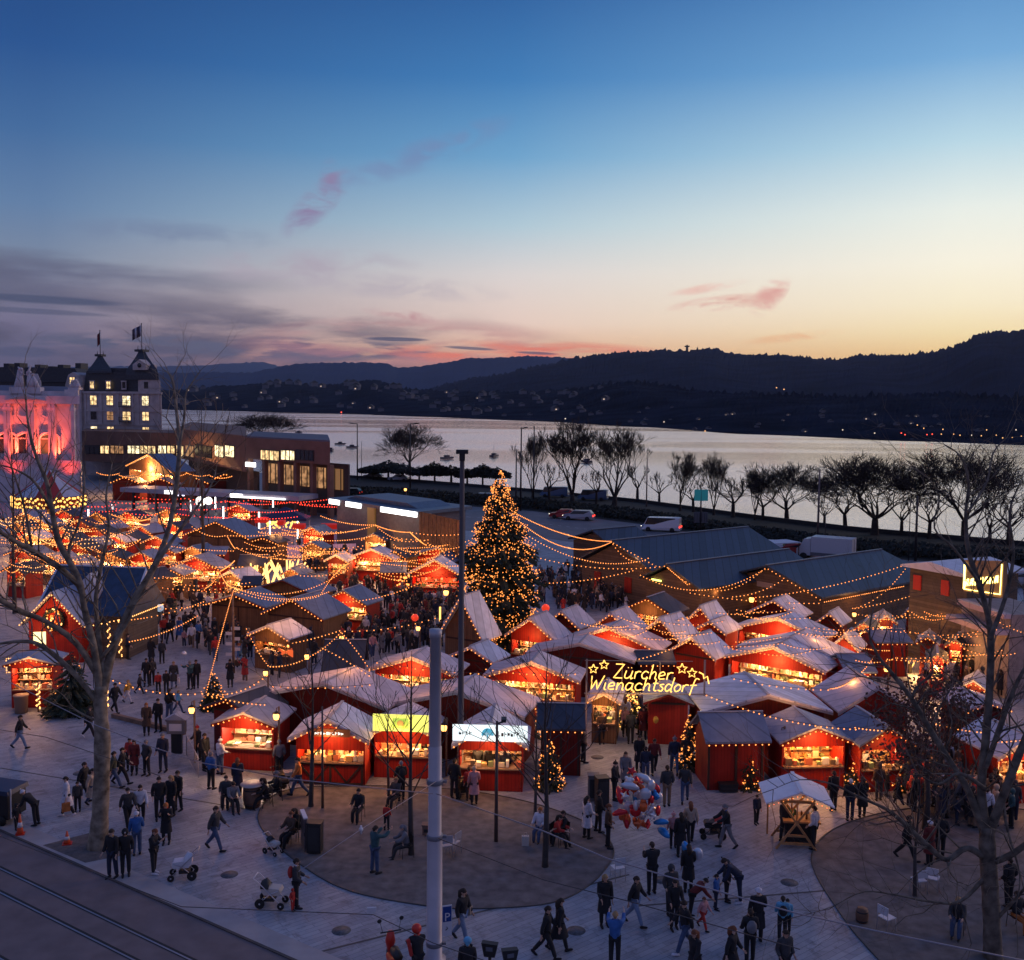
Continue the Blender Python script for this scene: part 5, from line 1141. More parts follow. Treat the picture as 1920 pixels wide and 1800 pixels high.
stall(380,1326,470,1312,30,2.4,'dark-roofed red stall behind the left end of the front row','k','d',op=False)
rg = random.Random(77)
LB = ['amber-lit stall by the striped carousel roof', 'stall with a grey roof in the glittering left part of the market', 'small stall lit golden behind the blue-roofed chalet', 'stall under the red strings of light in front of the long shelter', 'grey-roofed stall below the brown building', 'stall glowing between thin bare trees at the left']
BACK = [(6,1040,70,0),(64,1052,120,0),(110,1030,168,0),(12,1005,66,1),(80,1000,134,0),(150,1000,205,1),(165,1048,235,2),(235,1048,292,2),(210,1012,262,0),(262,1018,320,4),(20,972,74,5),(92,968,140,1),(215,972,262,3),(288,966,338,3),(100,1060,160,2),(0,1072,44,5),(560,1000,606,3),(560,1030,610,3),(160,972,204,3),(420,958,470,3)]
for i, (xl, yl, xr, li) in enumerate(BACK):
    lb = ['leftmost low amber stall under the dark chalet-side branches','second low amber stall from the left edge','amber stall right of the thick left branch','stall at the left edge just below the opera house','amber stall under the left end of the carousel lettering','grey-roofed stall under the right end of the carousel lettering','brightest golden stall directly behind the blue-roofed chalet','golden stall behind the right slope of the blue-roofed chalet','amber stall between the carousel and the large wooden hut','blue-grey roofed stall left of the large wooden hut','stall nearest the opera house wall at the left','grey-roofed stall right below the striped carousel roof','stall with red strings left of the shelter','stall with red strings in front of the shelter','low golden stall touching the top of the blue-roofed chalet','dim stall at the far left edge','small stall under the blue tent','red-lit stall right of the blue tent poles','stall between carousel and shelter under red strings','stall under the shelter roof with red bulbs'][i]
    stall(xl, yl, xr, yl-12, rg.uniform(5, 30), 3.0, lb, rg.choice('ggbkk'), rg.choice('rdbbb'), e=rg.uniform(90, 240) if i != 15 else 50, tube='warm')

MORE = [(30,1010,78,'low amber stall wedged behind the thin left tree'),(96,1014,140,'amber stall with a grey roof under the carousel platform'),(146,1022,190,'golden stall left of the thick rising limb'),(190,1014,236,'golden stall right of the thick rising limb'),(240,996,284,'narrow amber stall below the red strings'),(282,1036,330,'amber stall left of the large wooden hut corner'),(292,1078,345,'amber stall above the lane, left of the tall lit post'),(242,1082,290,'amber stall touching the right roof slope of the blue-roofed chalet'),(300,992,342,'small amber stall left of the large wooden hut'),(10,990,50,'tiny amber stall at the foot of the opera house'),(54,984,92,'tiny amber stall beside the carousel base'),(128,986,168,'tiny golden stall right of the carousel base'),(176,990,214,'tiny golden stall below the carousel, right side'),
 (606,1052,652,'low golden stall among the far crowd'),(676,1012,724,'small stall below the thin light post'),(724,1008,768,'small stall in front of the board fence'),(800,1052,848,'narrow red stall behind the floodlight mast'),(720,1044,762,'golden stall right of the glowing pale-roofed stall'),(524,1078,566,'stall half hidden by the right glowing branches'),(410,1082,452,'stall left of the glowing branches, low golden front'),(336,1036,384,'amber stall right under the large wooden hut'),
 (1600,1180,1640,'small stall behind the curved-front stall'),(1640,1168,1684,'small stall left of the red gable below the wooden house'),(1770,1212,1812,'small amber stall under the yellow-edged roof'),(1884,1214,1926,'amber stall at the far right behind the plane tree'),(1736,1240,1780,'small stall above the brown leaves'),(1800,1290,1850,'small red stall right of the brown-leaved tree'),(1588,1300,1640,'small golden stall between large pale roof and blue-grey roof')]
for i, (xl, yl, xr, lb) in enumerate(MORE):
    stall(xl, yl, xr, yl-11, rg.uniform(8, 30), 3.0, lb, rg.choice('ggbpkk'), rg.choice('rdbbb'), e=rg.uniform(110, 250))

stall(1206,1318,1302,1302,6,2.4,'plain red hut right behind the gate lettering, right of the small bright tree','g','r',op=False,he=2.2,bulb=False)
stall(1098,1316,1166,1300,10,2.4,'lit brown hut right behind the left half of the gate lettering','r','b',e=90,he=2.2)
# ================================================================ PEOPLE
DG = None
def skin(verts, edges, radii, root=0, sub=1):
    me = bpy.data.meshes.new('tmp'); me.from_pydata([tuple(v) for v in verts], edges, []); ob = bpy.data.objects.new('tmp', me); sc.collection.objects.link(ob)
    m = ob.modifiers.new('s', 'SKIN'); m.use_smooth_shade = True
    sv = me.skin_vertices[0].data
    for i, r in enumerate(radii): sv[i].radius = (r, r) if isinstance(r, (int, float)) else r; sv[i].use_root = (i == root)
    if sub: s = ob.modifiers.new('u', 'SUBSURF'); s.levels = sub; s.render_levels = sub
    dg = bpy.context.evaluated_depsgraph_get(); ev = ob.evaluated_get(dg); out = ev.to_mesh()
    vs = [tuple(v.co) for v in out.vertices]; fs = [tuple(p.vertices) for p in out.polygons]; ev.to_mesh_clear()
    bpy.data.objects.remove(ob); bpy.data.meshes.remove(me); return vs, fs
def rotx(v, a): c, s = math.cos(a), math.sin(a); return Vector((v.x, v.y*c-v.z*s, v.y*s+v.z*c))
def make_pose(lean=0, legs=((0,0),(0,0)), arms=((5,10,8),(5,10,8)), head=0, seat=False, long=False, hair='short', hood=False, wide=1.0, skirt=False, bag=None, childish=False):
    """legs: (thigh forward, knee bend) in degrees; arms: (forward, outward, elbow bend). Front of the body is -y."""
    def dirx(a): return Vector((0, -math.sin(R(a)), -math.cos(R(a))))
    P = {}
    kn = []; an = []
    for s, (h, k) in zip((-1, 1), legs):
        hip = Vector((s*.095, 0, 0)); K = hip+dirx(h)*.43+Vector((s*.01,0,0)); A = K+dirx(h-k)*.42; kn.append((hip, K, A))
    low = min(a[2].z for a in kn); base = -low+.085
    if seat: base = .50
    O = Vector((0, 0, base)); kn = [tuple(p+O for p in t) for t in kn]
    def up(z, y=0): return O+rotx(Vector((0, y, z)), R(lean))
    chest = up(.34); neck0 = up(.50); 
    hd = lean*.55+head; hb = neck0+rotx(Vector((0,-.01,.07)), R(hd)); hc = hb+rotx(Vector((0,-.015,.10)), R(hd)); ht = hb+rotx(Vector((0,-.005,.20)), R(hd))
    ar = []
    for s, (f, o, e) in zip((-1, 1), arms):
        sh = O+rotx(Vector((s*.185, 0, .46)), R(lean))
        d = Vector((s*math.sin(R(o)), -math.sin(R(f))*math.cos(R(o)), -math.cos(R(f))*math.cos(R(o)))); d = rotx(d, R(lean)*.6)
        E = sh+d*.285; ax = Vector((1, 0, 0)); d2 = d.copy(); d2.rotate(Matrix.Rotation(-R(e), 3, ax)); d2 = (d2+Vector((-s*.25*min(1, e/60), 0, 0))).normalized(); Wr = E+d2*.25; ar.append((sh, E, Wr, d2))
    # body: one continuous skinned figure with head, hands and legs
    v = [O, up(.17), chest, neck0, hb, hc, ht]; r = [(.125,.10), (.11,.085), (.135,.095), .062, .055, (.078,.092), (.052,.062)]; e = [(0,1),(1,2),(2,3),(3,4),(4,5),(5,6)]
    for (hip, K, A) in kn:
        i = len(v); v += [hip, K, A]; r += [.085, .052, .036]; e += [(0,i),(i,i+1),(i+1,i+2)]
    for (sh, E, Wr, d2) in ar:
        i = len(v); v += [sh, E, Wr, Wr+d2*.05, Wr+d2*.10]; r += [.05, .038, .026, (.03,.022), (.030,.02)]; e += [(2,i),(i,i+1),(i+1,i+2),(i+2,i+3),(i+3,i+4)]
    vs, fs = skin(v, e, r); B = MB(); B.add(vs, fs, 0, True)
    fw = rotx(Vector((0,-1,0)), R(hd)); upv = rotx(Vector((0,0,1)), R(hd)); sx = Vector((1,0,0))
    B.tube([hc+fw*.07+upv*.025, hc+fw*.105-upv*.012, hc+fw*.085-upv*.02], [.010,.017,.012], 5)        # nose
    for s in (-1, 1):
        B.tube([hc+sx*s*.078+upv*.02, hc+sx*s*.088-fw*.01, hc+sx*s*.078-upv*.03], [.012,.018,.010], 5)  # ears
        B.ball(hc+fw*.082+sx*s*.03+upv*.018, .009, 1, 6)
    B.tube([hc+fw*.086-sx*.024-upv*.048, hc+fw*.092-upv*.05, hc+fw*.086+sx*.024-upv*.048], .006, 4, 2)
    for (sh, E, Wr, d2), s in zip(ar, (-1, 1)):      # fingers and thumb
        side = d2.orthogonal().normalized(); side = (Vector((0,-1,0))-d2*d2.dot(Vector((0,-1,0)))).normalized() if abs(d2.y) < .9 else Vector((s,0,0)); inn = d2.cross(side)*s
        pw = Wr+d2*.09
        for q, (o_, L) in enumerate(((-.024,.062),(-.008,.074),(.008,.070),(.023,.052))):
            a = pw+side*o_; B.tube([a-d2*.01, a+d2*L*.5-inn*.006, a+d2*L*.85-inn*.022, a+d2*L-inn*.034], [.009,.0085,.008,.006], 5)
        a = Wr+d2*.045+side*.022; B.tube([a-side*.005, a+side*.022+d2*.02, a+side*.028+d2*.05-inn*.01], [.010,.009,.007], 5)
    # coat
    v = [up(-.09 if not seat else -.02), up(.10), up(.30), up(.44), neck0+rotx(Vector((0,0,.03)), R(lean))]; r = [(.185*wide,.16), (.18*wide,.15), (.19*wide,.15), (.135,.115), (.08,.08)]; e = [(0,1),(1,2),(2,3),(3,4)]
    for (sh, E, Wr, d2) in ar:
        i = len(v); v += [sh, E, Wr-d2*.01]; r += [.088, .072, .058]; e += [(3,i),(i,i+1),(i+1,i+2)]
    vs, fs = skin(v, e, r); Cc = MB(); Cc.add(vs, fs, 0, True)
    if long and not seat:
        H = O+rotx(Vector((0,0,.02)), R(lean)); n = 14; prof = [(.185,.02),(.20,-.12),(.22,-.28),(.235,-.46)]; kc = (kn[0][1]+kn[1][1])/2
        vs = []
        for q, (rr, dz) in enumerate(prof):
            f = q/3; c = H.lerp(Vector((kc.x, kc.y, H.z)), f*.6); sp = abs(kn[0][1].y-kn[1][1].y)*.45*f
            vs += [(c.x+math.cos(6.283*j/n)*rr*wide, c.y+math.sin(6.283*j/n)*(rr*.8+sp), H.z+dz) for j in range(n)]
        Cc.add(vs, [(q*n+j, (q+1)*n+j, (q+1)*n+(j+1)%n, q*n+(j+1)%n) for q in range(3) for j in range(n)], 0, True)
    Cc.tube([neck0+upv*.02+fw*.05, neck0+upv*.05+sx*.07, neck0+upv*.05-fw*.06, neck0+upv*.05-sx*.07, neck0+upv*.02+fw*.05], .028, 6, 1)   # collar / scarf roll
    if hood: Cc.ball(hc-fw*.03+upv*.01, .125, 0, 10, sx=1, sy=1.0, sz=1.1)
    # trousers
    v = [O+Vector((0,0,.02))]; r = [(.135,.12)]; e = []
    for (hip, K, A) in kn:
        i = len(v); v += [hip-Vector((0,0,.03)), K, A+Vector((0,0,-.01))]; r += [.108, .080, .066]; e += [(0,i),(i,i+1),(i+1,i+2)]
    vs, fs = skin(v, e, r); T = MB(); T.add(vs, fs, 0, True)
    # shoes
    S = []
    for (hip, K, A) in kn:
        d = (A-K).normalized(); f_ = Vector((0,-1,0)); f_ = (f_-d*f_.dot(d)).normalized() if not seat else Vector((0,-1,0)); q = MB(); z0 = A-Vector((0,0,.04))
        q.tube([z0-f_*.07, z0-f_*.02, z0+f_*.07-Vector((0,0,.012)), z0+f_*.16-Vector((0,0,.022)), z0+f_*.20-Vector((0,0,.025))], [.034,.050,.044,.038,.020], 8); S.append(q)
    # hair
    Hh = MB()
    def cap(off, sc_, z0):
        n = 12; vs = []; k = 5
        for i in range(k):
            t = math.pi/2*i/(k-1)*.98
            for j in range(n):
                a = 6.283*j/n; p = sx*math.cos(a)*.094*math.cos(t)*sc_+fw*math.sin(a)*.108*math.cos(t)*sc_+upv*(.128*math.sin(t)*sc_+ (z0 if i else z0*(1.0 if math.sin(a) < .3 else .1)))
                vs.append(hc+off+p)
        Hh.add(vs, [(i*n+j, i*n+(j+1)%n, (i+1)*n+(j+1)%n, (i+1)*n+j) for i in range(k-1) for j in range(n)]+[tuple(range((k-1)*n, k*n))], 0, True)
    cap(-fw*.012+upv*.01, 1.0, -.02)
    if hair == 'long': Hh.tube([hc-fw*.05+upv*.05, hc-fw*.10-upv*.02, hc-fw*.11-upv*.15, hc-fw*.10-upv*.27], [.06,.092,.085,.04], 9)
    elif hair == 'short': Hh.tube([hc-fw*.05+upv*.06, hc-fw*.08, hc-fw*.06-upv*.07], [.05,.07,.045], 8)
    elif hair == 'hat': Hh.tube([hc-upv*.0+fw*.004, hc+upv*.045], [.104,.108], 12); Hh.ball(hc+upv*.155, .03, 0, 6)
    parts = {'body': B, 'coat': Cc, 'trousers': T, 'hair' if hair != 'hat' else 'knitted_hat': Hh}
    bg = None
    if bag == 'back': bg = ('backpack', MB()); c = up(.30, .19); bg[1].ball(c, .17, 0, 10, sx=.95, sy=.6, sz=1.25)
    if bag == 'side': bg = ('shoulder_bag', MB()); c = O+Vector((.26,0,.02)); bg[1].box(c.x-.06, c.x+.06, -.17, .17, c.z-.14, c.z+.12); bg[1].tube([c+Vector((0,-.15,.1)), up(.47)+Vector((.05,0,.03)), c+Vector((0,.15,.1))], .012, 4)
    if bag == 'carry': bg = ('carrier_bag', MB()); c = ar[1][2]+ar[1][3]*.12; bg[1].box(c.x-.06, c.x+.06, c.y-.16, c.y+.16, c.z-.42, c.z-.06); bg[1].tube([c+Vector((0,-.1,-.07)), c+Vector((0,0,.01)), c+Vector((0,.1,-.07))], .01, 4)
    return dict(parts=parts, shoes=S, bag=bg, hair=hair)
sk_m = [mat('skin_%d' % i, c, .6) for i, c in enumerate(((.50,.30,.22),(.42,.24,.17),(.30,.16,.10),(.55,.36,.28)))]
eye_m = mat('eye_dark', (.02,.015,.015), .3); lip_m = mat('lips', (.30,.11,.09), .6)
CO = {'black':(.012,.012,.016),'navy':(.015,.022,.05),'charcoal':(.035,.036,.042),'brown':(.075,.042,.028),'olive':(.045,.048,.03),'white':(.58,.56,.62),'beige':(.42,.32,.24),
 'red':(.42,.03,.025),'blue':(.03,.11,.33),'teal':(.03,.085,.10),'orange':(.42,.13,.03),'grey':(.16,.16,.18),'pink':(.55,.26,.26),'yellow':(.50,.28,.05),'dark red':(.14,.018,.018),'light blue':(.12,.36,.55), 'jeans':(.05,.08,.16),'light jeans':(.16,.22,.34),'tan':(.22,.14,.09),'blond':(.30,.19,.09),'auburn':(.16,.05,.02),'dark brown':(.03,.018,.012)}
CM_ = {k: mat('cloth_'+k.replace(' ', '_'), v, .85, var=.25, scale=6, bump=.15, bscale=30) for k, v in CO.items()}
POSES = {
 'stand': dict(legs=((5,6),(-5,2)), arms=((12,5,30),(2,6,12))),
 'stand_pockets': dict(legs=((2,0),(-2,4)), arms=((-14,12,62),(-14,12,62)), long=False, hair='short'),
 'stand_long': dict(legs=((2,0),(-2,2)), arms=((10,5,50),(2,6,14)), long=True, hair='long'),
 'walk': dict(lean=-3, legs=((24,6),(-20,22)), arms=((-22,10,18),(24,10,25)), hair='short'),
 'walk_long': dict(lean=-3, legs=((18,5),(-16,18)), arms=((-16,10,18),(18,10,25)), long=True, hair='long'),
 'walk_hat': dict(lean=-3, legs=((-20,22),(24,6)), arms=((24,10,25),(-22,10,18)), hair='hat'),
 'phone': dict(legs=((2,0),(-2,3)), arms=((35,6,95),(35,6,95)), head=-18, hair='short'),
 'phone_long': dict(legs=((2,0),(-2,3)), arms=((38,6,95),(30,6,100)), head=-15, long=True, hair='long'),
 'stand_hat': dict(legs=((3,2),(-3,2)), arms=((10,10,60),(4,10,20)), hair='hat', long=False),
 'stand_hat_long': dict(legs=((3,2),(-3,2)), arms=((10,10,60),(4,10,20)), hair='hat', long=True),
 'stand_pack': dict(legs=((3,2),(-4,6)), arms=((10,10,50),(8,10,55)), hair='short', bag='back'),
 'walk_bag': dict(lean=-3, legs=((20,6),(-18,20)), arms=((-10,12,30),(14,12,8)), hair='long', bag='side'),
 'carry': dict(lean=-2, legs=((14,4),(-12,12)), arms=((-14,10,18),(4,10,4)), long=True, hair='short', bag='carry'),
 'hood': dict(legs=((2,0),(-2,2)), arms=((-14,12,62),(-14,12,62)), hair='short', hood=True),
 'bend': dict(lean=-48, legs=((-6,2),(-2,4)), arms=((62,6,15),(48,6,20)), head=-8, hair='hat', long=False),
 'push': dict(lean=-8, legs=((18,6),(-16,18)), arms=((48,4,30),(48,4,30)), hair='short'),
 'raise': dict(legs=((3,2),(-3,2)), arms=((80,10,50),(75,10,55)), hair='short', head=-5),
 'sit': dict(lean=4, legs=((82,80),(82,72)), arms=((30,8,55),(28,8,60)), seat=True, hair='short'),
 'sit_long': dict(lean=-12, legs=((84,75),(80,60)), arms=((40,6,60),(44,6,50)), seat=True, hair='long', head=-10),
}
POSES = {k: dict(v) for k, v in POSES.items()}
for k, v in POSES.items(): v['lean'] = -v.get('lean', 0)*1.0; v['head'] = -v.get('head', 0)
PM = {}
def pose(k):
    if k not in PM:
        d = make_pose(**POSES[k]); q = dict(parts={}, shoes=[], bag=None, hair=d['hair'])
        for n_, b in d['parts'].items(): q['parts'][n_] = b.mesh(n_, [sk_m[0], eye_m, lip_m] if n_ == 'body' else ([CM_['black'], CM_['charcoal']] if n_ == 'coat' else CM_['black']))
        q['shoes'] = [s.mesh('shoe', CM_['black']) for s in d['shoes']]
        if d['bag']: q['bag'] = (d['bag'][0], d['bag'][1].mesh(d['bag'][0], CM_['brown']))
        PM[k] = q
    return PM[k]
PPL = 0
def setm(o, i, m): o.material_slots[i].link = 'OBJECT'; o.material_slots[i].material = m
def person(loc, rz, k, coat='black', legs='black', hair='dark brown', skin_=0, s=1.0, label='', group=None, shoes=True, bagc='brown', scarf=None, shoec='black', cat='person'):
    global PPL; PPL += 1; q = pose(k)
    o = bpy.data.objects.new('person', q['parts']['body']); sc.collection.objects.link(o); o.location = loc; o.rotation_euler = (0, 0, rz)
    o.scale = (s,)*3; setm(o, 0, sk_m[skin_]); tag(o, label, cat, group)
    for n_, me in q['parts'].items():
        if n_ == 'body': continue
        c = bpy.data.objects.new(n_, me); sc.collection.objects.link(c); c.parent = o
        setm(c, 0, CM_[{'coat': coat, 'trousers': legs}.get(n_, hair)])
        if n_ == 'coat': setm(c, 1, CM_[scarf or coat])
    if shoes:
        for me in q['shoes']: c = bpy.data.objects.new('shoe', me); sc.collection.objects.link(c); c.parent = o; setm(c, 0, CM_[shoec])
    if q['bag']: c = bpy.data.objects.new(q['bag'][0], q['bag'][1]); sc.collection.objects.link(c); c.parent = o; setm(c, 0, CM_[bagc])
    return o
# facing in degrees: 0 towards the camera, 90 to the right of the picture, 180 away, 270 to the left
def F(a): return R(a)
PP = [ # px, py(feet), pose, facing, coat, trousers, hair, scale, label, extra
 (38,1403,'walk',100,'black','light jeans','dark brown',1,'man in a black jacket and pale jeans walking alone at the far left',{}),
 (66,1547,'bend',270,'black','black','white',.96,'bent elderly person in a white hat and black coat leaning over a small child',{}),
 (32,1556,'hood',60,'black','black','beige',.62,'small child in a dark coat beside the bent elderly person',{}),
 (126,1530,'carry',300,'white','black','dark brown',.98,'woman in a long white coat carrying an orange paper bag',{'bagc':'orange','shoec':'white'}),
 (146,1522,'stand',20,'charcoal','black','dark brown',.75,'child in dark clothes next to the woman in the long white coat',{}),
 (158,1500,'walk',80,'black','black','dark brown',1,'person in a black coat just left of the big trunk, behind the child',{}),
 (173,1512,'walk_long',80,'beige','jeans','dark brown',.97,'person in a cream puffer coat half hidden by the big trunk',{}),
 (168,1384,'walk',90,'black','black','dark brown',1,'person in black with white shoes behind the big trunk',{'shoec':'white'}),
 (240,1552,'walk',40,'charcoal','black','dark brown',1,'man in a dark jacket striding beside the one in a white sweatshirt',{'scarf':'white'}),
 (264,1546,'walk',20,'white','black','dark brown',1,'man in a white sweatshirt with dark stripes and black trousers',{'scarf':'black'}),
 (213,1478,'walk',110,'olive','jeans','dark brown',1,'man in an olive jacket walking to the right of the big trunk',{}),
 (229,1470,'walk',100,'black','black','dark brown',1,'man in black right behind the one in the olive jacket',{}),
 (252,1452,'stand_long',10,'dark red','black','dark brown',.95,'woman in a dark red coat in the small group below the wire',{}),
 (244,1445,'stand',350,'red','black','dark brown',.9,'person in a bright red jacket in the small group below the wire',{}),
 (275,1454,'stand_pockets',330,'charcoal','black','grey',.97,'person in charcoal next to the woman in the dark red coat',{}),
 (306,1447,'stand',350,'navy','navy','grey',1.06,'tall man in a navy jacket and dark trousers standing upright',{}),
 (299,1537,'stand_pockets',20,'black','black','dark brown',1.05,'broad man in a black coat at the left of the dark trio',{}),
 (321,1530,'stand_long',340,'black','black','blond',1,'fair-haired person in a long black coat in the middle of the dark trio',{'scarf':'tan'}),
 (334,1520,'stand',330,'black','black','dark brown',1,'person in black at the right of the dark trio',{}),
 (312,1582,'phone_long',10,'black','black','orange',.96,'person with an orange knitted hat-like hood looking down at a phone',{'scarf':'red'}),
 (257,1603,'stand_hat',200,'blue','jeans','white',.98,'person in a blue jacket with a white cap behind the pair at the kerb',{}),
 (211,1646,'stand',340,'black','navy','dark brown',1.05,'man in a black jacket with a pale reflective hem standing at the kerb',{'scarf':'yellow'}),
 (236,1642,'hood',20,'black','black','white',1,'person in a black hooded coat beside the man with the reflective hem',{}),
 (289,1638,'phone',80,'black','black','auburn',.98,'woman with auburn hair in a short black coat beside the grey pram',{'shoec':'white'}),
 (404,1594,'walk',75,'charcoal','jeans','dark brown',1.04,'man in a dark jacket and blue jeans striding alone across the pale paving',{'scarf':'brown'}),
 (275,1378,'stand_long',20,'brown','black','orange',.98,'person with an orange scarf and brown coat by the metal signpost',{'scarf':'orange'}),
 (297,1372,'stand',350,'black','black','dark brown',1.02,'man in black near the ticket sign behind the orange-scarfed person',{'scarf':'beige'}),
 (318,1352,'stand_pack',160,'black','jeans','dark brown',1.02,'person in black with a backpack above the metal signpost',{'bagc':'black'}),
 (334,1338,'walk',120,'light blue','jeans','blond',.78,'child in a sky blue jacket walking into the lane',{}),
 (297,1300,'stand',0,'red','black','dark brown',.74,'small child in a bright red jacket in the lane',{}),
 (312,1300,'stand',20,'black','black','dark brown',.8,'child in black next to the one in bright red in the lane',{}),
 (216,1336,'walk',60,'black','black','dark brown',1,'person in black right of the thick fork of the left plane tree',{}),
 (240,1318,'walk',80,'yellow','white','blond',.8,'child in a mustard jacket and white trousers',{}),
 (262,1300,'walk',100,'charcoal','black','dark brown',.7,'small child just right of the one in mustard',{}),
 (275,1287,'stand_pockets',0,'black','black','dark brown',1,'left one of two people in black standing close together in the lane',{}),
 (285,1284,'hood',30,'charcoal','black','dark brown',.95,'right one of two people in dark clothes close together in the lane',{}),
 (326,1290,'carry',10,'charcoal','light jeans','blond',.95,'woman in charcoal with a round white bag in the lane',{'bagc':'white'}),
 (357,1292,'raise',340,'teal','black','grey',1,'person holding a white balloon in the lane',{}),
 (368,1290,'stand',20,'black','black','dark brown',1,'person in black beside the one holding the white balloon',{}),
 (284,1245,'stand_long',170,'black','black','dark brown',1,'person in a long black coat in the lane above the pair in dark clothes',{}),
 (304,1244,'stand',180,'charcoal','black','dark brown',.9,'slim person in charcoal in the lane, seen from behind',{}),
 (240,1236,'stand',100,'navy','black','dark brown',1,'person in navy near the lit corner posts of the big chalet',{}),
 (319,1205,'walk',180,'black','black','dark brown',1,'person in black walking away at the top of the lane',{}),
 (348,1190,'stand',170,'charcoal','black','dark brown',1,'person in charcoal with a white cap at the top of the lane',{}),
 (358,1190,'stand_pockets',190,'black','black','dark brown',1,'man in black at the top of the lane under the amber strings',{}),
 (386,1195,'stand_long',200,'charcoal','black','dark brown',1,'person in a long charcoal coat at the top right of the lane',{}),
 (404,1240,'stand',200,'red','jeans','red',.95,'person in a red jacket beside the tall lit post',{}),
 (396,1480,'stand_pockets',150,'blue','black','grey',.98,'grey-haired person in a bright blue jacket at the first red stall',{}),
 (413,1452,'stand_hat',140,'white','jeans','white',.98,'person in a white jacket leaning at the first red stall',{}),
 (384,1444,'stand',60,'black','black','dark brown',1.02,'person in black at the left corner of the first red stall',{}),
 (446,1492,'stand_long',190,'navy','black','auburn',.98,'woman with long reddish hair in front of the first red counter',{}),
 (524,1456,'stand_pockets',200,'grey','black','grey',1,'person in a grey coat between the first two front stalls',{}),
 (560,1492,'walk',285,'orange','jeans','dark brown',1.03,'man in a rust orange jacket and blue jeans striding to the left',{}),
 (371,1425,'stand_hat',320,'black','black','red',.98,'person in black with a red cap beside the amber wall lamp',{}),
 (672,1536,'sit',350,'black','black','dark brown',1,'dark-clothed person sitting alone with crossed legs on the gravel',{}),
 (742,1512,'sit',330,'charcoal','black','blond',.98,'person sitting by the young tree with thick branches',{}),
 (752,1500,'stand_pack',200,'black','black','grey',1,'standing person with a dark backpack behind the sitter by the young tree',{'bagc':'black'}),
 (703,1638,'raise',130,'teal','jeans','dark brown',1.04,'tall person in a teal coat and jeans taking a photo on the gravel',{}),
 (725,1556,'stand',160,'red','black','dark brown',.62,'toddler in a bright red jacket lifted up beside the tall person in teal',{}),
 (762,1606,'sit_long',290,'grey','charcoal','grey',1,'person in a grey coat sitting bent forward on a chair beside the white pole',{}),
 (545,1582,'sit',330,'brown','black','auburn',1,'sitting person in a rust brown jacket at the left edge of the gravel',{'scarf':'red'}),
 (557,1572,'sit_long',320,'black','black','dark brown',1,'sitting person in black behind the one in the rust brown jacket',{}),
 (424,1510,'sit',10,'charcoal','black','dark brown',1,'person in charcoal sitting left of the barrel table',{}),
 (436,1518,'sit_long',30,'grey','black','dark brown',1,'person in grey sitting with a pale bag on the lap by the barrel table',{}),
 (499,1512,'sit_long',300,'black','black','dark brown',1,'person in black sitting right of the barrel table',{}),
 (518,1500,'sit',290,'black','black','grey',1,'second person in black sitting right of the barrel table',{}),
 (556,1702,'stand_pack',90,'charcoal','black','dark brown',1.0,'woman in a dark coat with a red backpack pushing the white pram',{'bagc':'red','scarf':'white'}),
 (549,1708,'hood',60,'red','red','red',.45,'tiny child in a bright red overall beside the white pram',{}),
 (866,1766,'walk_bag',60,'black','light jeans','dark brown',1.05,'woman in a black coat with a big cream shawl walking right of the white pole',{'bagc':'beige','scarf':'beige'}),
 (1012,1572,'sit',340,'white','jeans','orange',.98,'sitting person in a pale jacket with an orange cap on the gravel',{}),
 (1043,1584,'sit_long',60,'red','black','dark brown',.98,'sitting person in a bright red jacket near the tree on the gravel',{}),
 (1054,1580,'sit',300,'black','black','dark brown',1,'person in black sitting beside the one in bright red on the gravel',{}),
 (889,1508,'stand_hat_long',190,'pink','black','beige',.97,'person in a long pink coat in front of the white-signed stall',{}),
 (879,1500,'stand',200,'red','black','dark brown',.85,'child in a red jacket beside the long pink coat',{}),
 (852,1498,'stand_pockets',160,'black','black','dark brown',1.04,'man in black standing right of the white pole near the bikes',{}),
 (896,1468,'stand',180,'black','black','dark brown',1,'customer in black at the left of the white-signed stall',{}),
 (918,1476,'stand_long',180,'black','black','dark brown',1.12,'tallest customer in a long black coat at the white-signed stall',{}),
 (946,1476,'stand_pockets',190,'navy','grey','dark brown',1.06,'customer in navy with pale trousers at the white-signed stall',{}),
 (1028,1440,'stand',20,'brown','black','dark brown',.98,'person in brown behind the sparse christmas tree',{}),
 (1094,1430,'stand_pockets',100,'tan','charcoal','blond',1,'person in a tan jacket beside the closed red stall with the slate roof',{}),
 (796,1440,'stand_long',180,'black','black','dark brown',1.05,'person in a long black coat at the yellow-signed stall by the white pole',{}),
 (1100,1572,'stand_long',120,'white','black','dark brown',1,'woman in a white coat with a brown shoulder bag by the black loudspeaker',{'scarf':'white'}),
 (1122,1560,'stand',100,'black','black','dark brown',1,'person in black right behind the woman in the white coat',{}),
 (1140,1590,'stand_pockets',80,'brown','black','auburn',1.02,'person in a brown jacket under the left balloons',{}),
 (1152,1500,'stand_hat',60,'black','black','dark brown',1,'person in black above the left balloons',{}),
 (1172,1480,'stand_long',0,'grey','black','brown',1,'person in a long grey coat directly above the red balloons',{}),
 (1198,1446,'stand_long',0,'black','black','dark brown',1,'woman in a long black coat on the entrance lane',{}),
 (1226,1450,'walk',0,'dark red','black','dark brown',1,'person in a dark red jacket walking towards the camera on the entrance lane',{}),
 (1210,1466,'stand',180,'navy','jeans','dark brown',.95,'person in navy seen from behind below the woman in the long black coat',{}),
 (1228,1392,'stand_pack',180,'black','black','dark brown',1,'person with a yellow backpack on the entrance lane',{'bagc':'yellow'}),
 (1250,1512,'stand_pockets',185,'charcoal','tan','dark brown',1.04,'man in a dark jacket and tan trousers right of the balloons',{}),
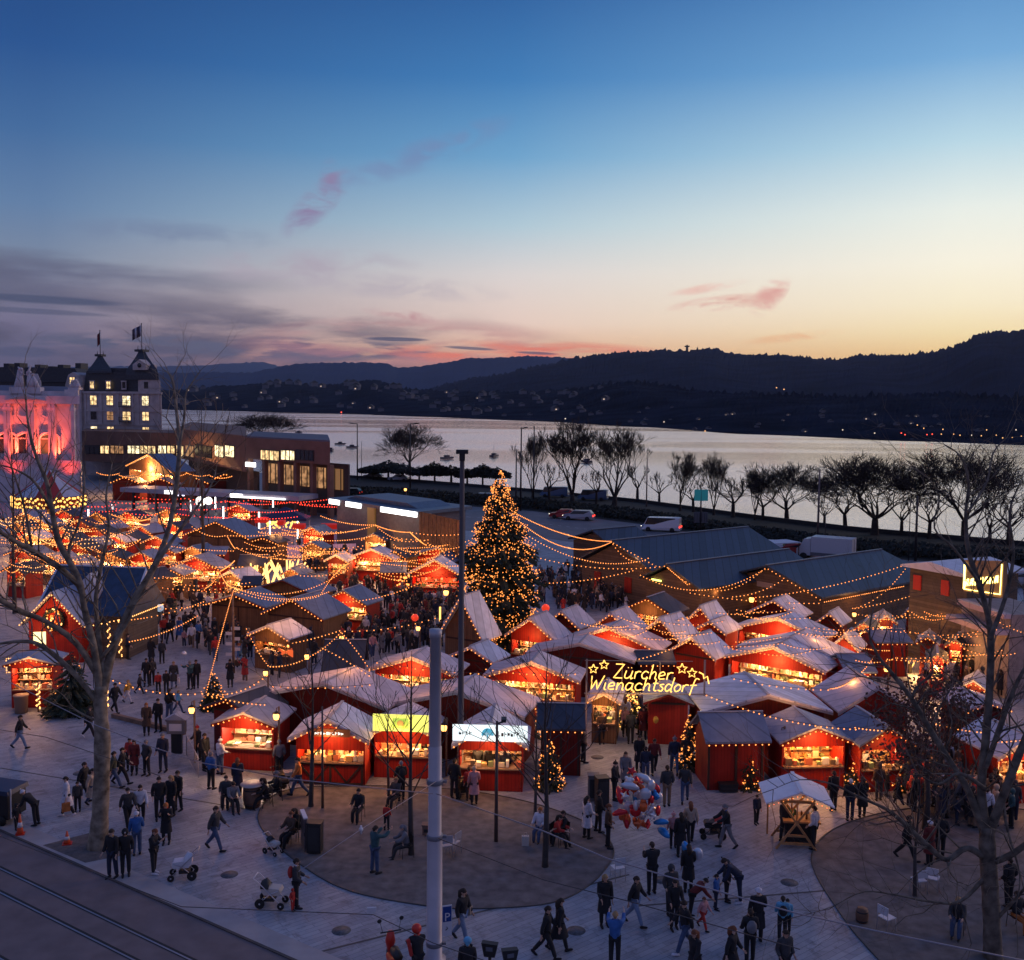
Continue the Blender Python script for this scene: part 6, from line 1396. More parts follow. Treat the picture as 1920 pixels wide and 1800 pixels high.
 (1284,1504,'walk',170,'charcoal','jeans','dark brown',1,'person in charcoal and jeans walking away beside the man in tan trousers',{}),
 (1264,1450,'walk_hat',175,'navy','jeans','grey',1.04,'person in navy with a grey cap and white carrier walking into the market',{}),
 (1287,1442,'walk',175,'charcoal','black','auburn',1,'auburn-haired person in charcoal at the right edge of the entrance lane',{}),
 (1250,1368,'walk',200,'black','black','dark brown',1.02,'man in black striding under the right end of the gate lettering',{}),
 (1172,1380,'stand',0,'pink','black','blond',.9,'person in a pink jacket in front of the bright small christmas tree',{}),
 (1150,1384,'stand_long',0,'grey','black','dark brown',.98,'person in a long grey coat below the gate lettering, left side',{}),
 (1182,1394,'stand_pockets',180,'charcoal','black','dark brown',1,'man in charcoal right below the bright small christmas tree',{}),
 (1206,1386,'stand_long',0,'dark red','black','dark brown',1,'woman in a dark red coat right of the bright small christmas tree',{}),
 (1116,1388,'stand',30,'black','black','dark brown',1,'person in black at the left gate post',{}),
 (1128,1394,'stand_hat',0,'brown','black','beige',.95,'person in brown beside the one at the left gate post',{}),
 (1262,1590,'stand_hat',180,'pink','black','pink',.82,'child in a pink hat and jacket behind the woman in black',{}),
 (1276,1606,'stand_long',185,'black','black','dark brown',1,'woman in black seen from behind above the blue balloons',{}),
 (1294,1582,'walk_bag',180,'beige','black','auburn',1,'woman in a cream jacket with a brown bag above the blue balloons',{}),
 (1362,1590,'push',280,'black','grey','grey',1.04,'man in a black jacket pushing a red and black pram to the left',{'scarf':'blue'}),
 (1418,1545,'stand',20,'navy','black','dark brown',.72,'lone child in navy left of the wheeled wooden stand',{}),
 (1525,1592,'stand_pockets',230,'white','black','dark brown',1,'person in a white top with black trousers at the right of the wooden stand',{}),
 (1470,1578,'stand',120,'black','black','dark brown',.98,'person in black behind the crossed timbers of the wooden stand',{}),
 (1222,1676,'phone',190,'black','black','dark brown',1.08,'broad man in black below the balloons',{}),
 (1190,1734,'walk',60,'black','light jeans','dark brown',1,'person in a black jacket and pale jeans left of the dark group',{}),
 (1133,1736,'stand_long',10,'black','black','blond',1.02,'tall thin person all in black standing still left of the pale-jeaned walker',{}),
 (1257,1715,'hood',20,'charcoal','black','grey',1,'person with a grey hood in the dark group in the middle',{}),
 (1264,1742,'stand_pack',10,'black','black','dark brown',.98,'person in black with a pack in the lower part of the dark group',{'bagc':'black'}),
 (1290,1672,'stand_long',180,'black','black','dark brown',1,'person in a long black coat carrying the blue balloons',{}),
 (1297,1720,'bend',90,'dark red','black','dark brown',.9,'person in dark red bending in the middle of the dark group',{}),
 (1283,1786,'walk_hat',290,'black','jeans','dark brown',1.02,'person in black with bright shoes taking a long stride at the bottom',{'shoec':'white'}),
 (1318,1742,'walk',40,'pink','red','auburn',.66,'small child in a pink coat with red trousers',{}),
 (1342,1705,'stand',60,'blue','navy','dark brown',.72,'child in a blue jacket beside the bending man',{}),
 (1362,1690,'hood',60,'charcoal','black','beige',.85,'child with a beige hood in front of the bending man',{}),
 (1384,1692,'bend',270,'navy','navy','dark brown',1.04,'man in navy bending down to two children',{'shoec':'white'}),
 (1420,1766,'stand_hat_long',180,'black','black','white',1.04,'person in black with a white knitted hat seen from behind',{'scarf':'beige'}),
 (1405,1806,'stand_pack',180,'black','black','dark brown',1,'person with a grey backpack below the white knitted hat',{'bagc':'grey'}),
 (1466,1764,'stand_pack',170,'light blue','black','dark brown',.86,'child in a sky blue jacket with a black backpack near the bottom',{'bagc':'black'}),
 (1475,1752,'stand',340,'light blue','black','dark brown',.7,'smaller child hidden behind the sky blue jacket',{}),
 (1048,1782,'walk_long',100,'black','black','dark brown',1,'person in a black coat walking right, behind another at the bottom',{}),
 (1024,1796,'walk',80,'black','black','dark brown',1,'person in black walking at the bottom, left of the one behind',{}),
 (1152,1812,'raise',170,'blue','black','blond',1,'person in a strong blue jacket raising both arms at the bottom edge',{}),
 (1302,1846,'walk_long',300,'black','black','auburn',1,'auburn-haired person in black cut by the bottom edge',{}),
 (1370,1838,'walk_long',60,'black','black','auburn',1,'auburn-haired walker in black at the bottom edge, right of the other one',{}),
 (1470,1848,'stand_pockets',20,'charcoal','black','dark brown',1,'person in charcoal cut by the bottom edge below the sky blue jacket',{}),
 (1562,1520,'stand',190,'black','black','dark brown',1,'person in black right of the stand roof, facing the orange counter',{}),
 (1593,1538,'stand_pockets',180,'black','navy','white',1.02,'person in black with a pale cap on the right above the gravel',{}),
 (1616,1532,'stand_long',180,'black','black','dark brown',1,'person in a long black coat on the right above the gravel',{}),
 (1700,1612,'walk',60,'black','black','dark brown',1.04,'person in black striding on the right gravel under the bare branch',{}),
 (1742,1622,'stand_hat_long',200,'dark red','black','white',1,'person in a dark red coat with a white hat on the right gravel',{}),
 (1762,1612,'stand_pockets',180,'black','black','dark brown',1.05,'broad person in black next to the white hat on the right gravel',{}),
 (1795,1748,'sit_long',330,'charcoal','jeans','blond',1,'person sitting in the shade left of the right plane tree trunk',{'scarf':'grey'}),
 (1890,1700,'stand_pockets',200,'black','black','dark brown',1.02,'dark figure right of the right plane tree trunk',{}),
 (1906,1742,'sit',20,'black','orange','dark brown',1,'sitting figure with an orange bag at the right edge',{}),
]
GP = {'sit': 0}
for (px, py, k, fa, coat, legs, hair, s, lb, ex) in PP:
    g_ = G(px, py); nf = person(g_, F(fa), k, coat, legs, hair, random.Random(int(px)).choice((0,0,0,1,3)), s, lb, 'people on the square', **ex)
    OCC.append((g_.x, g_.y, .25))
# ---- the crowds farther in
rng = random.Random(21)
ZN = [ # polygon of feet pixels, count, phrase
 ([(560,1140),(700,1090),(860,1100),(868,1200),(830,1225),(690,1235),(600,1205)], 40, 'in the dense crowd left of the giant christmas tree'),
 ([(1010,1085),(1160,1070),(1195,1110),(1170,1150),(1040,1150),(1010,1130)], 22, 'in the crowd before the long halls'),
 ([(250,1110),(440,1095),(470,1215),(400,1230),(250,1200)], 28, 'in the lane left of the tall lit post'),
 ([(560,1040),(720,1060),(760,1080),(760,1100),(640,1092),(560,1070)], 9, 'behind the glowing light branches'),
 ([(1100,1320),(1300,1330),(1300,1380),(1110,1375)], 10, 'at the market entrance under the gate lettering'),
 ([(1380,1300),(1580,1300),(1570,1330),(1440,1285)], 8, 'in front of the widest white-roofed stall'),
 ([(1560,1440),(1720,1440),(1900,1480),(1900,1560),(1760,1545),(1640,1500)], 22, 'in the dark crowd behind the right gravel'),
 ([(1780,1210),(1920,1200),(1920,1300),(1800,1320),(1700,1330)], 9, 'near the yellow light bundles'),
 ([(470,1215),(600,1215),(600,1250),(520,1290),(430,1290)], 11, 'in front of the small brown hut')]
def inpoly(p, P):
    c = False; j = len(P)-1
    for i in range(len(P)):
        if (P[i][1] > p[1]) != (P[j][1] > p[1]) and p[0] < (P[j][0]-P[i][0])*(p[1]-P[i][1])/(P[j][1]-P[i][1])+P[i][0]: c = not c
        j = i
    return c
CC = ['black']*9+['navy']*4+['charcoal']*5+['brown']*2+['olive','grey','grey','beige','white','red','dark red','blue','teal','tan','pink']
CP = ['stand','stand_pockets','stand_long','walk','walk_long','stand_hat','stand_hat_long','hood','stand_pack','walk_hat','phone_long','carry']
PH = {'stand':'standing','stand_pockets':'hands in pockets','stand_long':'in a long coat','walk':'walking','walk_long':'walking in a long coat','stand_hat':'with a knitted hat','stand_hat_long':'in a long coat and hat','hood':'with a hood up','stand_pack':'with a backpack','walk_hat':'walking in a knitted hat','phone_long':'holding a phone','carry':'with a carrier bag'}
n_total = len(PP)
for P, cnt, ph in ZN:
    x0, x1 = min(p[0] for p in P), max(p[0] for p in P); y0, y1 = min(p[1] for p in P), max(p[1] for p in P); k = 0; tries = 0
    while k < cnt and tries < 6000:
        tries += 1; q = (rng.uniform(x0, x1), rng.uniform(y0, y1))
        if not inpoly(q, P): continue
        g_ = G(*q)
        if any((g_.x-a)**2+(g_.y-b)**2 < (r+.22)**2 for a, b, r in OCC): continue
        coat = rng.choice(CC); ps = rng.choice(CP); hr = rng.choice(('dark brown','dark brown','black','blond','grey','auburn')); 
        if 'hat' in ps: hr = rng.choice(('black','grey','red','white','beige','navy'))
        near = q[1] > 1280
        lb = 'person %s, %s coat, %s' % (PH[ps], coat, ph)
        if len(lb.split()) > 16: lb = 'person %s, %s coat, %s' % (PH[ps].split()[-1], coat, ph)
        person(g_, rng.uniform(0, 6.28), ps, coat, rng.choice(('black','black','jeans','navy','charcoal','tan')), hr, rng.choice((0,0,1,3)), rng.choice((1,1,1.03,.97,.95,.7)), lb, 'crowd '+ph.split(' ', 1)[1][:40], shoes=near)
        OCC.append((g_.x, g_.y, .22)); k += 1
    n_total += k
# the packed rest of the far crowd, too many to count: one mass of figures
def crowd_mass(P, cnt, label, seed):
    rg = random.Random(seed); v = []; f = []; mi = []; mats = [sk_m[0], CM_['black'], CM_['navy'], CM_['charcoal'], CM_['brown'], CM_['grey'], CM_['red'], CM_['white'], CM_['dark brown']]; k = 0; t = 0
    x0, x1 = min(p[0] for p in P), max(p[0] for p in P); y0, y1 = min(p[1] for p in P), max(p[1] for p in P)
    while k < cnt and t < 20000:
        t += 1; q = (rg.uniform(x0, x1), rg.uniform(y0, y1))
        if not inpoly(q, P): continue
        g_ = G(*q)
        if any((g_.x-a)**2+(g_.y-b)**2 < (r+.2)**2 for a, b, r in OCC): continue
        OCC.append((g_.x, g_.y, .2)); k += 1; M = Matrix.Translation(g_) @ Matrix.Rotation(rg.uniform(0,6.28), 4, 'Z') @ Matrix.Scale(rg.choice((1,1,.96,1.04,.75)), 4)
        ct_, lg = rg.choice((1,1,1,1,2,2,3,3,4,5,6,7)), rg.choice((1,1,2,3))
        for n_, me in pose(rg.choice(CP[:9]))['parts'].items():
            o0 = len(v); v += [tuple(M @ w.co) for w in me.vertices]; m_ = 0 if n_ == 'body' else ct_ if n_ == 'coat' else lg if n_ == 'trousers' else 8
            for p in me.polygons: f.append(tuple(i+o0 for i in p.vertices)); mi.append(m_)
    me = bpy.data.meshes.new('crowd'); me.from_pydata(v, [], f)
    for m in mats: me.materials.append(m)
    me.polygons.foreach_set('material_index', mi); me.polygons.foreach_set('use_smooth', [True]*len(f)); me.update()
    o = bpy.data.objects.new('crowd', me); sc.collection.objects.link(o); o['kind'] = 'stuff'; o['label'] = label; o['category'] = 'crowd'
crowd_mass(ZN[0][0], 170, 'packed dark crowd filling the square left of the giant christmas tree', 1)
crowd_mass(ZN[1][0], 90, 'dark crowd filling the square between the giant christmas tree and the long halls', 2)
crowd_mass([(560,1030),(720,1050),(790,1090),(760,1100),(640,1092),(560,1070)], 50, 'far crowd beyond the glowing light branches', 3)

crowd_mass(ZN[2][0], 45, 'dark crowd at the top of the lane below the amber strings', 4)
crowd_mass(ZN[6][0], 45, 'dark crowd among the branches behind the right gravel', 5)
crowd_mass(ZN[7][0], 35, 'far right crowd around the yellow light bundles', 6)
# ================================================================ THINGS ON THE SQUARE
steel = mat('galvanised_steel', (.42,.40,.44), .5, met=.35, var=.1, scale=1.5)
plast = mat('black_plastic', (.014,.014,.016), .5); rubber = mat('rubber', (.012,.012,.012), .8)
white_m = mat('white_enamel', (.60,.58,.62), .45); redp = mat('red_plastic', (.55,.025,.012), .4); cream = mat('cream_fabric', (.52,.46,.42), .8)
# ---- white tram mast with the parking sign
P = D(814, 1830, 30.6); P.z = 0
e = empty('tram_mast', P, 0, 'thick white tubular mast in the foreground carrying tram wires and a parking sign', 'mast'); Ht = topz(P, 1180)
b = MB(); s1, s2 = topz(P, 1572), topz(P, 1400)
b.lathe([(.36,0),(.36,.06),(.245,.1),(.232,s1),(.222,s1+.03),(.205,s1+.05),(.20,s2),(.185,s2+.02),(.182,s2+.05),(.168,Ht-.25),(.19,Ht-.24),(.19,Ht)], 24); b.build('pole', steel, e)
for py in (1465, 1568, 1768): z = topz(P, py); b = MB(); b.lathe([(.245,z-.07),(.25,z-.06),(.25,z+.06),(.245,z+.07)], 20); b.box(.2,.36,-.05,.05,z-.04,z+.04); b.build('clamp', mat('clamp_grey', (.22,.22,.25), .5, met=.5), e)
z0, z1 = topz(P, 1748), topz(P, 1692); M_ = Matrix.Translation((.25,-.22,0)) @ Matrix.Rotation(R(18), 4, 'Z')
q = MB(); q.box(0,.30,-.02,.012,z0,z1,0,M=M_); o = q.build('sign_plate', white_m, e)
zm = z0+(z1-z0)*.47; q = MB(); q.box(.018,.282,-.03,-.021,zm,z1-.03,0,M=M_); o2 = q.build('blue_panel', mat('parking_blue', (.01,.045,.22), .4), o)
tp_ = tiny_text(o2, 'P', .36, 0, 0, 0, white_m, 'letter'); tp_.matrix_local = M_ @ Matrix.Translation((.15,-.035,zm+.03)) @ Matrix.Rotation(R(90), 4, 'X')
q = MB(); q.tube([(.14,-.025,z0+.28),(.17,-.025,z0+.22),(.10,-.025,z0+.18)], .012, 4, M=M_); q.build('symbol', plast, o)
# ---- tall square floodlight mast
P = G(863, 1470); e = empty('floodlight_mast', P, 0, 'very tall dark mast with a flat head, left of the giant christmas tree', 'mast'); Ht = topz(P, 838)
b = MB(); b.tube([(0,0,0),(0,0,.4),(0,0,.41),(0,0,Ht-.3)], [.19,.19,.145,.10], 10); b.build('pole', mat('mast_brown', (.10,.075,.075), .6, met=.3), e)
b = MB(); b.box(-.26,.26,-.2,.2,Ht-.3,Ht-.12); b.box(-.12,.12,-.12,.12,Ht-.6,Ht-.3); b.build('lamp_head', dark_m, e)
# ---- slim masts and lamps
def mast(px, py, ty, r, name, label, arm=0, m=None, cat='mast', group='slim masts around the square', head=None):
    p = G(px, py); e = empty(name, p, 0, label, cat, group); H = topz(p, ty)
    b = MB(); b.tube([(0,0,0),(0,0,H)], [r, r*.6], 8); b.build('pole', m or dark_m, e)
    if arm: b = MB(); b.tube([(0,0,H-.1),(arm,0,H)], r*.5, 6); b.box(min(arm*.5,arm*1.1), max(arm*.5,arm*1.1), -.2, .2, H, H+.12); b.build('lamp_head', dark_m, e)
    return e, H
mast(670,900,794,.16,'street_lamp','grey street lamp with an arm to the left in front of the open lake',-1.6,cat='lamp')
mast(678,900,828,.07,'mast','thin mast right beside the street lamp over the lake')
mast(769,930,794,.16,'street_lamp','double-armed street lamp in front of the lone round tree',1.5,cat='lamp')
mast(976,958,802,.16,'street_lamp','dark lamp post left of the two tallest shore trees',.9,cat='lamp')
mast(967,965,842,.14,'mast','thick short mast beside the top of the giant christmas tree')
mast(1000,950,798,.15,'mast','dark mast with traffic lights left of the tallest shore tree')
mast(1212,950,858,.13,'mast','pale mast behind the pollards right of the tall shore trees',m=mat('mast_pale', (.16,.12,.12), .7))
mast(1533,1012,880,.16,'mast','tall bare mast between the dense round tree and the widest tree',m=MATS['mast_pale'])
mast(1716,1052,930,.17,'mast','grey mast behind the wooden house roof')
mast(1546,1035,955,.06,'mast','short thin post right of the tall bare mast'); mast(1703,1052,935,.06,'mast','thin dark post left of the grey mast')
mast(605,1515,1325,.06,'gravel_post','thin dark post at the left end of the gravel',m=MATS['mast_brown'],cat='post'); mast(930,1578,1352,.08,'gravel_post','brown post standing alone in the middle of the gravel',.32,m=MATS['mast_brown'],cat='post')
mast(438,1262,1098,.10,'light_post','pale wooden post from which amber strings hang into the lane',m=post_m,cat='post')
mast(1313,1400,1322,.06,'gate_post','thin post at the right end of the gate lettering',cat='post')
e, H = mast(1313,1000,915,.14,'sign_mast','mast carrying blue-green road signs in front of the shore trees')
b = MB(); b.box(-.9,.9,-.08,0,H-1.7,H-.2); b.build('road_sign', mat('sign_teal', (.01,.10,.13), .5, emit=(.02,.2,.25), es=.35), e); b = MB(); b.box(-.9,.9,-.07,0,H-4.6,H-3.2); b.build('road_sign', mat('sign_grey', (.10,.10,.12), .6), e)
b = MB(); 
for i in range(6): b.tube([(-.8+i*.32,-.1,H-4.5),(-.8+i*.32,-.1,H-3.3)], .03, 4)
b.build('rails', dark_m, e)
# ---- tram wires
wire_l = mat('wire_bright', (.30,.27,.30), .5); wire_d = mat('wire_dark', (.05,.045,.05), .6)
def wire(pts, z, r, label, m=wire_l):
    P_ = [G(px, py, zz) for (px, py), zz in zip(pts, z if isinstance(z, list) else [z]*len(pts))]
    tag(MBt(P_, r).build('tram_wire', m), label, 'wire', 'wires over the square')
def MBt(P_, r): b = MB(); b.tube(P_, r, 5); return b
wire([(-60,1240),(20,1280),(180,1360),(290,1402),(377,1430),(550,1461),(700,1477),(812,1488)], 5.9, .016, 'pale tram wire from the left edge across the plane tree to the white mast')
wire([(818,1488),(1021,1559),(1137,1609),(1315,1662),(1492,1712),(1641,1745),(1930,1803)], 5.9, .018, 'pale tram wire from the white mast sweeping down to the lower right corner')
wire([(-20,1560),(340,1700),(700,1715),(812,1768),(1000,1832)], [5,5,5,4.4,4.4], .010, 'thin dark wire passing the hanging white plate', wire_d)
wire([(560,1634),(677,1555),(818,1465)], 5.7, .010, 'thin pale stay wire rising over the gravel to the white mast'); wire([(822,1572),(1020,1650),(1180,1690),(1500,1780)], 4.8, .012, 'dark wire from the collar of the white mast to the right', wire_d)
wire([(-40,1362),(86,1382),(260,1440),(300,1455)], 5.2, .010, 'thin dark wire left of the big plane tree trunk', wire_d)
p = G(697,1703,5.05); b = MB(); b.box(-.11,.11,-.02,.02,-.10,.02); tag(b.build('wire_plate', white_m, loc=p, rz=.2), 'small white plate hanging on the thin dark wire', 'plate')
p = G(677,1555,5.7); b = MB(); b.ball((0,0,0), .06, 0, 8); b.tube([(0,0,-.12),(0,0,.1)], .03, 6); tag(b.build('wire_insulator', white_m, loc=p), 'small white insulator on the stay wire above the gravel', 'insulator')
# ---- string lights hung over the market
def string(a, b_, za, zb, sag, label, m=GOLD, grp='amber string lights over the market', r=None, step=None):
    A, B_ = G(a[0], a[1], za), G(b_[0], b_[1], zb); mid = (A+B_)/2; pm = ppm(mid); L = (B_-A).length; sg = sag/pm; n = 14
    if L > 60: return
    pts = [A.lerp(B_, i/n)-Vector((0,0,4*sg*(i/n)*(1-i/n))) for i in range(n+1)]
    w = MB(); w.tube(pts, max(.012, .22/pm), 4); o = w.build('string_lights', wire_d); tag(o, label, 'string lights', grp)
    bb = bulbs(pts, step or max(.30, 6.2/pm), r or max(.036, 1.1/pm)); k = kind(bb.build('bulbs', m, o), 'stuff') if False else bb.build('bulbs', m, o); k['kind'] = 'stuff'; lamp(o, *(mid-Vector((0,0,sg+.15))), 6.0*L*max(1, 26/pm), (1,.42,.12) if m is not REDB else (1,.06,.03), .3, 'string_glow')
SL = [
 ((968,962),(1147,1014),9.5,5.4,12,'upper garland swooping from the giant christmas tree to the first long hall'),((972,975),(1147,1015),9.2,5.4,30,'lower garland swooping from the giant christmas tree to the first long hall'),
 ((985,1000),(1195,1052),7.5,4.5,22,'garland from the middle of the giant christmas tree to the first hall front'),((1147,1016),(1218,1044),5.4,4.6,20,'short deep garland at the peak of the first long hall'),
 ((1010,1045),(1250,1060),5,4.8,12,'long straight garland in front of the first two long halls'),((990,1092),(1190,1068),4,4.6,8,'garland over the dark crowd from the tree to the second hall'),
 ((1250,1061),(1437,1062),4.8,4.8,46,'deep garland between the peaks of the second and third halls'),((1198,1076),(1437,1064),4.8,4.8,36,'second deep garland under the peak of the third hall'),
 ((1437,1064),(1542,1126),4.8,3.1,0,'garland running down the front gable of the third hall'),((1544,1128),(1696,1098),3.1,3.0,0,'garland along the eave of the third hall'),((1250,1062),(1290,1096),4.8,3.4,0,'garland down the front gable of the second hall'),((1147,1016),(1240,1066),5.4,3.4,0,'garland down the front gable of the first hall'),
 ((1407,1120),(1700,1057),3.6,6,10,'garland rising to the flat-roofed wooden house'),((1595,1140),(1703,1058),3.2,6,18,'deep garland from the third hall corner up to the wooden house'),((1600,1140),(1788,1085),3.2,5,8,'garland in front of the wooden house'),((1703,1057),(1812,1075),6.2,5.8,3,'garland along the roof edge of the wooden house'),
 ((1776,1122),(1832,1166),4.4,3.5,2,'short garland sloping beside the white tube light at the right'),((1370,1118),(1470,1085),3.4,4.4,8,'garland crossing the boards of the third hall'),((1290,1110),(1540,1130),3.4,3.2,6,'garland above the roofs in front of the third hall'),
 ((600,966),(703,983),6,6,6,'garland right of the blue tent'),((575,995),(703,984),6,6,8,'garland from the blue tent to the thin light post'),((703,983),(770,997),6,6,4,'short garland by the kiosk'),((703,983),(756,1012),6,5,6,'garland descending in front of the board fence'),((770,997),(870,1000),6,6,4,'garland across the board fence'),((768,996),(800,1022),6,4,2,'steep garland in front of the board fence'),((800,1016),(868,1022),4.5,4.5,9,'garland in front of the floodlight mast'),((575,1010),(703,1003),5,5,6,'garland above the red awnings'),
 ((650,1036),(742,1030),4.5,4.5,18,'garland hugging the glowing pale-roofed stall'),((560,1062),(655,1054),5,5,5,'garland over the far crowd'),((655,1055),(600,1115),5.5,4.5,-9,'curved garland falling left of the big crowd'),((600,1116),(438,1106),4.5,6,14,'garland to the tall lit post over the blue roofs'),((560,1078),(655,1068),4.5,4.5,5,'lower garland over the far crowd'),((708,1072),(862,1036),4,5,24,'deep garland across the red-lit stalls'),((700,1074),(765,1088),3.6,3.6,4,'garland under the small blue-roofed red stall'),((640,1128),(800,1085),4.5,4.5,10,'garland rising over the big crowd'),((640,1182),(822,1156),4.8,4.8,8,'long garland across the lower side of the big crowd'),
 ((438,1104),(386,1298),6.2,4.5,-4,'long garland hanging steeply from the tall lit post'),((461,1174),(504,1248),5.6,4.5,6,'garland sagging right of the tall lit post'),((504,1248),(580,1230),4.6,4.6,6,'low garland over the tables in front of the brown hut'),((580,1230),(641,1182),4.6,4.8,5,'garland rising to the corner of the big crowd'),((386,1298),(504,1262),4.6,4.4,16,'low curved garland above the first front stall'),((206,1272),(386,1298),4.4,4.6,12,'garland from the plane tree across the lane'),
 ((438,1100),(618,1108),6.2,4.2,18,'garland sagging over the two large blue roofs'),((438,1100),(655,1062),6.2,5.5,30,'widest garland sagging over the blue roofs'),((296,1140),(438,1118),5,6,6,'garland crossing the top of the lane'),((232,1162),(384,1126),5,5,6,'garland across the upper lane'),((240,1202),(372,1152),4.4,4.4,8,'lower garland across the lane'),((300,1100),(438,1100),6,6.2,5,'garland left of the tall lit post'),((412,1070),(438,1100),5.6,6.2,8,'small garland beside the glowing light branches'),((412,1070),(440,1050),5.6,5.2,2,'short garland rising beside the glowing light branches'),((384,1102),(412,1070),5.4,5.6,6,'steep garland left of the glowing light branches'),
 ((358,985),(424,1003),6,5.4,9,'garland on the front of the large wooden hut'),((426,1003),(441,1028),5.4,4.6,2,'steep short garland by the large wooden hut'),((441,1026),(560,1012),4.6,5,8,'garland above the red railing'),((424,1003),(575,992),5.4,5.6,5,'garland from the large wooden hut to the blue tent'),((300,1020),(440,1032),5,4.6,3,'garland in front of the large wooden hut'),
 ((505,1285),(700,1282),4.2,4.2,5,'garland over the wide pale roof behind the first stalls'),((545,1205),(640,1180),4.6,4.8,2,'garland behind the slate roof with the orange gable'),((600,1212),(696,1268),4.4,3.6,-3,'garland down the slate roof with the orange gable'),((640,1184),(695,1256),4.8,3.6,-3,'second garland down towards the golden stall'),((700,1240),(905,1262),4.4,4.4,4,'garland over the golden stall by the white mast'),
 ((385,1300),(500,1320),4.2,3.2,4,'garland over the first front stall roof'),((905,1252),(1085,1262),4.2,4.2,6,'garland over the golden stall by the gate'),((1320,1300),(1460,1346),4.2,3.8,3,'garland across the large pale roof right of the gate'),((1460,1346),(1610,1366),3.8,3.6,4,'garland over the open stall with the orange counter'),((1600,1362),(1700,1368),3.6,3.6,3,'garland by the blue-grey roof at the bare branches'),((1370,1270),(1560,1292),4,4,6,'garland above the people behind the large pale roof'),((1555,1290),(1640,1228),4,4,16,'curved garland right of the widest gable'),((1690,1180),(1850,1190),4.5,4.5,7,'garland under the branches near the yellow light bundles'),((1600,1165),(1720,1185),4,4,5,'garland behind the curved-front stall'),((1195,1235),(1290,1200),4.2,4,4,'garland above the gate lettering'),((1720,1195),(1900,1170),4.5,5,8,'garland by the right plane tree'),((1866,1160),(1960,1190),5,5,8,'garland at the far right'),((1840,1390),(1960,1380),3.6,3.6,3,'garland on the stall at the right edge'),((1752,1355),(1850,1372),3.6,3.6,3,'few bulbs behind the brown-leaved tree'),
]
for s_ in SL: string(*s_)
rg = random.Random(31)
for i in range(58):        # the glittering net of strings at the left
    x = rg.uniform(-20, 250); y = rg.uniform(958, 1075); dx = rg.uniform(30, 110)
    string((x, y), (x+dx, y+rg.uniform(-14, 14)), 4.5, 4.5, rg.uniform(3, 14), ['amber','golden','drooping amber','short golden'][i % 4]+' string at the left, '+('below the carousel' if y < 985 else 'first row' if y < 1010 else 'amid the left stalls' if y < 1035 else 'just above the blue-roofed chalet' if y < 1058 else 'over the chalet roof')+(', at the very edge' if x < 30 else ', behind the leftmost limb' if x < 90 else ', behind the thick limb' if x < 160 else ', towards the lane' if x < 210 else ', near the large wooden hut'), grp='string lights at the left', m=GOLD if i % 3 else GOLD2)
MID = [(430,640,985,1050,22,'in the middle of the market'),(640,860,1000,1070,14,'left of the giant christmas tree'),(300,440,1040,1110,10,'above the lane'),(1080,1340,1150,1205,12,'over the red gables'),(1340,1600,1140,1225,14,'over the white roofs at the right'),(1600,1880,1130,1240,16,'among the branches at the right')]
for x0_, x1_, y0_, y1_, n__, ph_ in MID:
    for i in range(n__):
        x = rg.uniform(x0_, x1_-60); y = rg.uniform(y0_, y1_); dx = rg.uniform(50, 130)
        string((x, y), (x+dx, y+rg.uniform(-12, 14)), 3.6, 3.6, rg.uniform(2, 10), ['amber','taut amber','drooping amber','short amber','low amber','faint amber'][i % 6]+' string '+ph_+', '+['farther back','midway','nearer the camera'][min(2, int(3*(y-y0_)/(y1_-y0_)))]+', '+['left','centre','right'][min(2, int(3*(x-x0_)/(x1_-x0_)))], grp='string lights '+ph_)
for i, (a, b_, sg, y2) in enumerate(((196,300,4,938),(250,350,4,930),(300,420,5,940),(350,470,5,934),(420,540,5,938),(470,620,6,936),(180,300,5,948),(300,440,6,950),(420,560,6,952),(540,640,4,940),(330,480,6,962),(400,560,5,968),(230,330,4,960),(560,690,4,945),(130,220,5,944),(150,240,4,956))):
    string((a, y2), (b_, y2+rg.uniform(-3,4)), 4, 4, sg, 'red string lights, strand %s, in front of the long shelter' % ['a','b','c','d','e','f','g','h','i','j','k','l','m','n','o','p'][i] if False else 'string of red bulbs '+['left of the shelter','under the left end of the shelter','under the shelter','right of the blue tube sign','over the red railing','near the kiosk','low at the left','low under the shelter','low before the brown building','at the kiosk corner','over the wooden hut','between the white tubes','by the big wooden hut','above the blue tent','by the opera corner','by the carousel'][i], m=REDB, grp='red string lights')
# ---- carousel with a striped roof and lit lettering board
P = G(95, 975); pm = ppm(P); e = empty('carousel', P, 0, 'round carousel with a red and white striped roof and glowing yellow scrollwork', 'carousel')
Rr = 62/pm; z0, z1, zt2 = topz(P, 948), topz(P, 928), topz(P, 880); b = MB(); n = 24
for j in range(n):
    a0, a1 = 6.283*j/n, 6.283*(j+1)/n
    b.add([(math.cos(a0)*Rr, math.sin(a0)*Rr, z1),(math.cos(a1)*Rr, math.sin(a1)*Rr, z1),(math.cos(a1)*Rr*.35, math.sin(a1)*Rr*.35, z1+(zt2-z1)*.6),(math.cos(a0)*Rr*.35, math.sin(a0)*Rr*.35, z1+(zt2-z1)*.6),(0,0,zt2)], [(0,1,2,3),(3,2,4)], (j//3) % 2)
b.build('roof', [mat('stripe_red', (.30,.02,.02), .7), mat('stripe_white', (.45,.48,.56), .7)], e)
b = MB(); b.lathe([(Rr*1.02,z0),(Rr*1.04,z1)], 24); b.build('fascia', redd, e); b = MB()
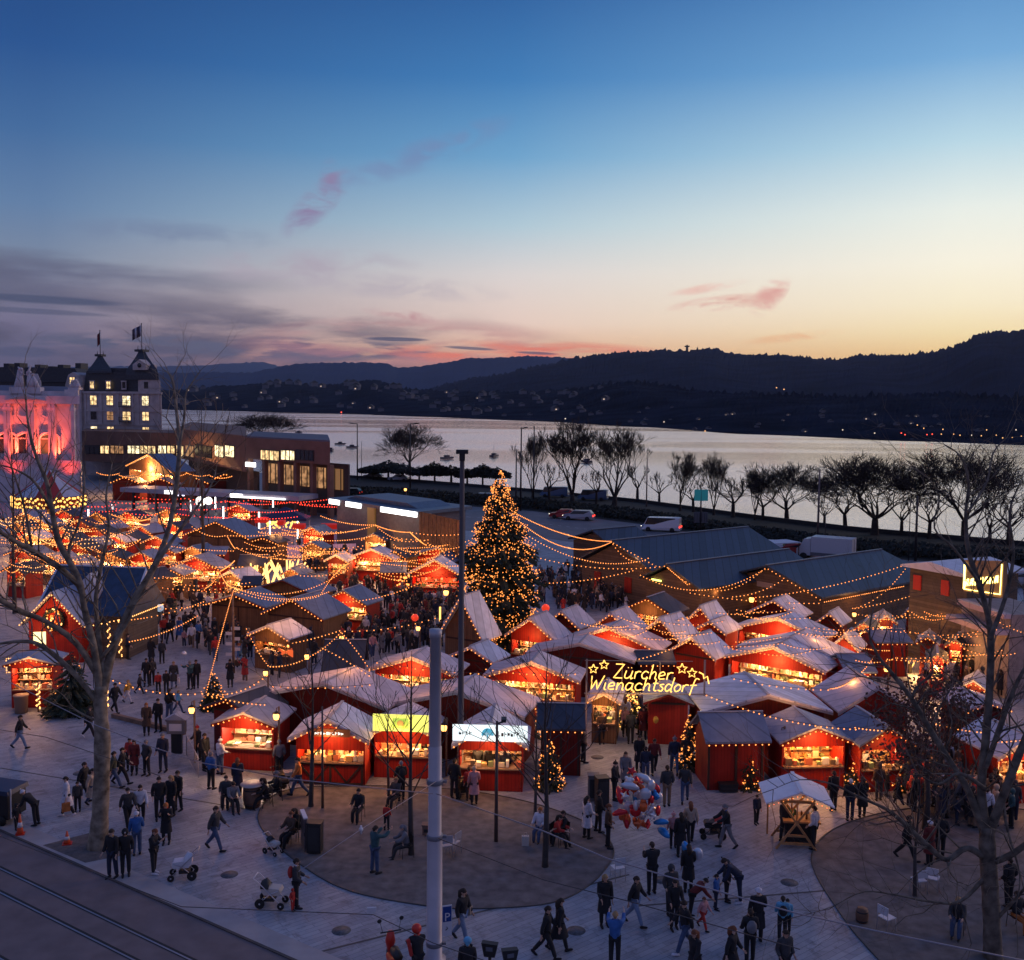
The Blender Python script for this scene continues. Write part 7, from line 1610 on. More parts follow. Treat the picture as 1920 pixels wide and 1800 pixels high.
for j in range(20):
    a = math.pi+math.pi*j/19; 
    for q in range(5): a2 = a+.055*math.cos(q*1.256+j); zz = z0+(z1-z0)*(.5+.42*math.sin(q*1.256+j)); b.ball((math.cos(a2)*Rr*1.06, math.sin(a2)*Rr*1.06, zz), .17, 0, 6)
b.build('scrollwork', YEL, e)['kind'] = 'stuff'; b = MB(); b.lathe([(Rr*.9,.2),(Rr*.9,.45)], 24); b.lathe([(.5,.45),(.5,z0)], 10); b.build('platform', brownw, e)
for j in range(8): a = 6.283*j/8; b = MB(); b.tube([(math.cos(a)*Rr*.8, math.sin(a)*Rr*.8, .45),(math.cos(a)*Rr*.8, math.sin(a)*Rr*.8, z0)], .06, 5); b.build('column', YEL if j % 2 else post_m, e)
lamp(e, 0, -Rr*.6, z0-.5, 220, (1,.6,.25))
# ---- terrace huts below the brown building
for i, (xl, yl, xr, ay, a, lb, rf, he) in enumerate(((236,873,322,852,50,'hut with a bright blue roof slope and lit timber trusses below the brown building','b',5.0),(205,905,262,894,10,'dark red terrace hut left of the blue-roofed hut','k',3),(330,905,392,893,10,'dark red terrace hut right of the blue-roofed hut','d' if False else 'k',3),(270,908,330,897,10,'dark red terrace hut right below the blue-roofed hut','g',3),(395,900,450,888,10,'dim hut beside the glass front of the brown building','k',3))):
    stall(xl, yl, xr, ay, a, 6 if i == 0 else 4, lb, rf, 'd' if i else 'b', op=(i == 0), he=he, e=500 if i == 0 else 0, drop=.3)
for i in range(6): string((180+i*42, 885+(i % 2)*5), (226+i*42, 886+(i % 3)*3), 5, 5, 5, 'amber string on the terrace below the brown building, '+['far left','left','under the blue roof','right of the blue roof','right','beside the glass front'][i], grp='terrace string lights')
b = MB(); A_ = G(196,926); 
# ---- blue tent on white tube legs
P = G(535, 1008); pm = ppm(P); e = empty('blue_tent', P, 0, 'dark blue pointed tent roof on glowing white tube legs', 'tent'); hw = 44/pm; z0, z1 = topz(P, 970), topz(P, 950)
b = MB(); b.add([(-hw,-hw*.5,z0),(hw,-hw*.5,z0),(hw,hw*.5,z0),(-hw,hw*.5,z0),(0,0,z1),(-hw,-hw*.5,z0-.3),(hw,-hw*.5,z0-.3),(hw,hw*.5,z0-.3),(-hw,hw*.5,z0-.3)], [(0,1,4),(1,2,4),(2,3,4),(3,0,4),(0,5,6,1),(1,6,7,2),(2,7,8,3),(3,8,5,0)], 0); b.build('canopy', mat('tent_blue', (.012,.03,.09), .6), e)
for sx in (-.55, .62): b = MB(); b.tube([(hw*sx,-hw*.45,0),(hw*sx,-hw*.45,z0-.3)], .09, 6); b.build('lit_leg', white_sign, e)
for sx in (-.95, .95): b = MB(); b.tube([(hw*sx,hw*.4,0),(hw*sx,hw*.4,z0-.3)], .07, 6); b.build('leg', steel, e)
b = MB(); rg = random.Random(4)
for k in range(60): b.ball((rg.uniform(-hw*.68,hw*.68), -hw*.5-.05, z0-.35-rg.uniform(0,.8)), .12, 0, 6)
b.build('lit_valance', YEL, e)
for i, (px, py, ty) in enumerate(((358,965,938),(404,960,932),(419,980,950),(486,1002,960),(512,958,930),(604,955,930),(211,968,946),(166,972,955),(326,935,926))):
    p = G(px, py); H = topz(p, ty); b = MB(); b.tube([(0,0,H*.25),(0,0,H)], .11, 6); b.tube([(0,0,0),(0,0,H*.25)], .05, 5, 1)
    tag(b.build('tube_light', [white_sign, dark_m], loc=p), 'upright white tube light '+['right of the lit blue sign','by the round number lamps','low by the wooden hut roof','left of the blue tent','behind the blue tent roof','at the kiosk corner','near the thin tree at the left','by the carousel','below the long shelter'][i], 'light', 'upright white tube lights')
for i, (px, py, r) in enumerate(((376,940,.7),(391,939,.55))): p = G(px, py, 3.2); b = MB(); b.ball((0,0,0), r, 0, 10, sy=.4); b.tube([(0,0,-3.2),(0,0,-r)], .06, 5, 1); tag(b.build('round_lamp', [glow('lamp_disc', (1,.95,.85), 2.5), dark_m], loc=p), ('larger','smaller')[i]+' of the two round white lamps before the shelter', 'lamp')
p = G(340,950); b = MB(); b.box(-.5,.5,-.1,.1,2.0,topz(p,930)); b.box(-.1,.1,-.05,.05,0,2.0,1); tag(b.build('glowing_panel', [glow('panel_lilac', (.75,.7,1), 3), dark_m], loc=p), 'upright lilac-white light panel before the shelter', 'light')
# ---- red awnings / railing and white curtain near the skating area
for i, (xl, yl, xr, h) in enumerate(((478,1012,500,3.0),(548,1018,570,2.6),(600,1018,662,2.6),(520,1010,532,2.6))):
    A_ = G(xl, yl+8); B_ = G(xr, yl+8); M_, w_ = frame_of(A_, B_); M_.translation.z = 0; r_ = root_at(M_, 'red_awning', 'bright red awning '+['left of the blue tent legs','right of the blue tent','longest, at the edge of the far crowd','smallest, between the tent legs'][i], 'awning', 'bright red awnings')
    b = MB(); b.prism([(0,h-.5),(w_,h-.5),(w_,h),(0,h)], 0, 1.8); b.build('cover', mat('awning_red_glow', (.55,.02,.012), .7, emit=(1,.03,.01), es=.25), r_)  # the cloth has a faint red emission of its own, a painted glow
    for x in (0.1, w_-.1): q = MB(); q.tube([(x,.1,0),(x,.1,h-.5)], .04, 5); q.build('leg', steel, r_)
A_, B_ = G(490,1048), G(668,1042); M_, w_ = frame_of(A_, B_); M_.translation.z = 0; r_ = root_at(M_, 'rink_barrier', 'pale pink curtain barrier behind the far crowd', 'barrier'); b = MB()
for i in range(60): b.box(w_*i/60, w_*(i+.85)/60, (i % 2)*.05, .06+(i % 2)*.05, 0, 1.35)
b.build('curtain', mat('curtain_pink_glow', (.55,.36,.48), .7, emit=(1,.5,.75), es=.18), r_)  # the curtain emits faint pink itself, glow painted into the cloth
# ---- big chalet with blue roof and red gable with a wreath
P_ = G(105, 1240); a = 8; r = rid(a); u = Vector((r.y,-r.x,0)); M = Matrix(((u.x,r.x,0,P_.x),(u.y,r.y,0,P_.y),(0,0,1,0),(0,0,0,1))); zr = topz(P_, 1110)
ch = root_at(M, 'blue_roofed_chalet', 'big chalet with a dark blue roof and a red gable bearing a lit wreath', 'chalet'); OCC.append((P_.x, P_.y+2, 3.2))
zR = topz(P_+r*3.2, 1062); b = MB(); b.prism([(-1.85,0),(1.85,0),(1.85,2.55),(0,zr-.12),(-1.85,2.55)], 0, 2.2); b.build('porch', redw, ch); b = MB(); b.box(-1.6,4.2,2.21,5.6,0,3.2); b.box(1.9,4.2,1.5,2.2,0,2.9); b.build('wall', MATS['old_boards'], ch)
b = MB(); b.prism([(-2.3,2.3),(0,zr),(0,zr+.1),(-2.3,2.4)], -.4, 2.6); b.prism([(.002,zr),(2.2,2.4),(2.2,2.5),(.002,zr+.1)], -.4, 2.6); b.build('porch_roof', mat('chalet_pale', (.40,.42,.50), .6, var=.2, scale=2), ch)
CB = mat('chalet_blue', (.018,.045,.10), .5, var=.35, scale=2); b = MB()
b.add([(-1.95,.9,2.9),(4.6,.9,2.9),(4.6,3.4,zR),(-1.7,3.4,zR),(4.6,6,3.0),(-1.95,6,3.0)], [(0,1,2,3),(3,2,4,5),(1,4,2),(0,3,5)]); b.build('roof', CB, ch)
b = MB(); b.tube([(-2.0,.85,2.9),(-1.72,3.4,zR+.03)], .09, 4, smooth=False); b.tube([(4.62,.85,2.9),(4.62,3.4,zR+.03)], .09, 4, smooth=False); b.tube([(-1.7,3.4,zR+.03),(4.6,3.4,zR+.03)], .06, 4, smooth=False); b.build('roof_edge', mat('snow_edge', (.62,.66,.75), .7), ch)
b = MB(); b.prism([(.9,zr-.5),(2.0,zr-1.1),(2.1,zr-.2),(1.5,zr+1.0),(.9,zr+.4)], 1.6, 3.2); b.build('dormer', mat('pale_dormer', (.5,.52,.6), .7), ch)
b = MB(); n = 20
for j in range(n): a_ = 6.283*j/n; b.tube([(math.cos(a_)*.62,-.12,2.75+math.sin(a_)*.62),(math.cos(a_+.32)*.62,-.14,2.75+math.sin(a_+.32)*.62)], .14, 6)
w_o = b.build('wreath', needle, ch); b = MB(); rg = random.Random(8)
for k in range(46): a_ = rg.uniform(0,6.28); rr_ = rg.uniform(.1,.92); b.ball((math.cos(a_)*rr_*.8, -.26, 2.75+math.sin(a_)*rr_*.8), .05, rg.randrange(2), 6)
b.build('bauble_lights', [GOLD2, glow('orange_bauble', (1,.22,.03), 2.2)], w_o)
kind(bulbs([(-2.3,-.45,2.35),(0,-.45,zr),(2.2,-.45,2.45),(4.6,.8,2.9),(4.65,5.6,2.9)], .24, .05).build('fairy_lights', GOLD2, ch), 'stuff'); lamp(ch, 0, -1.0, 3.2, 90, (1,.40,.12)); lamp(ch, -1.5, -1.2, 1.9, 40, (1,.45,.18))
for i, (px, py, ty) in enumerate(((205,1240,1165),(226,1236,1160),(200,1330,1262),(72,1335,1280),(112,1332,1300))):
    p = G(px, py); H = topz(p, ty); b = MB(); b.tube([(0,0,0),(0,0,H)], .05, 5, 1); rg = random.Random(i)
    for k in range(34): a_ = k*.9; b.oct((math.cos(a_)*.09, math.sin(a_)*.09, .2+(H-.2)*k/34), .05, 0)
    tag(b.build('light_wrapped_post', [GOLD2, post_m], loc=p), 'post wrapped in amber bulbs '+['left of the lane, at the chalet corner','right one at the chalet corner','below the fork of the plane tree','at the leftmost red stall','between the leftmost stall and the dark fir'][i], 'post', 'posts wrapped in bulbs')
p = G(35,1340); 
for i, (px, py) in enumerate(((30,1232),(92,1285))): # bulb frames of the leftmost stall
    q = G(px, py+50 if i == 0 else py+35); H = topz(q, py+14 if i == 0 else py+22); b = MB(); s_ = .42
    for k in range(24): t = k/6; j = int(t); f = t-j; x, z = [(-s_+2*s_*f,-s_),(s_,-s_+2*s_*f),(s_-2*s_*f,s_),(-s_,s_-2*s_*f)][j]; b.oct((x,-.25,H+z), .05)
    b.box(-.36,.36,-.22,-.18,H-.36,H+.36,1); b.tube([(0,-.15,0),(0,-.15,H-.4)], .03, 4, 2); tag(b.build('bulb_frame', [GOLD2, mat('photo_board', (.10,.05,.03), .7), dark_m], loc=q), ('upper','lower')[i]+' square frame of bulbs at the leftmost red stall', 'lit frame')
# ---- glowing light branches
def light_bush(px, py, ty, w, n, seed, label, m=YEL, r=.05, lean=.5):
    p = G(px, py); H = topz(p, ty); e = empty('light_branches', p, 0, label, 'light tree', 'glowing branch figures'); rg = random.Random(seed); B1 = MB(); ww = w/ppm(p)/2
    for k in range(n):
        a_ = rg.uniform(0,6.28); d = rg.uniform(.2,1); pts = [Vector((0,0,.3)), Vector((math.cos(a_)*ww*d*.45, math.sin(a_)*ww*d*.3, H*.45)), Vector((math.cos(a_)*ww*d, math.sin(a_)*ww*d*.6, H*rg.uniform(.75,1)))]
        B1.tube(pts, [r*1.5, r*1.1, r*.8], 5)
    B1.build('lit_branches', m, e); t = MB(); t.tube([(0,0,0),(0,0,.6)], .12, 6); t.build('trunk', bark_d, e); lamp(e, 0, -.8, H*.5, 140, (1,.5,.15)); return e
lb_m = glow('branch_light', (1.0, .52, .15), 2.6)
light_bush(476,1116,1054,84,10,1,'left cluster of glowing light branches',lb_m,.085); light_bush(506,1112,1052,40,6,2,'slim middle cluster of glowing light branches',lb_m,.08); light_bush(540,1118,1048,86,13,3,'right cluster of glowing light branches',lb_m,.09)
light_bush(1846,1248,1176,54,9,4,'yellow bundle of lights left of the right plane tree stem',YEL,.045); light_bush(1872,1225,1160,24,5,5,'yellow column of lights right of the plane tree stem',YEL,.045); light_bush(1900,1238,1165,26,6,6,'yellow bundle of lights nearest the right edge',YEL,.045); light_bush(1706,1262,1238,30,3,7,'small bent strand of lights above the brown-leaved tree',YEL,.03)
p = G(754,1120); b = MB(); rg = random.Random(3)
for k in range(40): b.ball((rg.uniform(-.8,.8), 0, topz(p,1098)+rg.uniform(-1,.9)), .09, 0, 6)
b.tube([(0,0,0),(0,0,3.5)], .05, 5, 1); tag(b.build('light_cluster', [GOLD, dark_m], loc=p), 'clump of amber lights hanging over the big crowd', 'lights')
for i, (px, py, ty) in enumerate(((825,1165,1138),(1837,1185,1135),(1550,1150,1133),(1315,1400,1322),(912,1192,1168),(1062,1200,1190))):
    p = G(px, py+15); H = topz(p, ty); H0 = topz(p, py); m = [YEL, glow('tube_lime',(.9,1,.5),3), white_sign, white_sign, YEL, YEL][i]; 
    if i == 5: continue
    b = MB(); b.tube([(0,0,min(H0, H-.5)),(0,0,H)], .07 if i != 3 else .09, 6); b.tube([(0,0,0),(0,0,min(H0, H-.5))], .03, 5, 1); tag(b.build('tube_lamp', [m, dark_m], loc=p), ['upright yellow tube light left of the tall narrow hut','bright lime-white tube light below the wooden house sign','white flame-shaped lamp in front of the third hall','bright white lamp on the right gate post','slanting yellow tube on the tall narrow hut'][i], 'lamp')
# ---- globe lanterns
def lantern(px, py, fy, label, r=.16, e_=45, arm=True):
    e_ *= 2.2
    p = G(px, fy); H = topz(p, py); r_ = empty('lantern', p, 0, label, 'lantern', 'lanterns on wooden posts')
    b = MB(); b.tube([(.12,0,0),(.12,0,H+.45)], .05, 5); b.tube([(.12,0,H+.4),(0,0,H+.38),(0,0,H+.2)], .025, 5); b.build('post', post_m, r_)
    b = MB(); b.lathe([(r*.7,H-r),(r,H-r*.2),(r,H+r*.5),(r*.4,H+r)], 10); b.build('glass', glow('lantern_glow', (1,.42,.10), 4.5), r_); b = MB(); b.lathe([(r*1.3,H+r),(r*.2,H+r*1.6)], 10); b.lathe([(r*.9,H-r*1.15),(r*.9,H-r*1.01)], 10); b.build('cap', dark_m, r_)
    lamp(r_, 0, 0, H, e_, (1,.52,.2), r)
for a_ in ((361,1331,1430,'lantern on a post left of the first front stall'),(519,1343,1452,'lantern hanging between the first two front stalls'),(832,1364,1455,'lantern right of the white mast by the white-signed stall'),(576,1231,1290,'bright lantern above the tables, left of the slate-roofed stall'),(499,1262,1320,'lantern left of the bright one above the tables'),(641,1196,1250,'lantern at the lower corner of the big crowd'),(836,1111,1165,'lantern in the big crowd beside the floodlight mast'),(784,1178,1230,'lantern between the big crowd and the golden stall'),(893,1250,1300,'lantern over the roofs right of the floodlight mast'),(1041,1190,1240,'lantern beside the red gable near the christmas tree'),(1408,1124,1170,'lantern in front of the third long hall'),(1361,1156,1200,'lantern above the white strip roofs'),(1412,1184,1235,'lantern on a post over the red gables'),(1463,1380,1470,'clear lantern on a post by the open stall with the orange counter'),(1440,1278,1340,'big round lantern over the people behind the large pale roof'),(1112,1300,1360,'bright lantern under the left end of the gate lettering'),(1600,1152,1200,'lantern left of the garlands below the wooden house'),(1774,1138,1180,'lantern in front of the wooden house'),(1758,1190,1235,'lantern above the brown-leaved tree'),(1660,1254,1310,'lantern above the open red gable on the right'),(760,918,965,'amber street light by the water, left of the floodlight mast'),(283,1104,1150,'lantern right of the blue-roofed chalet'),(445,1072,1110,'lantern left of the glowing light branches'),(576,1094,1135,'lantern right of the glowing light branches'),(70,1200,1260,'lantern under the lit board by the chalet')): lantern(*a_, e_=40 if a_[1] > 1000 else 150, r=.15 if a_[1] > 1150 else .2)
p = G(76,1262); b = MB(); H = topz(p, 1194); b.box(-.35,.35,-.05,.05,H-.5,H+.3); b.tube([(0,0,0),(0,0,H-.5)], .04, 5, 1); tag(b.build('lit_board', [glow('board_glow',(1,.75,.35),2.2), dark_m], loc=p, rz=.2), 'small glowing cream board below the chalet wreath', 'sign')
p = G(174,1218,2.3); b = MB(); b.ball((0,0,0), .09, 0, 8); b.tube([(0,0,-2.3),(0,0,-.09)], .02, 4, 1); tag(b.build('green_lamp', [glow('green_glow',(.05,1,.35),4), dark_m], loc=p), 'tiny green lamp in the fork of the left plane tree', 'lamp')
# ---- the gate with the glowing script
GL = {'Z':[[(0,1),(.55,1),(.05,0),(.6,0)]], 'u':[[(.05,.55),(.02,.1),(.2,0),(.4,.2),(.45,.55)],[(.45,.55),(.42,0),(.55,.05)],[(.12,.75),(.13,.78)],[(.33,.75),(.34,.78)]],
 'r':[[(.05,.5),(.05,0)],[(.05,.35),(.2,.52),(.38,.5)]], 'c':[[(.42,.45),(.2,.55),(.02,.3),(.15,.02),(.45,.08)]], 'h':[[(.08,1.05),(.05,0)],[(.06,.3),(.25,.55),(.38,.4),(.38,.05),(.48,.03)]],
 'e':[[(.03,.25),(.38,.35),(.25,.56),(.04,.4),(.08,.05),(.42,.06)]], 'W':[[(0,1),(.14,0),(.34,.7),(.5,0),(.78,1.05)]], 'i':[[(.05,.52),(.05,.05),(.16,.0)],[(.07,.74),(.08,.78)]],
 'n':[[(.05,.55),(.05,0)],[(.05,.3),(.25,.55),(.4,.4),(.4,.03),(.5,.02)]], 'a':[[(.4,.5),(.15,.54),(.02,.25),(.15,0),(.38,.2),(.42,.54),(.42,.05),(.52,.02)]], 't':[[(.15,.85),(.12,.1),(.3,.02)],[(0,.58),(.32,.58)]],
 's':[[(.32,.52),(.08,.45),(.3,.2),(.2,0),(0,.08)]], 'd':[[(.38,.45),(.15,.54),(.02,.25),(.15,0),(.38,.2)],[(.46,1.05),(.4,.05),(.5,0)]], 'o':[[(.2,.55),(.02,.3),(.15,0),(.38,.15),(.38,.42),(.2,.55)]], 'f':[[(.5,.95),(.32,1.02),(.22,.75),(.12,-.25)],[(.02,.5),(.42,.52)]]}
ADV = {'Z':.72,'u':.62,'r':.46,'c':.52,'h':.58,'e':.52,'W':.9,'i':.26,'n':.58,'a':.6,'t':.38,'s':.42,'d':.58,'o':.5,'f':.5}
sA, sB = G(1098,1400), G(1318,1402); M_, w_ = frame_of(sA, sB); M_.translation.z = 0
gs = root_at(M_, 'gate_sign', 'glowing yellow script with stars on a frame over the market entrance', 'sign'); zb = topz((sA+sB)/2, 1302); px1 = ppm((sA+sB)/2)
b = MB(); b.box(-.1, w_+.1, -.03, .03, zb, zb+.06); b.box(-.1, w_-.6, -.015, .015, zb+63/px1, zb+64/px1)
for x in (0, w_): b.box(x-.04, x+.04, -.04, .04, 0, zb+66/px1)
for x in (w_*.3, w_*.62): b.box(x-.015, x+.015, -.02, .02, zb+.061, zb+62/px1)
b.build('frame', mat('gate_frame', (.30,.24,.24), .6), gs)
gl_m = glow('script_glow', (1.0, .50, .10), 2.6)
def script(txt, x0, x1, z, h, slope=-.03):
    tot = sum(ADV[c] for c in txt); k = (x1-x0)/tot; x = x0
    for ch_ in txt:
        b = MB()
        for st_ in GL[ch_]:
            P_ = [Vector((p[0], p[1], 0)) for p in st_]; fine = []
            for i in range(len(P_)-1):
                p0, p1, p2, p3 = P_[max(i-1,0)], P_[i], P_[i+1], P_[min(i+2, len(P_)-1)]
                for s in range(4): t = s/4; fine.append(.5*((2*p1)+(-p0+p2)*t+(2*p0-5*p1+4*p2-p3)*t*t+(-p0+3*p1-3*p2+p3)*t**3)) if ch_ not in 'ZW' else fine.append(p1.lerp(p2, t))
            fine.append(P_[-1]); b.tube([(x+q.x*k+q.y*h*.22, -.08, z+q.y*h+slope*(x+q.x*k-x0)) for q in fine], .029, 5)
        b.build('letter', gl_m, gs); x += ADV[ch_]*k
script('Zurcher', w_*.22, w_*.73, zb+32/px1, 26/px1); script('Wienachtsdorf', w_*.02, w_*.93, zb+10/px1, 25/px1, -.02)
for (sx, sy, r_) in ((.055,48,9),(.145,56,9),(.805,50,10),(.89,42,9.5)):
    b = MB(); pts = []
    for j in range(11): a_ = R(90+36*j); rr_ = (r_ if j % 2 == 0 else r_*.45)/px1; pts.append((w_*sx+math.cos(a_)*rr_, -.08, zb+sy/px1+math.sin(a_)*rr_))
    b.tube(pts, .026, 5); b.build('star', gl_m, gs)
b = MB(); b.tube([(w_*.95,-.08,zb+44/px1),(w_*.985,-.08,zb+40/px1),(w_*.99,-.08,zb+32/px1),(w_*1.02,-.08,zb+36/px1),(w_*1.035,-.08,zb+22/px1)], .035, 5); b.build('swirl', gl_m, gs); lamp(gs, w_*.5, -.6, zb+.8, 90, (1,.65,.2))
# ---- wheeled wooden stand with a white roof
P = G(1492, 1592); e = empty('covered_stand', P, R(-6), 'wooden drinks stand on crossed timber legs under a slanting white roof', 'stand'); OCC.append((P.x, P.y, 1.4))
tim = mat('new_timber', (.42,.20,.075), .65, var=.25, scale=5); Hs = topz(P, 1502)
for y in (-.05, 1.15):
    b = MB()
    for s in (-1, 1): b.tube([(s*.75, y, 0), (-s*.62, y, Hs)], .055, 4, smooth=False)
    b.box(-.55,.55,y-.04,y+.04,.18,.27); b.box(-.36,.36,y-.035,y+.035,.5,.58); b.box(-.62,.62,y-.04,y+.04,Hs-.06,Hs+.04); b.tube([(0,y,Hs*.55),(0,y,Hs)], .035, 4); b.build('crossed_leg', tim, e)
b = MB(); b.box(-.45,.95,.15,1.2,Hs*.50,Hs*.52+.03); b.build('table_top', tim, e)
zr = topz(P, 1452); b = MB()
b.add([(-1.35,-.75,Hs+.05),(.35,-.95,Hs+.25-.0),(1.35,-.7,Hs-.3),(1.45,1.5,Hs+.25),(.2,1.7,Hs+.62),(-1.1,1.5,Hs+.45),(.1,-.85,Hs+.48)], [(0,6,4,5),(6,2,3,4)]); 
b2 = MB(); b2.prism([(-1.25,Hs+.02),(.05,Hs+.50),(.05,Hs+.56),(-1.25,Hs+.08)], -.55, 1.6); b2.prism([(.052,Hs+.50),(1.3,Hs-.02),(1.3,Hs+.04),(.052,Hs+.56)], -.55, 1.6); b2.box(-.02,.12,-.57,1.62,Hs+.561,Hs+.59); b2.build('roof', mat('canvas_white', (.78,.77,.80), .8, var=.06, scale=3), e)
for x in (-.9, .9): b = MB(); b.box(x-.03,x+.03,1.3,1.36,0,Hs+.15); b.build('rear_leg', tim, e)
b = MB(); b.box(-.3,.8,.55,1.1,0.05,Hs*.5-.002); b.build('crates', plast, e); kind(bulbs([(-1.22,-.6,Hs),(0,-.6,Hs+.47),(1.27,-.6,Hs-.05)], .2, .022).build('fairy_lights', GOLD, e), 'stuff')
rg = random.Random(2); b = MB()
for k in range(14): x = rg.uniform(-.35,.85); b.lathe([(.04,Hs*.52+.031),(.04,Hs*.52+.2),(.015,Hs*.52+.28)], 6, rg.randrange(3), cx=x, cy=rg.uniform(.25,1.1))
kind(b.build('bottles', [mat('bottle_green',(.03,.08,.03),.2), mat('bottle_brown',(.10,.04,.02),.2), white_m], e), 'stuff'); lamp(e, 0, .3, Hs-.1, 9, (1,.5,.2))
# ---- balloons
P = G(1194, 1600); e = empty('balloon_bunch', P+Vector((0,0,0)), 0, 'big bunch of red, silver and blue foil balloons held above the lane', 'balloons')
bc = [mat('foil_'+n, c, .22, met=.35) for n, c in (('red',(.62,.02,.03)),('blue',(.03,.25,.60)),('silver',(.60,.60,.66)),('orange',(.65,.12,.03)),('white',(.70,.68,.72)))]
rg = random.Random(14); zb_ = topz(P, 1590); zt3 = topz(P, 1462)
def balloon(root, c, col, kind_, rg):
    b = MB(); a_ = rg.uniform(0,6.28); MM = Matrix.Translation(c) @ Matrix.Rotation(a_, 4, 'Z') @ Matrix.Rotation(rg.uniform(-.9,.9), 4, 'Y'); s = rg.uniform(.15,.23)
    if kind_ == 0: b.ball((0,0,0), s, 0, 12, sy=.55, sz=1.15, M=MM)
    elif kind_ == 1:
        pts = []
        for j in range(10): q = 6.283*j/10; rr_ = s*(1.25 if j % 2 == 0 else .62); pts.append((math.cos(q)*rr_, math.sin(q)*rr_))
        b.add([(x,-.02,z) for x, z in pts]+[(x,.02,z) for x, z in pts]+[(0,-.11,0),(0,.11,0)], [(10+10,(j+1)%10,j) for j in range(10)]+[(21,10+j,10+(j+1)%10) for j in range(10)]+[(j,(j+1)%10,10+(j+1)%10,10+j) for j in range(10)], 0, M=MM)
    elif kind_ == 2: b.tube([MM @ Vector(p) for p in ((-s*1.6,0,0),(-s*.9,0,.02),(0,0,.05),(s*.9,0,.02),(s*1.6,0,0))], [.05,s*.55,s*.7,s*.55,.05], 9); 
    else: b.ball((0,0,0), s, 0, 12, sy=.7, M=MM); b.ball((s*.8,0,s*.6), s*.45, 0, 8, M=MM); b.ball((-s*.8,0,s*.6), s*.45, 0, 8, M=MM)
    b.tube([MM @ Vector((0,0,-s)), Vector((0,0,1.15))*.5+Vector(c)*.25, (0,0,1.1)], .003, 3, 1); return b.build('balloon', [bc[col], dark_m], root)
for k in range(44):
    t = rg.random(); z = zb_+.9+(zt3-zb_-.6)*t; w = (.35+.75*math.sin(math.pi*min(1,t*.9+.1)))*.95
    balloon(e, (rg.uniform(-w,w)*.8, rg.uniform(-.5,.5), z), rg.choice((0,0,0,2,2,4,1,3,2)), rg.choice((0,1,2,3)), rg)
balloon(e, (.9,0,zb_+1.0), 1, 2, rg); balloon(e, (1.0,0,zb_+.6), 1, 2, rg)
P = G(1300, 1664); e = empty('blue_balloons', P, 0, 'small cluster of bright blue round balloons below the big bunch', 'balloons')
for k in range(5): balloon(e, (rg.uniform(-.3,.35), rg.uniform(-.2,.2), 1.25+rg.uniform(-.2,.35)), 1 if k else 4, 0, rg)
P = G(354,1292); e = empty('white_balloon', P+Vector((-.25,0,0)), 0, 'white elongated balloon held up in the lane', 'balloon'); balloon(e, (0,0,2.1), 4, 2, rg)
# ---- prams
def pram(px, py, fa, hoodm, seatm, label, frame=None, s=1.0):
    e = empty('pram', G(px, py), R(fa), label, 'pram', 'prams'); e.scale = (s,)*3; frame = frame or white_m
    b = MB(); 
    for x in (-.24, .24): b.tube([(x,-.38,.16),(x,0,.50),(x,.34,.20)], .018, 6); b.tube([(x,-.1,.42),(x,.45,.95),(x,.56,1.02)], .016, 6); b.tube([(x,.02,.50),(x,-.28,.62)], .016, 6)
    b.tube([(-.24,.56,1.02),(.24,.56,1.02)], .02, 6); b.tube([(-.24,.34,.2),(.24,.34,.2)], .014, 6); b.build('frame', frame, e)
    b = MB(); b.prism([(-.36,.56),(-.30,.44),(.22,.44),(.34,.62),(.30,.70),(-.30,.66)], -.2, .2, M=Matrix.Rotation(R(90), 4, 'Z')); b.build('carrycot', seatm, e)
    b = MB(); n = 9; vs = []
    for j in range(n):
        q = math.pi*j/(n-1); vs += [(math.cos(q)*.22, -.30*0+.05, .66+math.sin(q)*.10), (math.cos(q)*.23, .18, .66+math.sin(q)*.30), (math.cos(q)*.20, .34, .66+math.sin(q)*.20)]
    b.add(vs, [(j*3+q, j*3+q+1, j*3+q+4, j*3+q+3) for j in range(n-1) for q in range(2)]+[tuple(range(2, n*3, 3))], 0, True); b.build('hood', hoodm, e)
    b = MB(); b.box(-.18,.18,-.12,.26,.22,.34); b.build('basket', plast, e)
    for x in (-.27, .27):
        for y, r_ in ((-.38,.12),(.34,.17)):
            b = MB(); b.lathe([(r_*.75,-.02),(r_,-.018),(r_,.018),(r_*.75,.02)], 14, M=Matrix.Translation((x,y,r_)) @ Matrix.Rotation(R(90), 4, 'Y')); o = b.build('wheel', rubber, e)
            b = MB(); b.lathe([(.03,-.025),(.03,.025)], 8, M=Matrix.Translation((x,y,r_)) @ Matrix.Rotation(R(90), 4, 'Y'))
            for k in range(5): q = 6.283*k/5; b.tube([(x,y,r_),(x,y+math.cos(q)*r_*.78,r_+math.sin(q)*r_*.78)], .007, 4)
            b.build('rim', frame, o)
pram(343,1646,-80,white_m,white_m,'white and grey pram beside the woman with auburn hair',frame=steel); pram(510,1698,85,plast,cream,'white-framed pram with a dark hood in the open paving')
pram(512,1600,60,plast,cream,'low pushchair at the feet of the sitters by the gravel edge',s=.7); pram(1336,1570,265,redp,plast,'black pushchair with a red seat moving to the left',frame=plast); pram(528,1486,40,plast,plast,'dark pram beside the barrel table',frame=plast); pram(868,1492,200,plast,plast,'dark pram by the white-signed stall',frame=plast)
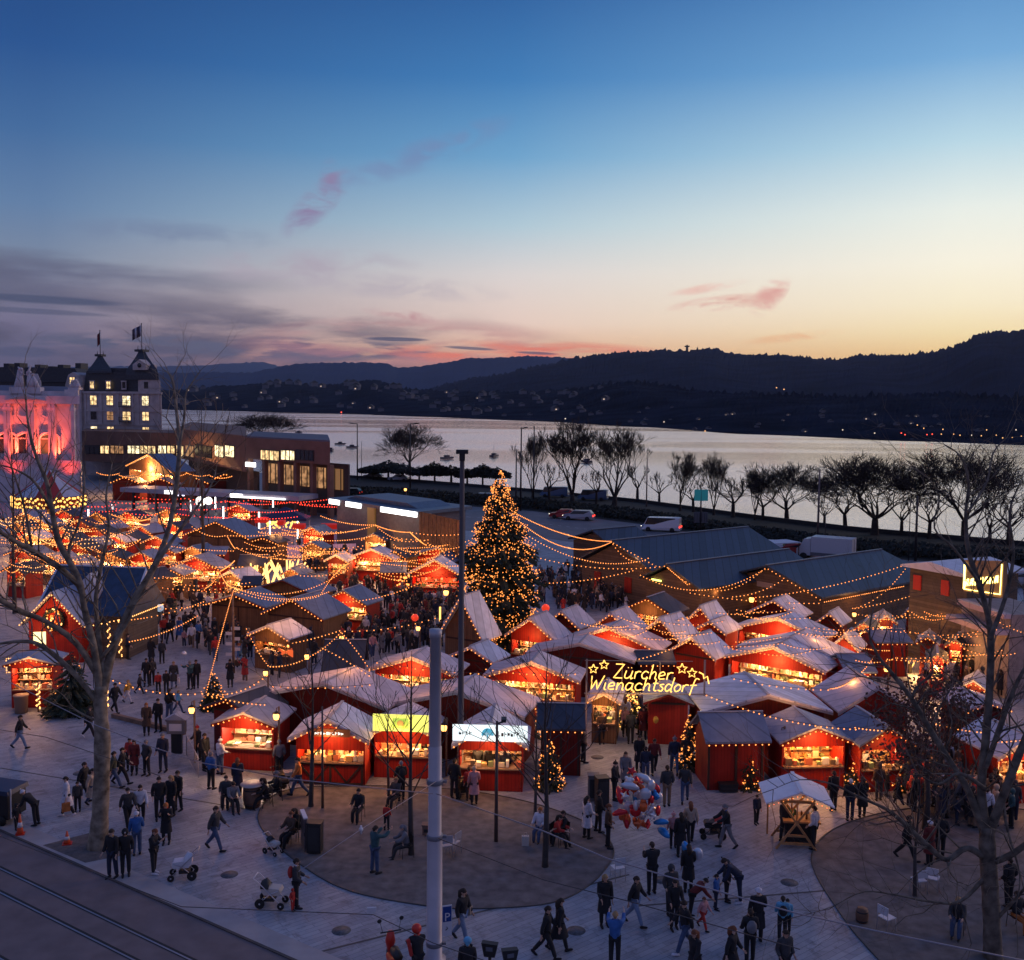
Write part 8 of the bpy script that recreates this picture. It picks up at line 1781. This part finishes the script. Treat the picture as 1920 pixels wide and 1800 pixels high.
# ---- chairs under the sitters and the empty ones
def chair(px, py, fa, label, m, frame=None):
    e = empty('chair', G(px, py), R(fa), label, 'chair', 'loose chairs on the gravel'); b = MB(); b.box(-.21,.21,-.2,.2,.44,.465); b.build('seat', m, e)
    b = MB(); b.box(-.21,.21,.19,.215,.58,.86); b.build('backrest', m, e)
    for x in (-.2,.2):
        b = MB(); b.tube([(x,-.18,.44),(x,-.21,0)], .012, 5); b.build('leg', frame or dark_m, e); b = MB(); b.tube([(x,.24,0),(x,.2,.44),(x,.22,.86)], .012, 5); b.build('leg', frame or dark_m, e)
for (px, py, k, fa, coat, legs, hair, s, lb, ex) in PP:
    if k.startswith('sit'): chair(px, py, fa, 'chair under the '+' '.join(lb.replace('sitting ','').split()[:12]), dark_m)
for a_ in ((1158,1648,200,'white folding chair standing empty at the right end of the gravel'),(1722,1672,190,'white folding chair facing away on the right gravel'),(1662,1744,120,'folding chair lying low near the barrel on the right'),(1748,1668,150,'white chair beside the thin dark stem on the right gravel')): chair(a_[0], a_[1], a_[2], a_[3], white_m, steel)
for i, (px, py) in enumerate(((836,1605),(850,1600))): chair(px, py, 200+i*40, ('empty wire chair right behind the white mast','second empty wire chair behind the white mast')[i], steel, steel)
# ---- barrels, bins, boxes
def barrel(px, py, label, r=.32, h=.95, top=True):
    e = empty('barrel_table', G(px, py), 0, label, 'barrel'); b = MB(); b.lathe([(r*.85,0),(r*1.05,h*.35),(r*1.05,h*.65),(r*.85,h)], 16); b.build('barrel', mat('barrel_wood', (.16,.08,.05), .7, var=.3), e)
    for z in (.15,.8): b = MB(); b.lathe([(r*1.0,h*z-.02),(r*1.0,h*z+.02)], 16); b.build('hoop', dark_m, e)
    if top: b = MB(); b.lathe([(r*1.35,h+.002),(r*1.35,h+.03)], 20); b.build('top', mat('barrel_top', (.40,.32,.30), .6), e)
barrel(473,1512,'barrel table between the sitting people left of the gravel',.36); barrel(1616,1728,'low wooden barrel on the right gravel',.20,.45,False)
def cabinet(px, py, w, d, h, rz, m, label, name='metal_cabinet', cat='cabinet', lid=None):
    e = empty(name, G(px, py), R(rz), label, cat); b = MB(); b.box(-w/2,w/2,-d/2,d/2,0.05,h); b.build('body', m, e); b = MB(); b.box(-w/2-.03,w/2+.03,-d/2-.03,d/2+.03,h+.002,h+.05); b.build('lid', lid or m, e)
    b = MB(); b.box(-w/2+.06,w/2-.06,-d/2-.012,-d/2-.003,.15,h-.12); b.box(w/2-.12,w/2-.09,-d/2-.03,-d/2-.013,h*.5,h*.6); b.build('door', mat('cab_door',(.025,.025,.028),.5), e); return e
cabinet(591,1598,.52,.42,1.15,-5,plast,'black metal cabinet at the left of the gravel'); cabinet(570,1590,.10,.85,1.3,20,mat('mirror_panel',(.16,.13,.14),.3,met=.4),'tilted pale-topped panel beside the black cabinet','display_panel','panel',white_m)
cabinet(1128,1512,.50,.45,1.25,15,plast,'tall black loudspeaker box at the market entrance','loudspeaker_box','loudspeaker'); cabinet(1112,1500,.45,.4,1.1,0,mat('grey_box',(.13,.12,.13),.6),'grey case behind the black loudspeaker box','case','case')
cabinet(538,1462,.45,.35,.35,5,cream,'small cream box at the corner of the second front stall','box','box'); cabinet(800,1565,.32,.3,.4,0,mat('brown_box',(.2,.12,.09),.8),'small brown box left of the white mast','box','box'); cabinet(1365,1484,.8,.4,.35,0,plast,'dark base of the info screen','screen_base','base')
p = G(1364, 1478); e = empty('info_screen', p, R(5), 'tilted glowing info screen on a dark foot by the slate-roofed stall', 'screen'); b = MB(); b.box(-.42,.42,-.05,.0,.40,.92,M=Matrix.Rotation(R(-25),4,'X')); b.build('case', plast, e); b = MB(); b.box(-.37,.37,-.06,-.052,.45,.87,M=Matrix.Rotation(R(-25),4,'X')); o = b.build('screen', glow('screen_glow',(.55,.85,1),.9), e); b = MB(); b.ball((.12,-.065,.66), .10, 0, 8, sy=.05, M=Matrix.Rotation(R(-25),4,'X')); b.build('picture', glow('screen_teal',(.05,.6,.6),.7), o)
p = G(1468, 1450); H = topz(p, 1430); b = MB(); b.ball((0,0,H), .34, 0, 14, sy=.35, sz=.8); b.tube([(0,0.05,0),(0,0.05,H-.25)], .03, 5, 1); tag(b.build('oval_lamp', [glow('oval_white',(.95,1,1),2.2), dark_m], loc=p), 'white glowing oval sign at the open stall with the orange counter', 'lamp')
# ---- black food cart at the left edge
e = empty('market_cart', G(2, 1536), R(-12), 'black covered cart with a blue roof at the left edge', 'cart'); b = MB(); b.box(-1.0,.75,-.55,.55,.25,1.25); b.build('body', plast, e); b = MB(); b.prism([(-1.1,1.25),(.85,1.25),(.8,1.42),(-1.0,1.5)], -.62, .62); b.build('roof', mat('cart_blue',(.02,.035,.08),.5), e)
for x in (-.6,.5): b = MB(); b.lathe([(.2,-.03),(.2,.03)], 12, M=Matrix.Translation((x,-.6,.2)) @ Matrix.Rotation(R(90),4,'X')); b.build('wheel', rubber, e)
b = MB(); b.box(.83,.87,-.5,-.46,.3,1.5); b.build('post', white_m, e)
# ---- cones
def cone(px, py, label, h=.5, broken=False):
    e = empty('traffic_cone', G(px, py), .3, label, 'traffic cone', 'traffic cones'); b = MB(); b.box(-.17,.17,-.17,.17,0,.03); b.build('base', redp, e); b = MB(); b.lathe([(.13,.031),(.10,h*.35),(.065,h*.62),(.025,h)], 12); b.build('cone', mat('cone_orange',(.65,.09,.03),.5), e)
    b = MB(); b.lathe([(.106,h*.36),(.073,h*.60)], 12); b.build('stripe', white_m, e)
cone(126,1582,'orange traffic cone on the soil beside the big trunk'); cone(38,1564,'traffic cone next to the small child at the left',.8)
# ---- signposts and fence by the first stall
p = G(332, 1412); e = empty('notice_post', p, 0, 'metal stand with a small roofed notice board left of the first stall', 'notice board'); b = MB(); b.box(-.25,.25,-.1,.1,0,1.0); b.build('stand', plast, e); b = MB(); b.box(-.42,.42,-.2,.2,1.001,1.7); b.build('board', mat('notice_grey',(.16,.15,.16),.5), e); b = MB(); b.prism([(-.55,1.70),(.55,1.70),(.0,2.0)], -.3, .3); b.build('roof', roof_g, e); b = MB(); b.box(-.3,.3,-.22,-.202,1.15,1.5); b.build('notice', white_m, e)
p0, p1 = G(350,1420), G(372,1462); M_, w_ = frame_of(p0, p1); M_.translation.z = 0; e = root_at(M_, 'crowd_barrier', 'metal crowd barrier left of the first front stall', 'barrier'); b = MB(); b.tube([(0,0,.1),(0,0,1.05),(w_,0,1.05),(w_,0,.1),(0,0,.1)], .02, 5)
for i in range(1,14): b.tube([(w_*i/14,0,.1),(w_*i/14,0,1.05)], .008, 4)
b.build('frame', steel, e)
p0, p1 = G(212,1345), G(345,1378); M_, w_ = frame_of(p0, p1); M_.translation.z = 0; e = root_at(M_, 'wooden_beam', 'long low wooden beam lying across the lane', 'beam'); b = MB(); b.box(0,w_,-.12,.12,0,.22); b.build('beam', post_m, e)
p = G(438,1256); b = MB()
for i in range(7): z = .6+i*.33; a_ = (-1)**i*.2; b.box(-.45 if i % 2 else -.1, .1 if i % 2 else .45, -.13, -.1, z, z+.2)
tag(b.build('signpost_boards', white_m, loc=p), 'stack of pale direction boards on the tall lit post', 'signs')
p = G(536,1262); b = MB(); b.prism([(-.45,1.0),(-.05,1.25),(.05,1.25),(.45,1.0),(.45,1.6),(.05,1.4),(-.05,1.4),(-.45,1.6)], -.05, .05); b.box(-.03,.03,-.03,.03,0,1.0,1); tag(b.build('orange_bow', [glow('bow_orange',(1,.14,.03),.9), post_m], loc=p), 'big orange bow sign beside the small brown hut', 'sign')
p = G(300,1140,2.2); b = MB(); b.ball((0,0,0), .28, 0, 10); b.tube([(0,0,-2.2),(0,0,-.28)], .03, 4, 1); tag(b.build('glass_ball', [mat('pale_ball',(.5,.6,.7),.3,emit=(.6,.8,1),es=.4), dark_m], loc=p), 'pale blue glass ball above the people at the top of the lane', 'decoration')
p = G(1023,1140,1.8); b = MB(); b.ball((0,0,0), .30, 0, 12); b.tube([(0,0,-1.8),(0,0,-.3)], .02, 4, 1); tag(b.build('red_ball', [mat('red_ball',(.6,.03,.02),.3,emit=(1,.06,.02),es=.7), dark_m], loc=p), 'shiny red ball right of the giant christmas tree foot', 'decoration')
p = G(778,1158,1.8); b = MB(); b.ball((0,0,0), .26, 0, 12); b.tube([(0,0,-1.8),(0,0,-.26)], .02, 4, 1); tag(b.build('red_ball', [MATS['red_ball'], dark_m], loc=p), 'red ball held up in the big crowd', 'decoration')
# ---- cars on the lakeside road
def prof_body(L, H, W, cab, m, e, z0=.28):
    b = MB(); P_ = [(-L/2,z0),(L/2,z0),(L/2,.62),(L/2-.15,.80)]+[(x*L,z) for x, z in cab]+[(-L/2+.1,.72),(-L/2,.55)]
    n = len(P_); prof = [(x, z) for x, z in P_]; b.v = []; 
    for y, k in ((-W/2,1),(-W/2+.05,1),(W/2-.05,1),(W/2,1)):
        inset = .97 if abs(y) == W/2 else 1.0
        for x, z in prof: b.v.append((x*inset, y*(1.0 if z < .9 else .80), z0+(z-z0)*(inset if z > z0 else 1)))
    for s in range(3):
        for i in range(n): b.f.append((s*n+i, s*n+(i+1)%n, (s+1)*n+(i+1)%n, (s+1)*n+i)); b.m.append(0); b.sm.append(False)
    b.f += [tuple(range(n-1,-1,-1)), tuple(range(3*n,4*n))]; b.m += [0,0]; b.sm += [False,False]; b.build('body', m, e)
CAB = {'car':([(.28,.88),(.14,1.38),(-.22,1.42),(-.42,.95)],4.3,1.8),'van':([(.42,1.0),(.34,1.85),(-.40,1.95),(-.49,1.9)],5.2,1.95),'estate':([(.28,.92),(.15,1.45),(-.38,1.47),(-.47,1.0)],4.5,1.8)}
def car(px, py, rz, typ, m, label, tail=False):
    cab, L, W = CAB[typ]; e = empty('parked_car' if typ != 'van' else 'van', G(px, py), R(rz), label, 'car' if typ != 'van' else 'van', 'vehicles on the lakeside road'); prof_body(L, 1.4, W, cab, m, e)
    gz = mat('car_glass',(.02,.025,.03),.1); H = max(z for x, z in cab); b = MB(); xs = [x*L for x, z in cab]
    for s in (-1,1): b.add([(xs[0]-.1,s*(W/2*.90),.95),(xs[1]-.05,s*(W/2*.80+.012),H-.1),(xs[-2]+.15,s*(W/2*.80+.012),H-.08),(xs[-1]+.1,s*(W/2*.90),.98)], [(0,1,2,3) if s < 0 else (3,2,1,0)])
    b.build('side_window', gz, e); b = MB(); b.add([(xs[0]+.03,-W*.36,.94),(xs[0]+.03,W*.36,.94),(xs[1]+.03,W*.34,H-.08),(xs[1]+.03,-W*.34,H-.08)], [(0,1,2,3)]); b.add([(xs[-1]-.03,-W*.36,1.0),(xs[-1]-.03,W*.36,1.0),(xs[-2]-.03,W*.34,H-.1),(xs[-2]-.03,-W*.34,H-.1)], [(3,2,1,0)]); b.build('windscreen', gz, e)
    for x in (-L*.31, L*.31):
        for s in (-1,1): b = MB(); b.lathe([(.22,-.1),(.32,-.09),(.32,.09),(.22,.1)], 14, M=Matrix.Translation((x,s*(W/2-.08),.32)) @ Matrix.Rotation(R(90),4,'X')); b.build('wheel', rubber, e)
    for s in (-1,1):
        b = MB(); b.box(-L/2-.03,-L/2+.05,s*W*.34-.14,s*W*.34+.14,.62,.82); b.build('tail_lamp', glow('tail_red',(1,.04,.02),3.5) if tail else mat('tail_off',(.3,.01,.01),.3), e)
        b = MB(); b.box(L/2-.06,L/2+.02,s*W*.34-.14,s*W*.34+.14,.58,.72); b.build('headlight', glow('head_white',(1,.9,.7),4) if tail else mat('lamp_off',(.5,.5,.5),.2), e)
cm = {k: mat('car_'+k, v, .3, met=.2) for k, v in {'white':(.55,.55,.6),'silver':(.30,.30,.34),'red':(.30,.02,.02),'dark':(.02,.022,.03),'blue':(.05,.10,.2)}.items()}
for a_ in ((1085,975,165,'estate',cm['silver'],'silver estate car with red lights glowing near the first long hall',True),(1058,972,165,'car',cm['red'],'dark red car just behind the silver estate',True),(1240,996,160,'van',cm['white'],'white van driving on the lakeside road above the first hall',True),(1435,1036,155,'estate',cm['white'],'white car parked between the second and third halls',False),(1490,1040,150,'car',cm['red'],'dark red car between the white car and the box van',True),(1368,1012,158,'car',cm['red'],'red car hidden behind the first long hall roof',False),
  (700,897,175,'car',cm['silver'],'pale car roof among the dark hedges at the left of the shore',False),(747,902,175,'car',cm['silver'],'second pale car among the dark hedges at the left of the shore',False),(655,930,170,'estate',cm['dark'],'dark car on the road left of the kiosk',True),(905,940,168,'estate',cm['blue'],'car near the traffic lights left of the giant christmas tree',True),(1040,932,165,'van',cm['blue'],'blue-grey van under the tall shore trees',False),(1112,938,165,'van',cm['blue'],'second blue-grey van under the tall shore trees',False),(1862,1092,150,'car',cm['white'],'white car right of the glowing yellow sign',True),(1905,1098,150,'car',cm['silver'],'pale car with red lamps at the right edge',True)): car(*a_)
P = G(1548, 1050); e = empty('box_van', P, R(150), 'white box van parked behind the third long hall', 'van', 'vehicles on the lakeside road'); b = MB(); b.box(-3.0,1.4,-1.1,1.1,.6,2.6); b.build('box', cm['white'], e); b = MB(); b.box(-3.02,1.42,-1.12,-1.101,.55,.9); b.box(-3.02,1.42,1.101,1.12,.55,.9); [b.box(x,x+.03,-1.125,-1.102,.92,2.55) for x in (-2.2,-1.3,-.4,.5)]; b.box(-3.04,-3.001,-.02,.02,.6,2.5); b.build('skirt', mat('truck_grey',(.12,.12,.14),.5), e); b = MB(); b.prism([(1.45,.5),(3.0,.5),(3.0,1.2),(2.6,1.5),(2.2,2.3),(1.45,2.4)], -1.0, 1.0); b.build('cab', cm['white'], e)
b = MB(); b.box(2.2,2.5,-.9,.9,1.55,2.1); b.build('windscreen', MATS['car_glass'], e)
for x in (-2,2.2):
    for s in (-1,1): b = MB(); b.lathe([(.25,-.12),(.4,-.1),(.4,.1),(.25,.12)], 12, M=Matrix.Translation((x,s*1.0,.4)) @ Matrix.Rotation(R(90),4,'X')); b.build('wheel', rubber, e)
A_, B_ = G(1452,1053), G(1500,1050); M_, w_ = frame_of(A_, B_); M_.translation.z = 0; e = root_at(M_, 'pale_canopy', 'low pale canopy between the second and third halls', 'canopy'); b = MB(); b.box(0,w_,0,2.5,1.9,2.0); b.build('roof', mat('pale_canopy',(.5,.52,.6),.6), e)
for x in (.1,w_-.1): b = MB(); b.box(x-.04,x+.04,.1,.18,0,1.898); b.build('leg', dark_m, e)
# ---- a few boats on the lake
for i, (px, py) in enumerate(((638,834),(660,840),(838,861),(926,857),(620,846),(1100,868),(560,812))):
    p = G(px, py, -1.0); b = MB(); b.prism([(-2.2,.1),(1.8,.1),(2.6,.75),(-2.2,.7)], -.8, .8); b.box(-.8,.7,-.6,.6,.75,1.3)
    if i % 2: b.tube([(0,0,.7),(0,0,4)], .05, 4)
    tag(b.build('boat', mat('boat_dark',(.05,.045,.06),.5), loc=p, rz=i*.4), 'small dark boat on the lake '+['right of the brown building roof corner','beyond the street lamp','left of the floodlight mast head','right of the floodlight mast head','just off the brown building','beside the tallest shore trees','far out behind the round bush'][i], 'boat', 'boats on the lake')
# ---- scooter, riders and meters at the bottom edge
e = empty('motor_scooter', G(738, 1822), R(200), 'red motor scooter with long mirror stalks at the bottom edge', 'scooter'); b = MB(); b.tube([(0,-.5,.35),(0,-.42,.75),(0,-.38,1.05)], [.06,.16,.10], 10); b.tube([(0,-.45,.3),(0,-.1,.25),(0,.3,.42),(0,.75,.6)], [.14,.16,.2,.1], 10); b.build('body', redp, e); b = MB(); b.tube([(-.32,-.35,1.08),(0,-.4,1.05),(.32,-.35,1.08)], .022, 6); b.build('handlebar', plast, e)
for s in (-1,1): b = MB(); b.tube([(s*.25,-.36,1.08),(s*.32,-.4,1.38)], .008, 5); b.ball((s*.34,-.4,1.42), .07, 0, 8, sy=.3); b.build('mirror', plast, e)
b = MB(); b.ball((0,-.52,.92), .09, 0, 10); b.build('headlight', glow('scooter_lamp',(1,.75,.4),1.2), e)
for y in (-.55,.6): b = MB(); b.lathe([(.12,-.05),(.23,-.04),(.23,.04),(.12,.05)], 14, M=Matrix.Translation((0,y,.23)) @ Matrix.Rotation(R(90),4,'Y')); b.build('wheel', rubber, e)
b = MB(); b.tube([(0,.1,.72),(0,.65,.78)], [.15,.13], 8); b.build('saddle', plast, e)
ps = person(G(783, 1846), R(200), 'push', 'black', 'black', 'red', 0, 1.02, 'rider in black and red leathers with a red helmet at the bottom edge', 'people on the square', scarf='red')
hc_ = [c for c in ps.children if c.name.startswith('hair')][0]
b = MB(); b.ball((0,-.13,1.60), .145, 0, 14); b.build('helmet', redp, ps); b = MB(); b.box(-.05,.05,.02,.1,.95,1.45,M=Matrix.Rotation(R(12),4,'Y')); b.build('jacket_stripe', CM_['red'], ps)
ps = person(G(876, 1868), R(180), 'stand', 'black', 'black', 'light blue', 0, 1, 'person with a bright blue cap cut by the bottom edge', 'people on the square'); b = MB(); b.ball((0,0,1.665), .122, 0, 12, sz=.9); b.build('helmet', CM_['light blue'], ps)
for i, (px, py, ty) in enumerate(((918,1850,1768),(955,1862,1780))): 
    p = G(px, py); H = topz(p, ty); e = empty('parking_meter', p, R(-10+25*i), ('left','right')[i]+' dark parking meter head at the bottom edge', 'parking meter', 'parking meters'); b = MB(); b.tube([(0,0,0),(0,0,H-.35)], .05, 8); b.build('post', dark_m, e); b = MB(); b.prism([(-.16,H-.38),(.16,H-.38),(.24,H),(-.24,H+.02)], -.1, .1); b.build('head', plast, e); b = MB(); b.box(-.1,.1,-.112,-.101,H-.2,H-.08); b.build('display', mat('meter_glass',(.12,.13,.16),.2), e)
p = G(985, 1585); b = MB(); b.box(-.14,.14,-.08,.08,0,.38); b.tube([(-.08,0,.38),(-.04,0,.5),(.04,0,.5),(.08,0,.38)], .01, 4); tag(b.build('paper_bag', cream, loc=p), 'white paper bag standing on the gravel beside the orange cap sitter', 'bag')
# ---- low red fence and benches near the far left stage
for i, (px, py) in enumerate(((40,1330),(110,1326))): 
    p = G(px, py+6); b = MB(); b.lathe([(.32,0),(.36,.9),(.40,.92),(.40,.98)], 14); tag(b.build('stand_table', mat('table_cream',(.32,.22,.16),.8), loc=p), ('round standing table at the leftmost red stall','round covered standing table right of the leftmost red stall')[i], 'table')
# ================================================================ HAZE
hz_ = MB(); hz_.box(-8900, 8900, -40, 15500, -4, 620); ho_ = hz_.build('haze', bpy.data.materials.new('haze')); kind(ho_, 'stuff')
hm_ = ho_.data.materials[0]; hm_.use_nodes = True; n_ = hm_.node_tree.nodes; n_.remove(n_['Principled BSDF']); v_ = n_.new('ShaderNodeVolumePrincipled'); v_.inputs['Color'].default_value = (.75,.82,1,1); v_.inputs['Density'].default_value = .00003; v_.inputs['Anisotropy'].default_value = .3
hm_.node_tree.links.new(v_.outputs[0], n_['Material Output'].inputs['Volume'])
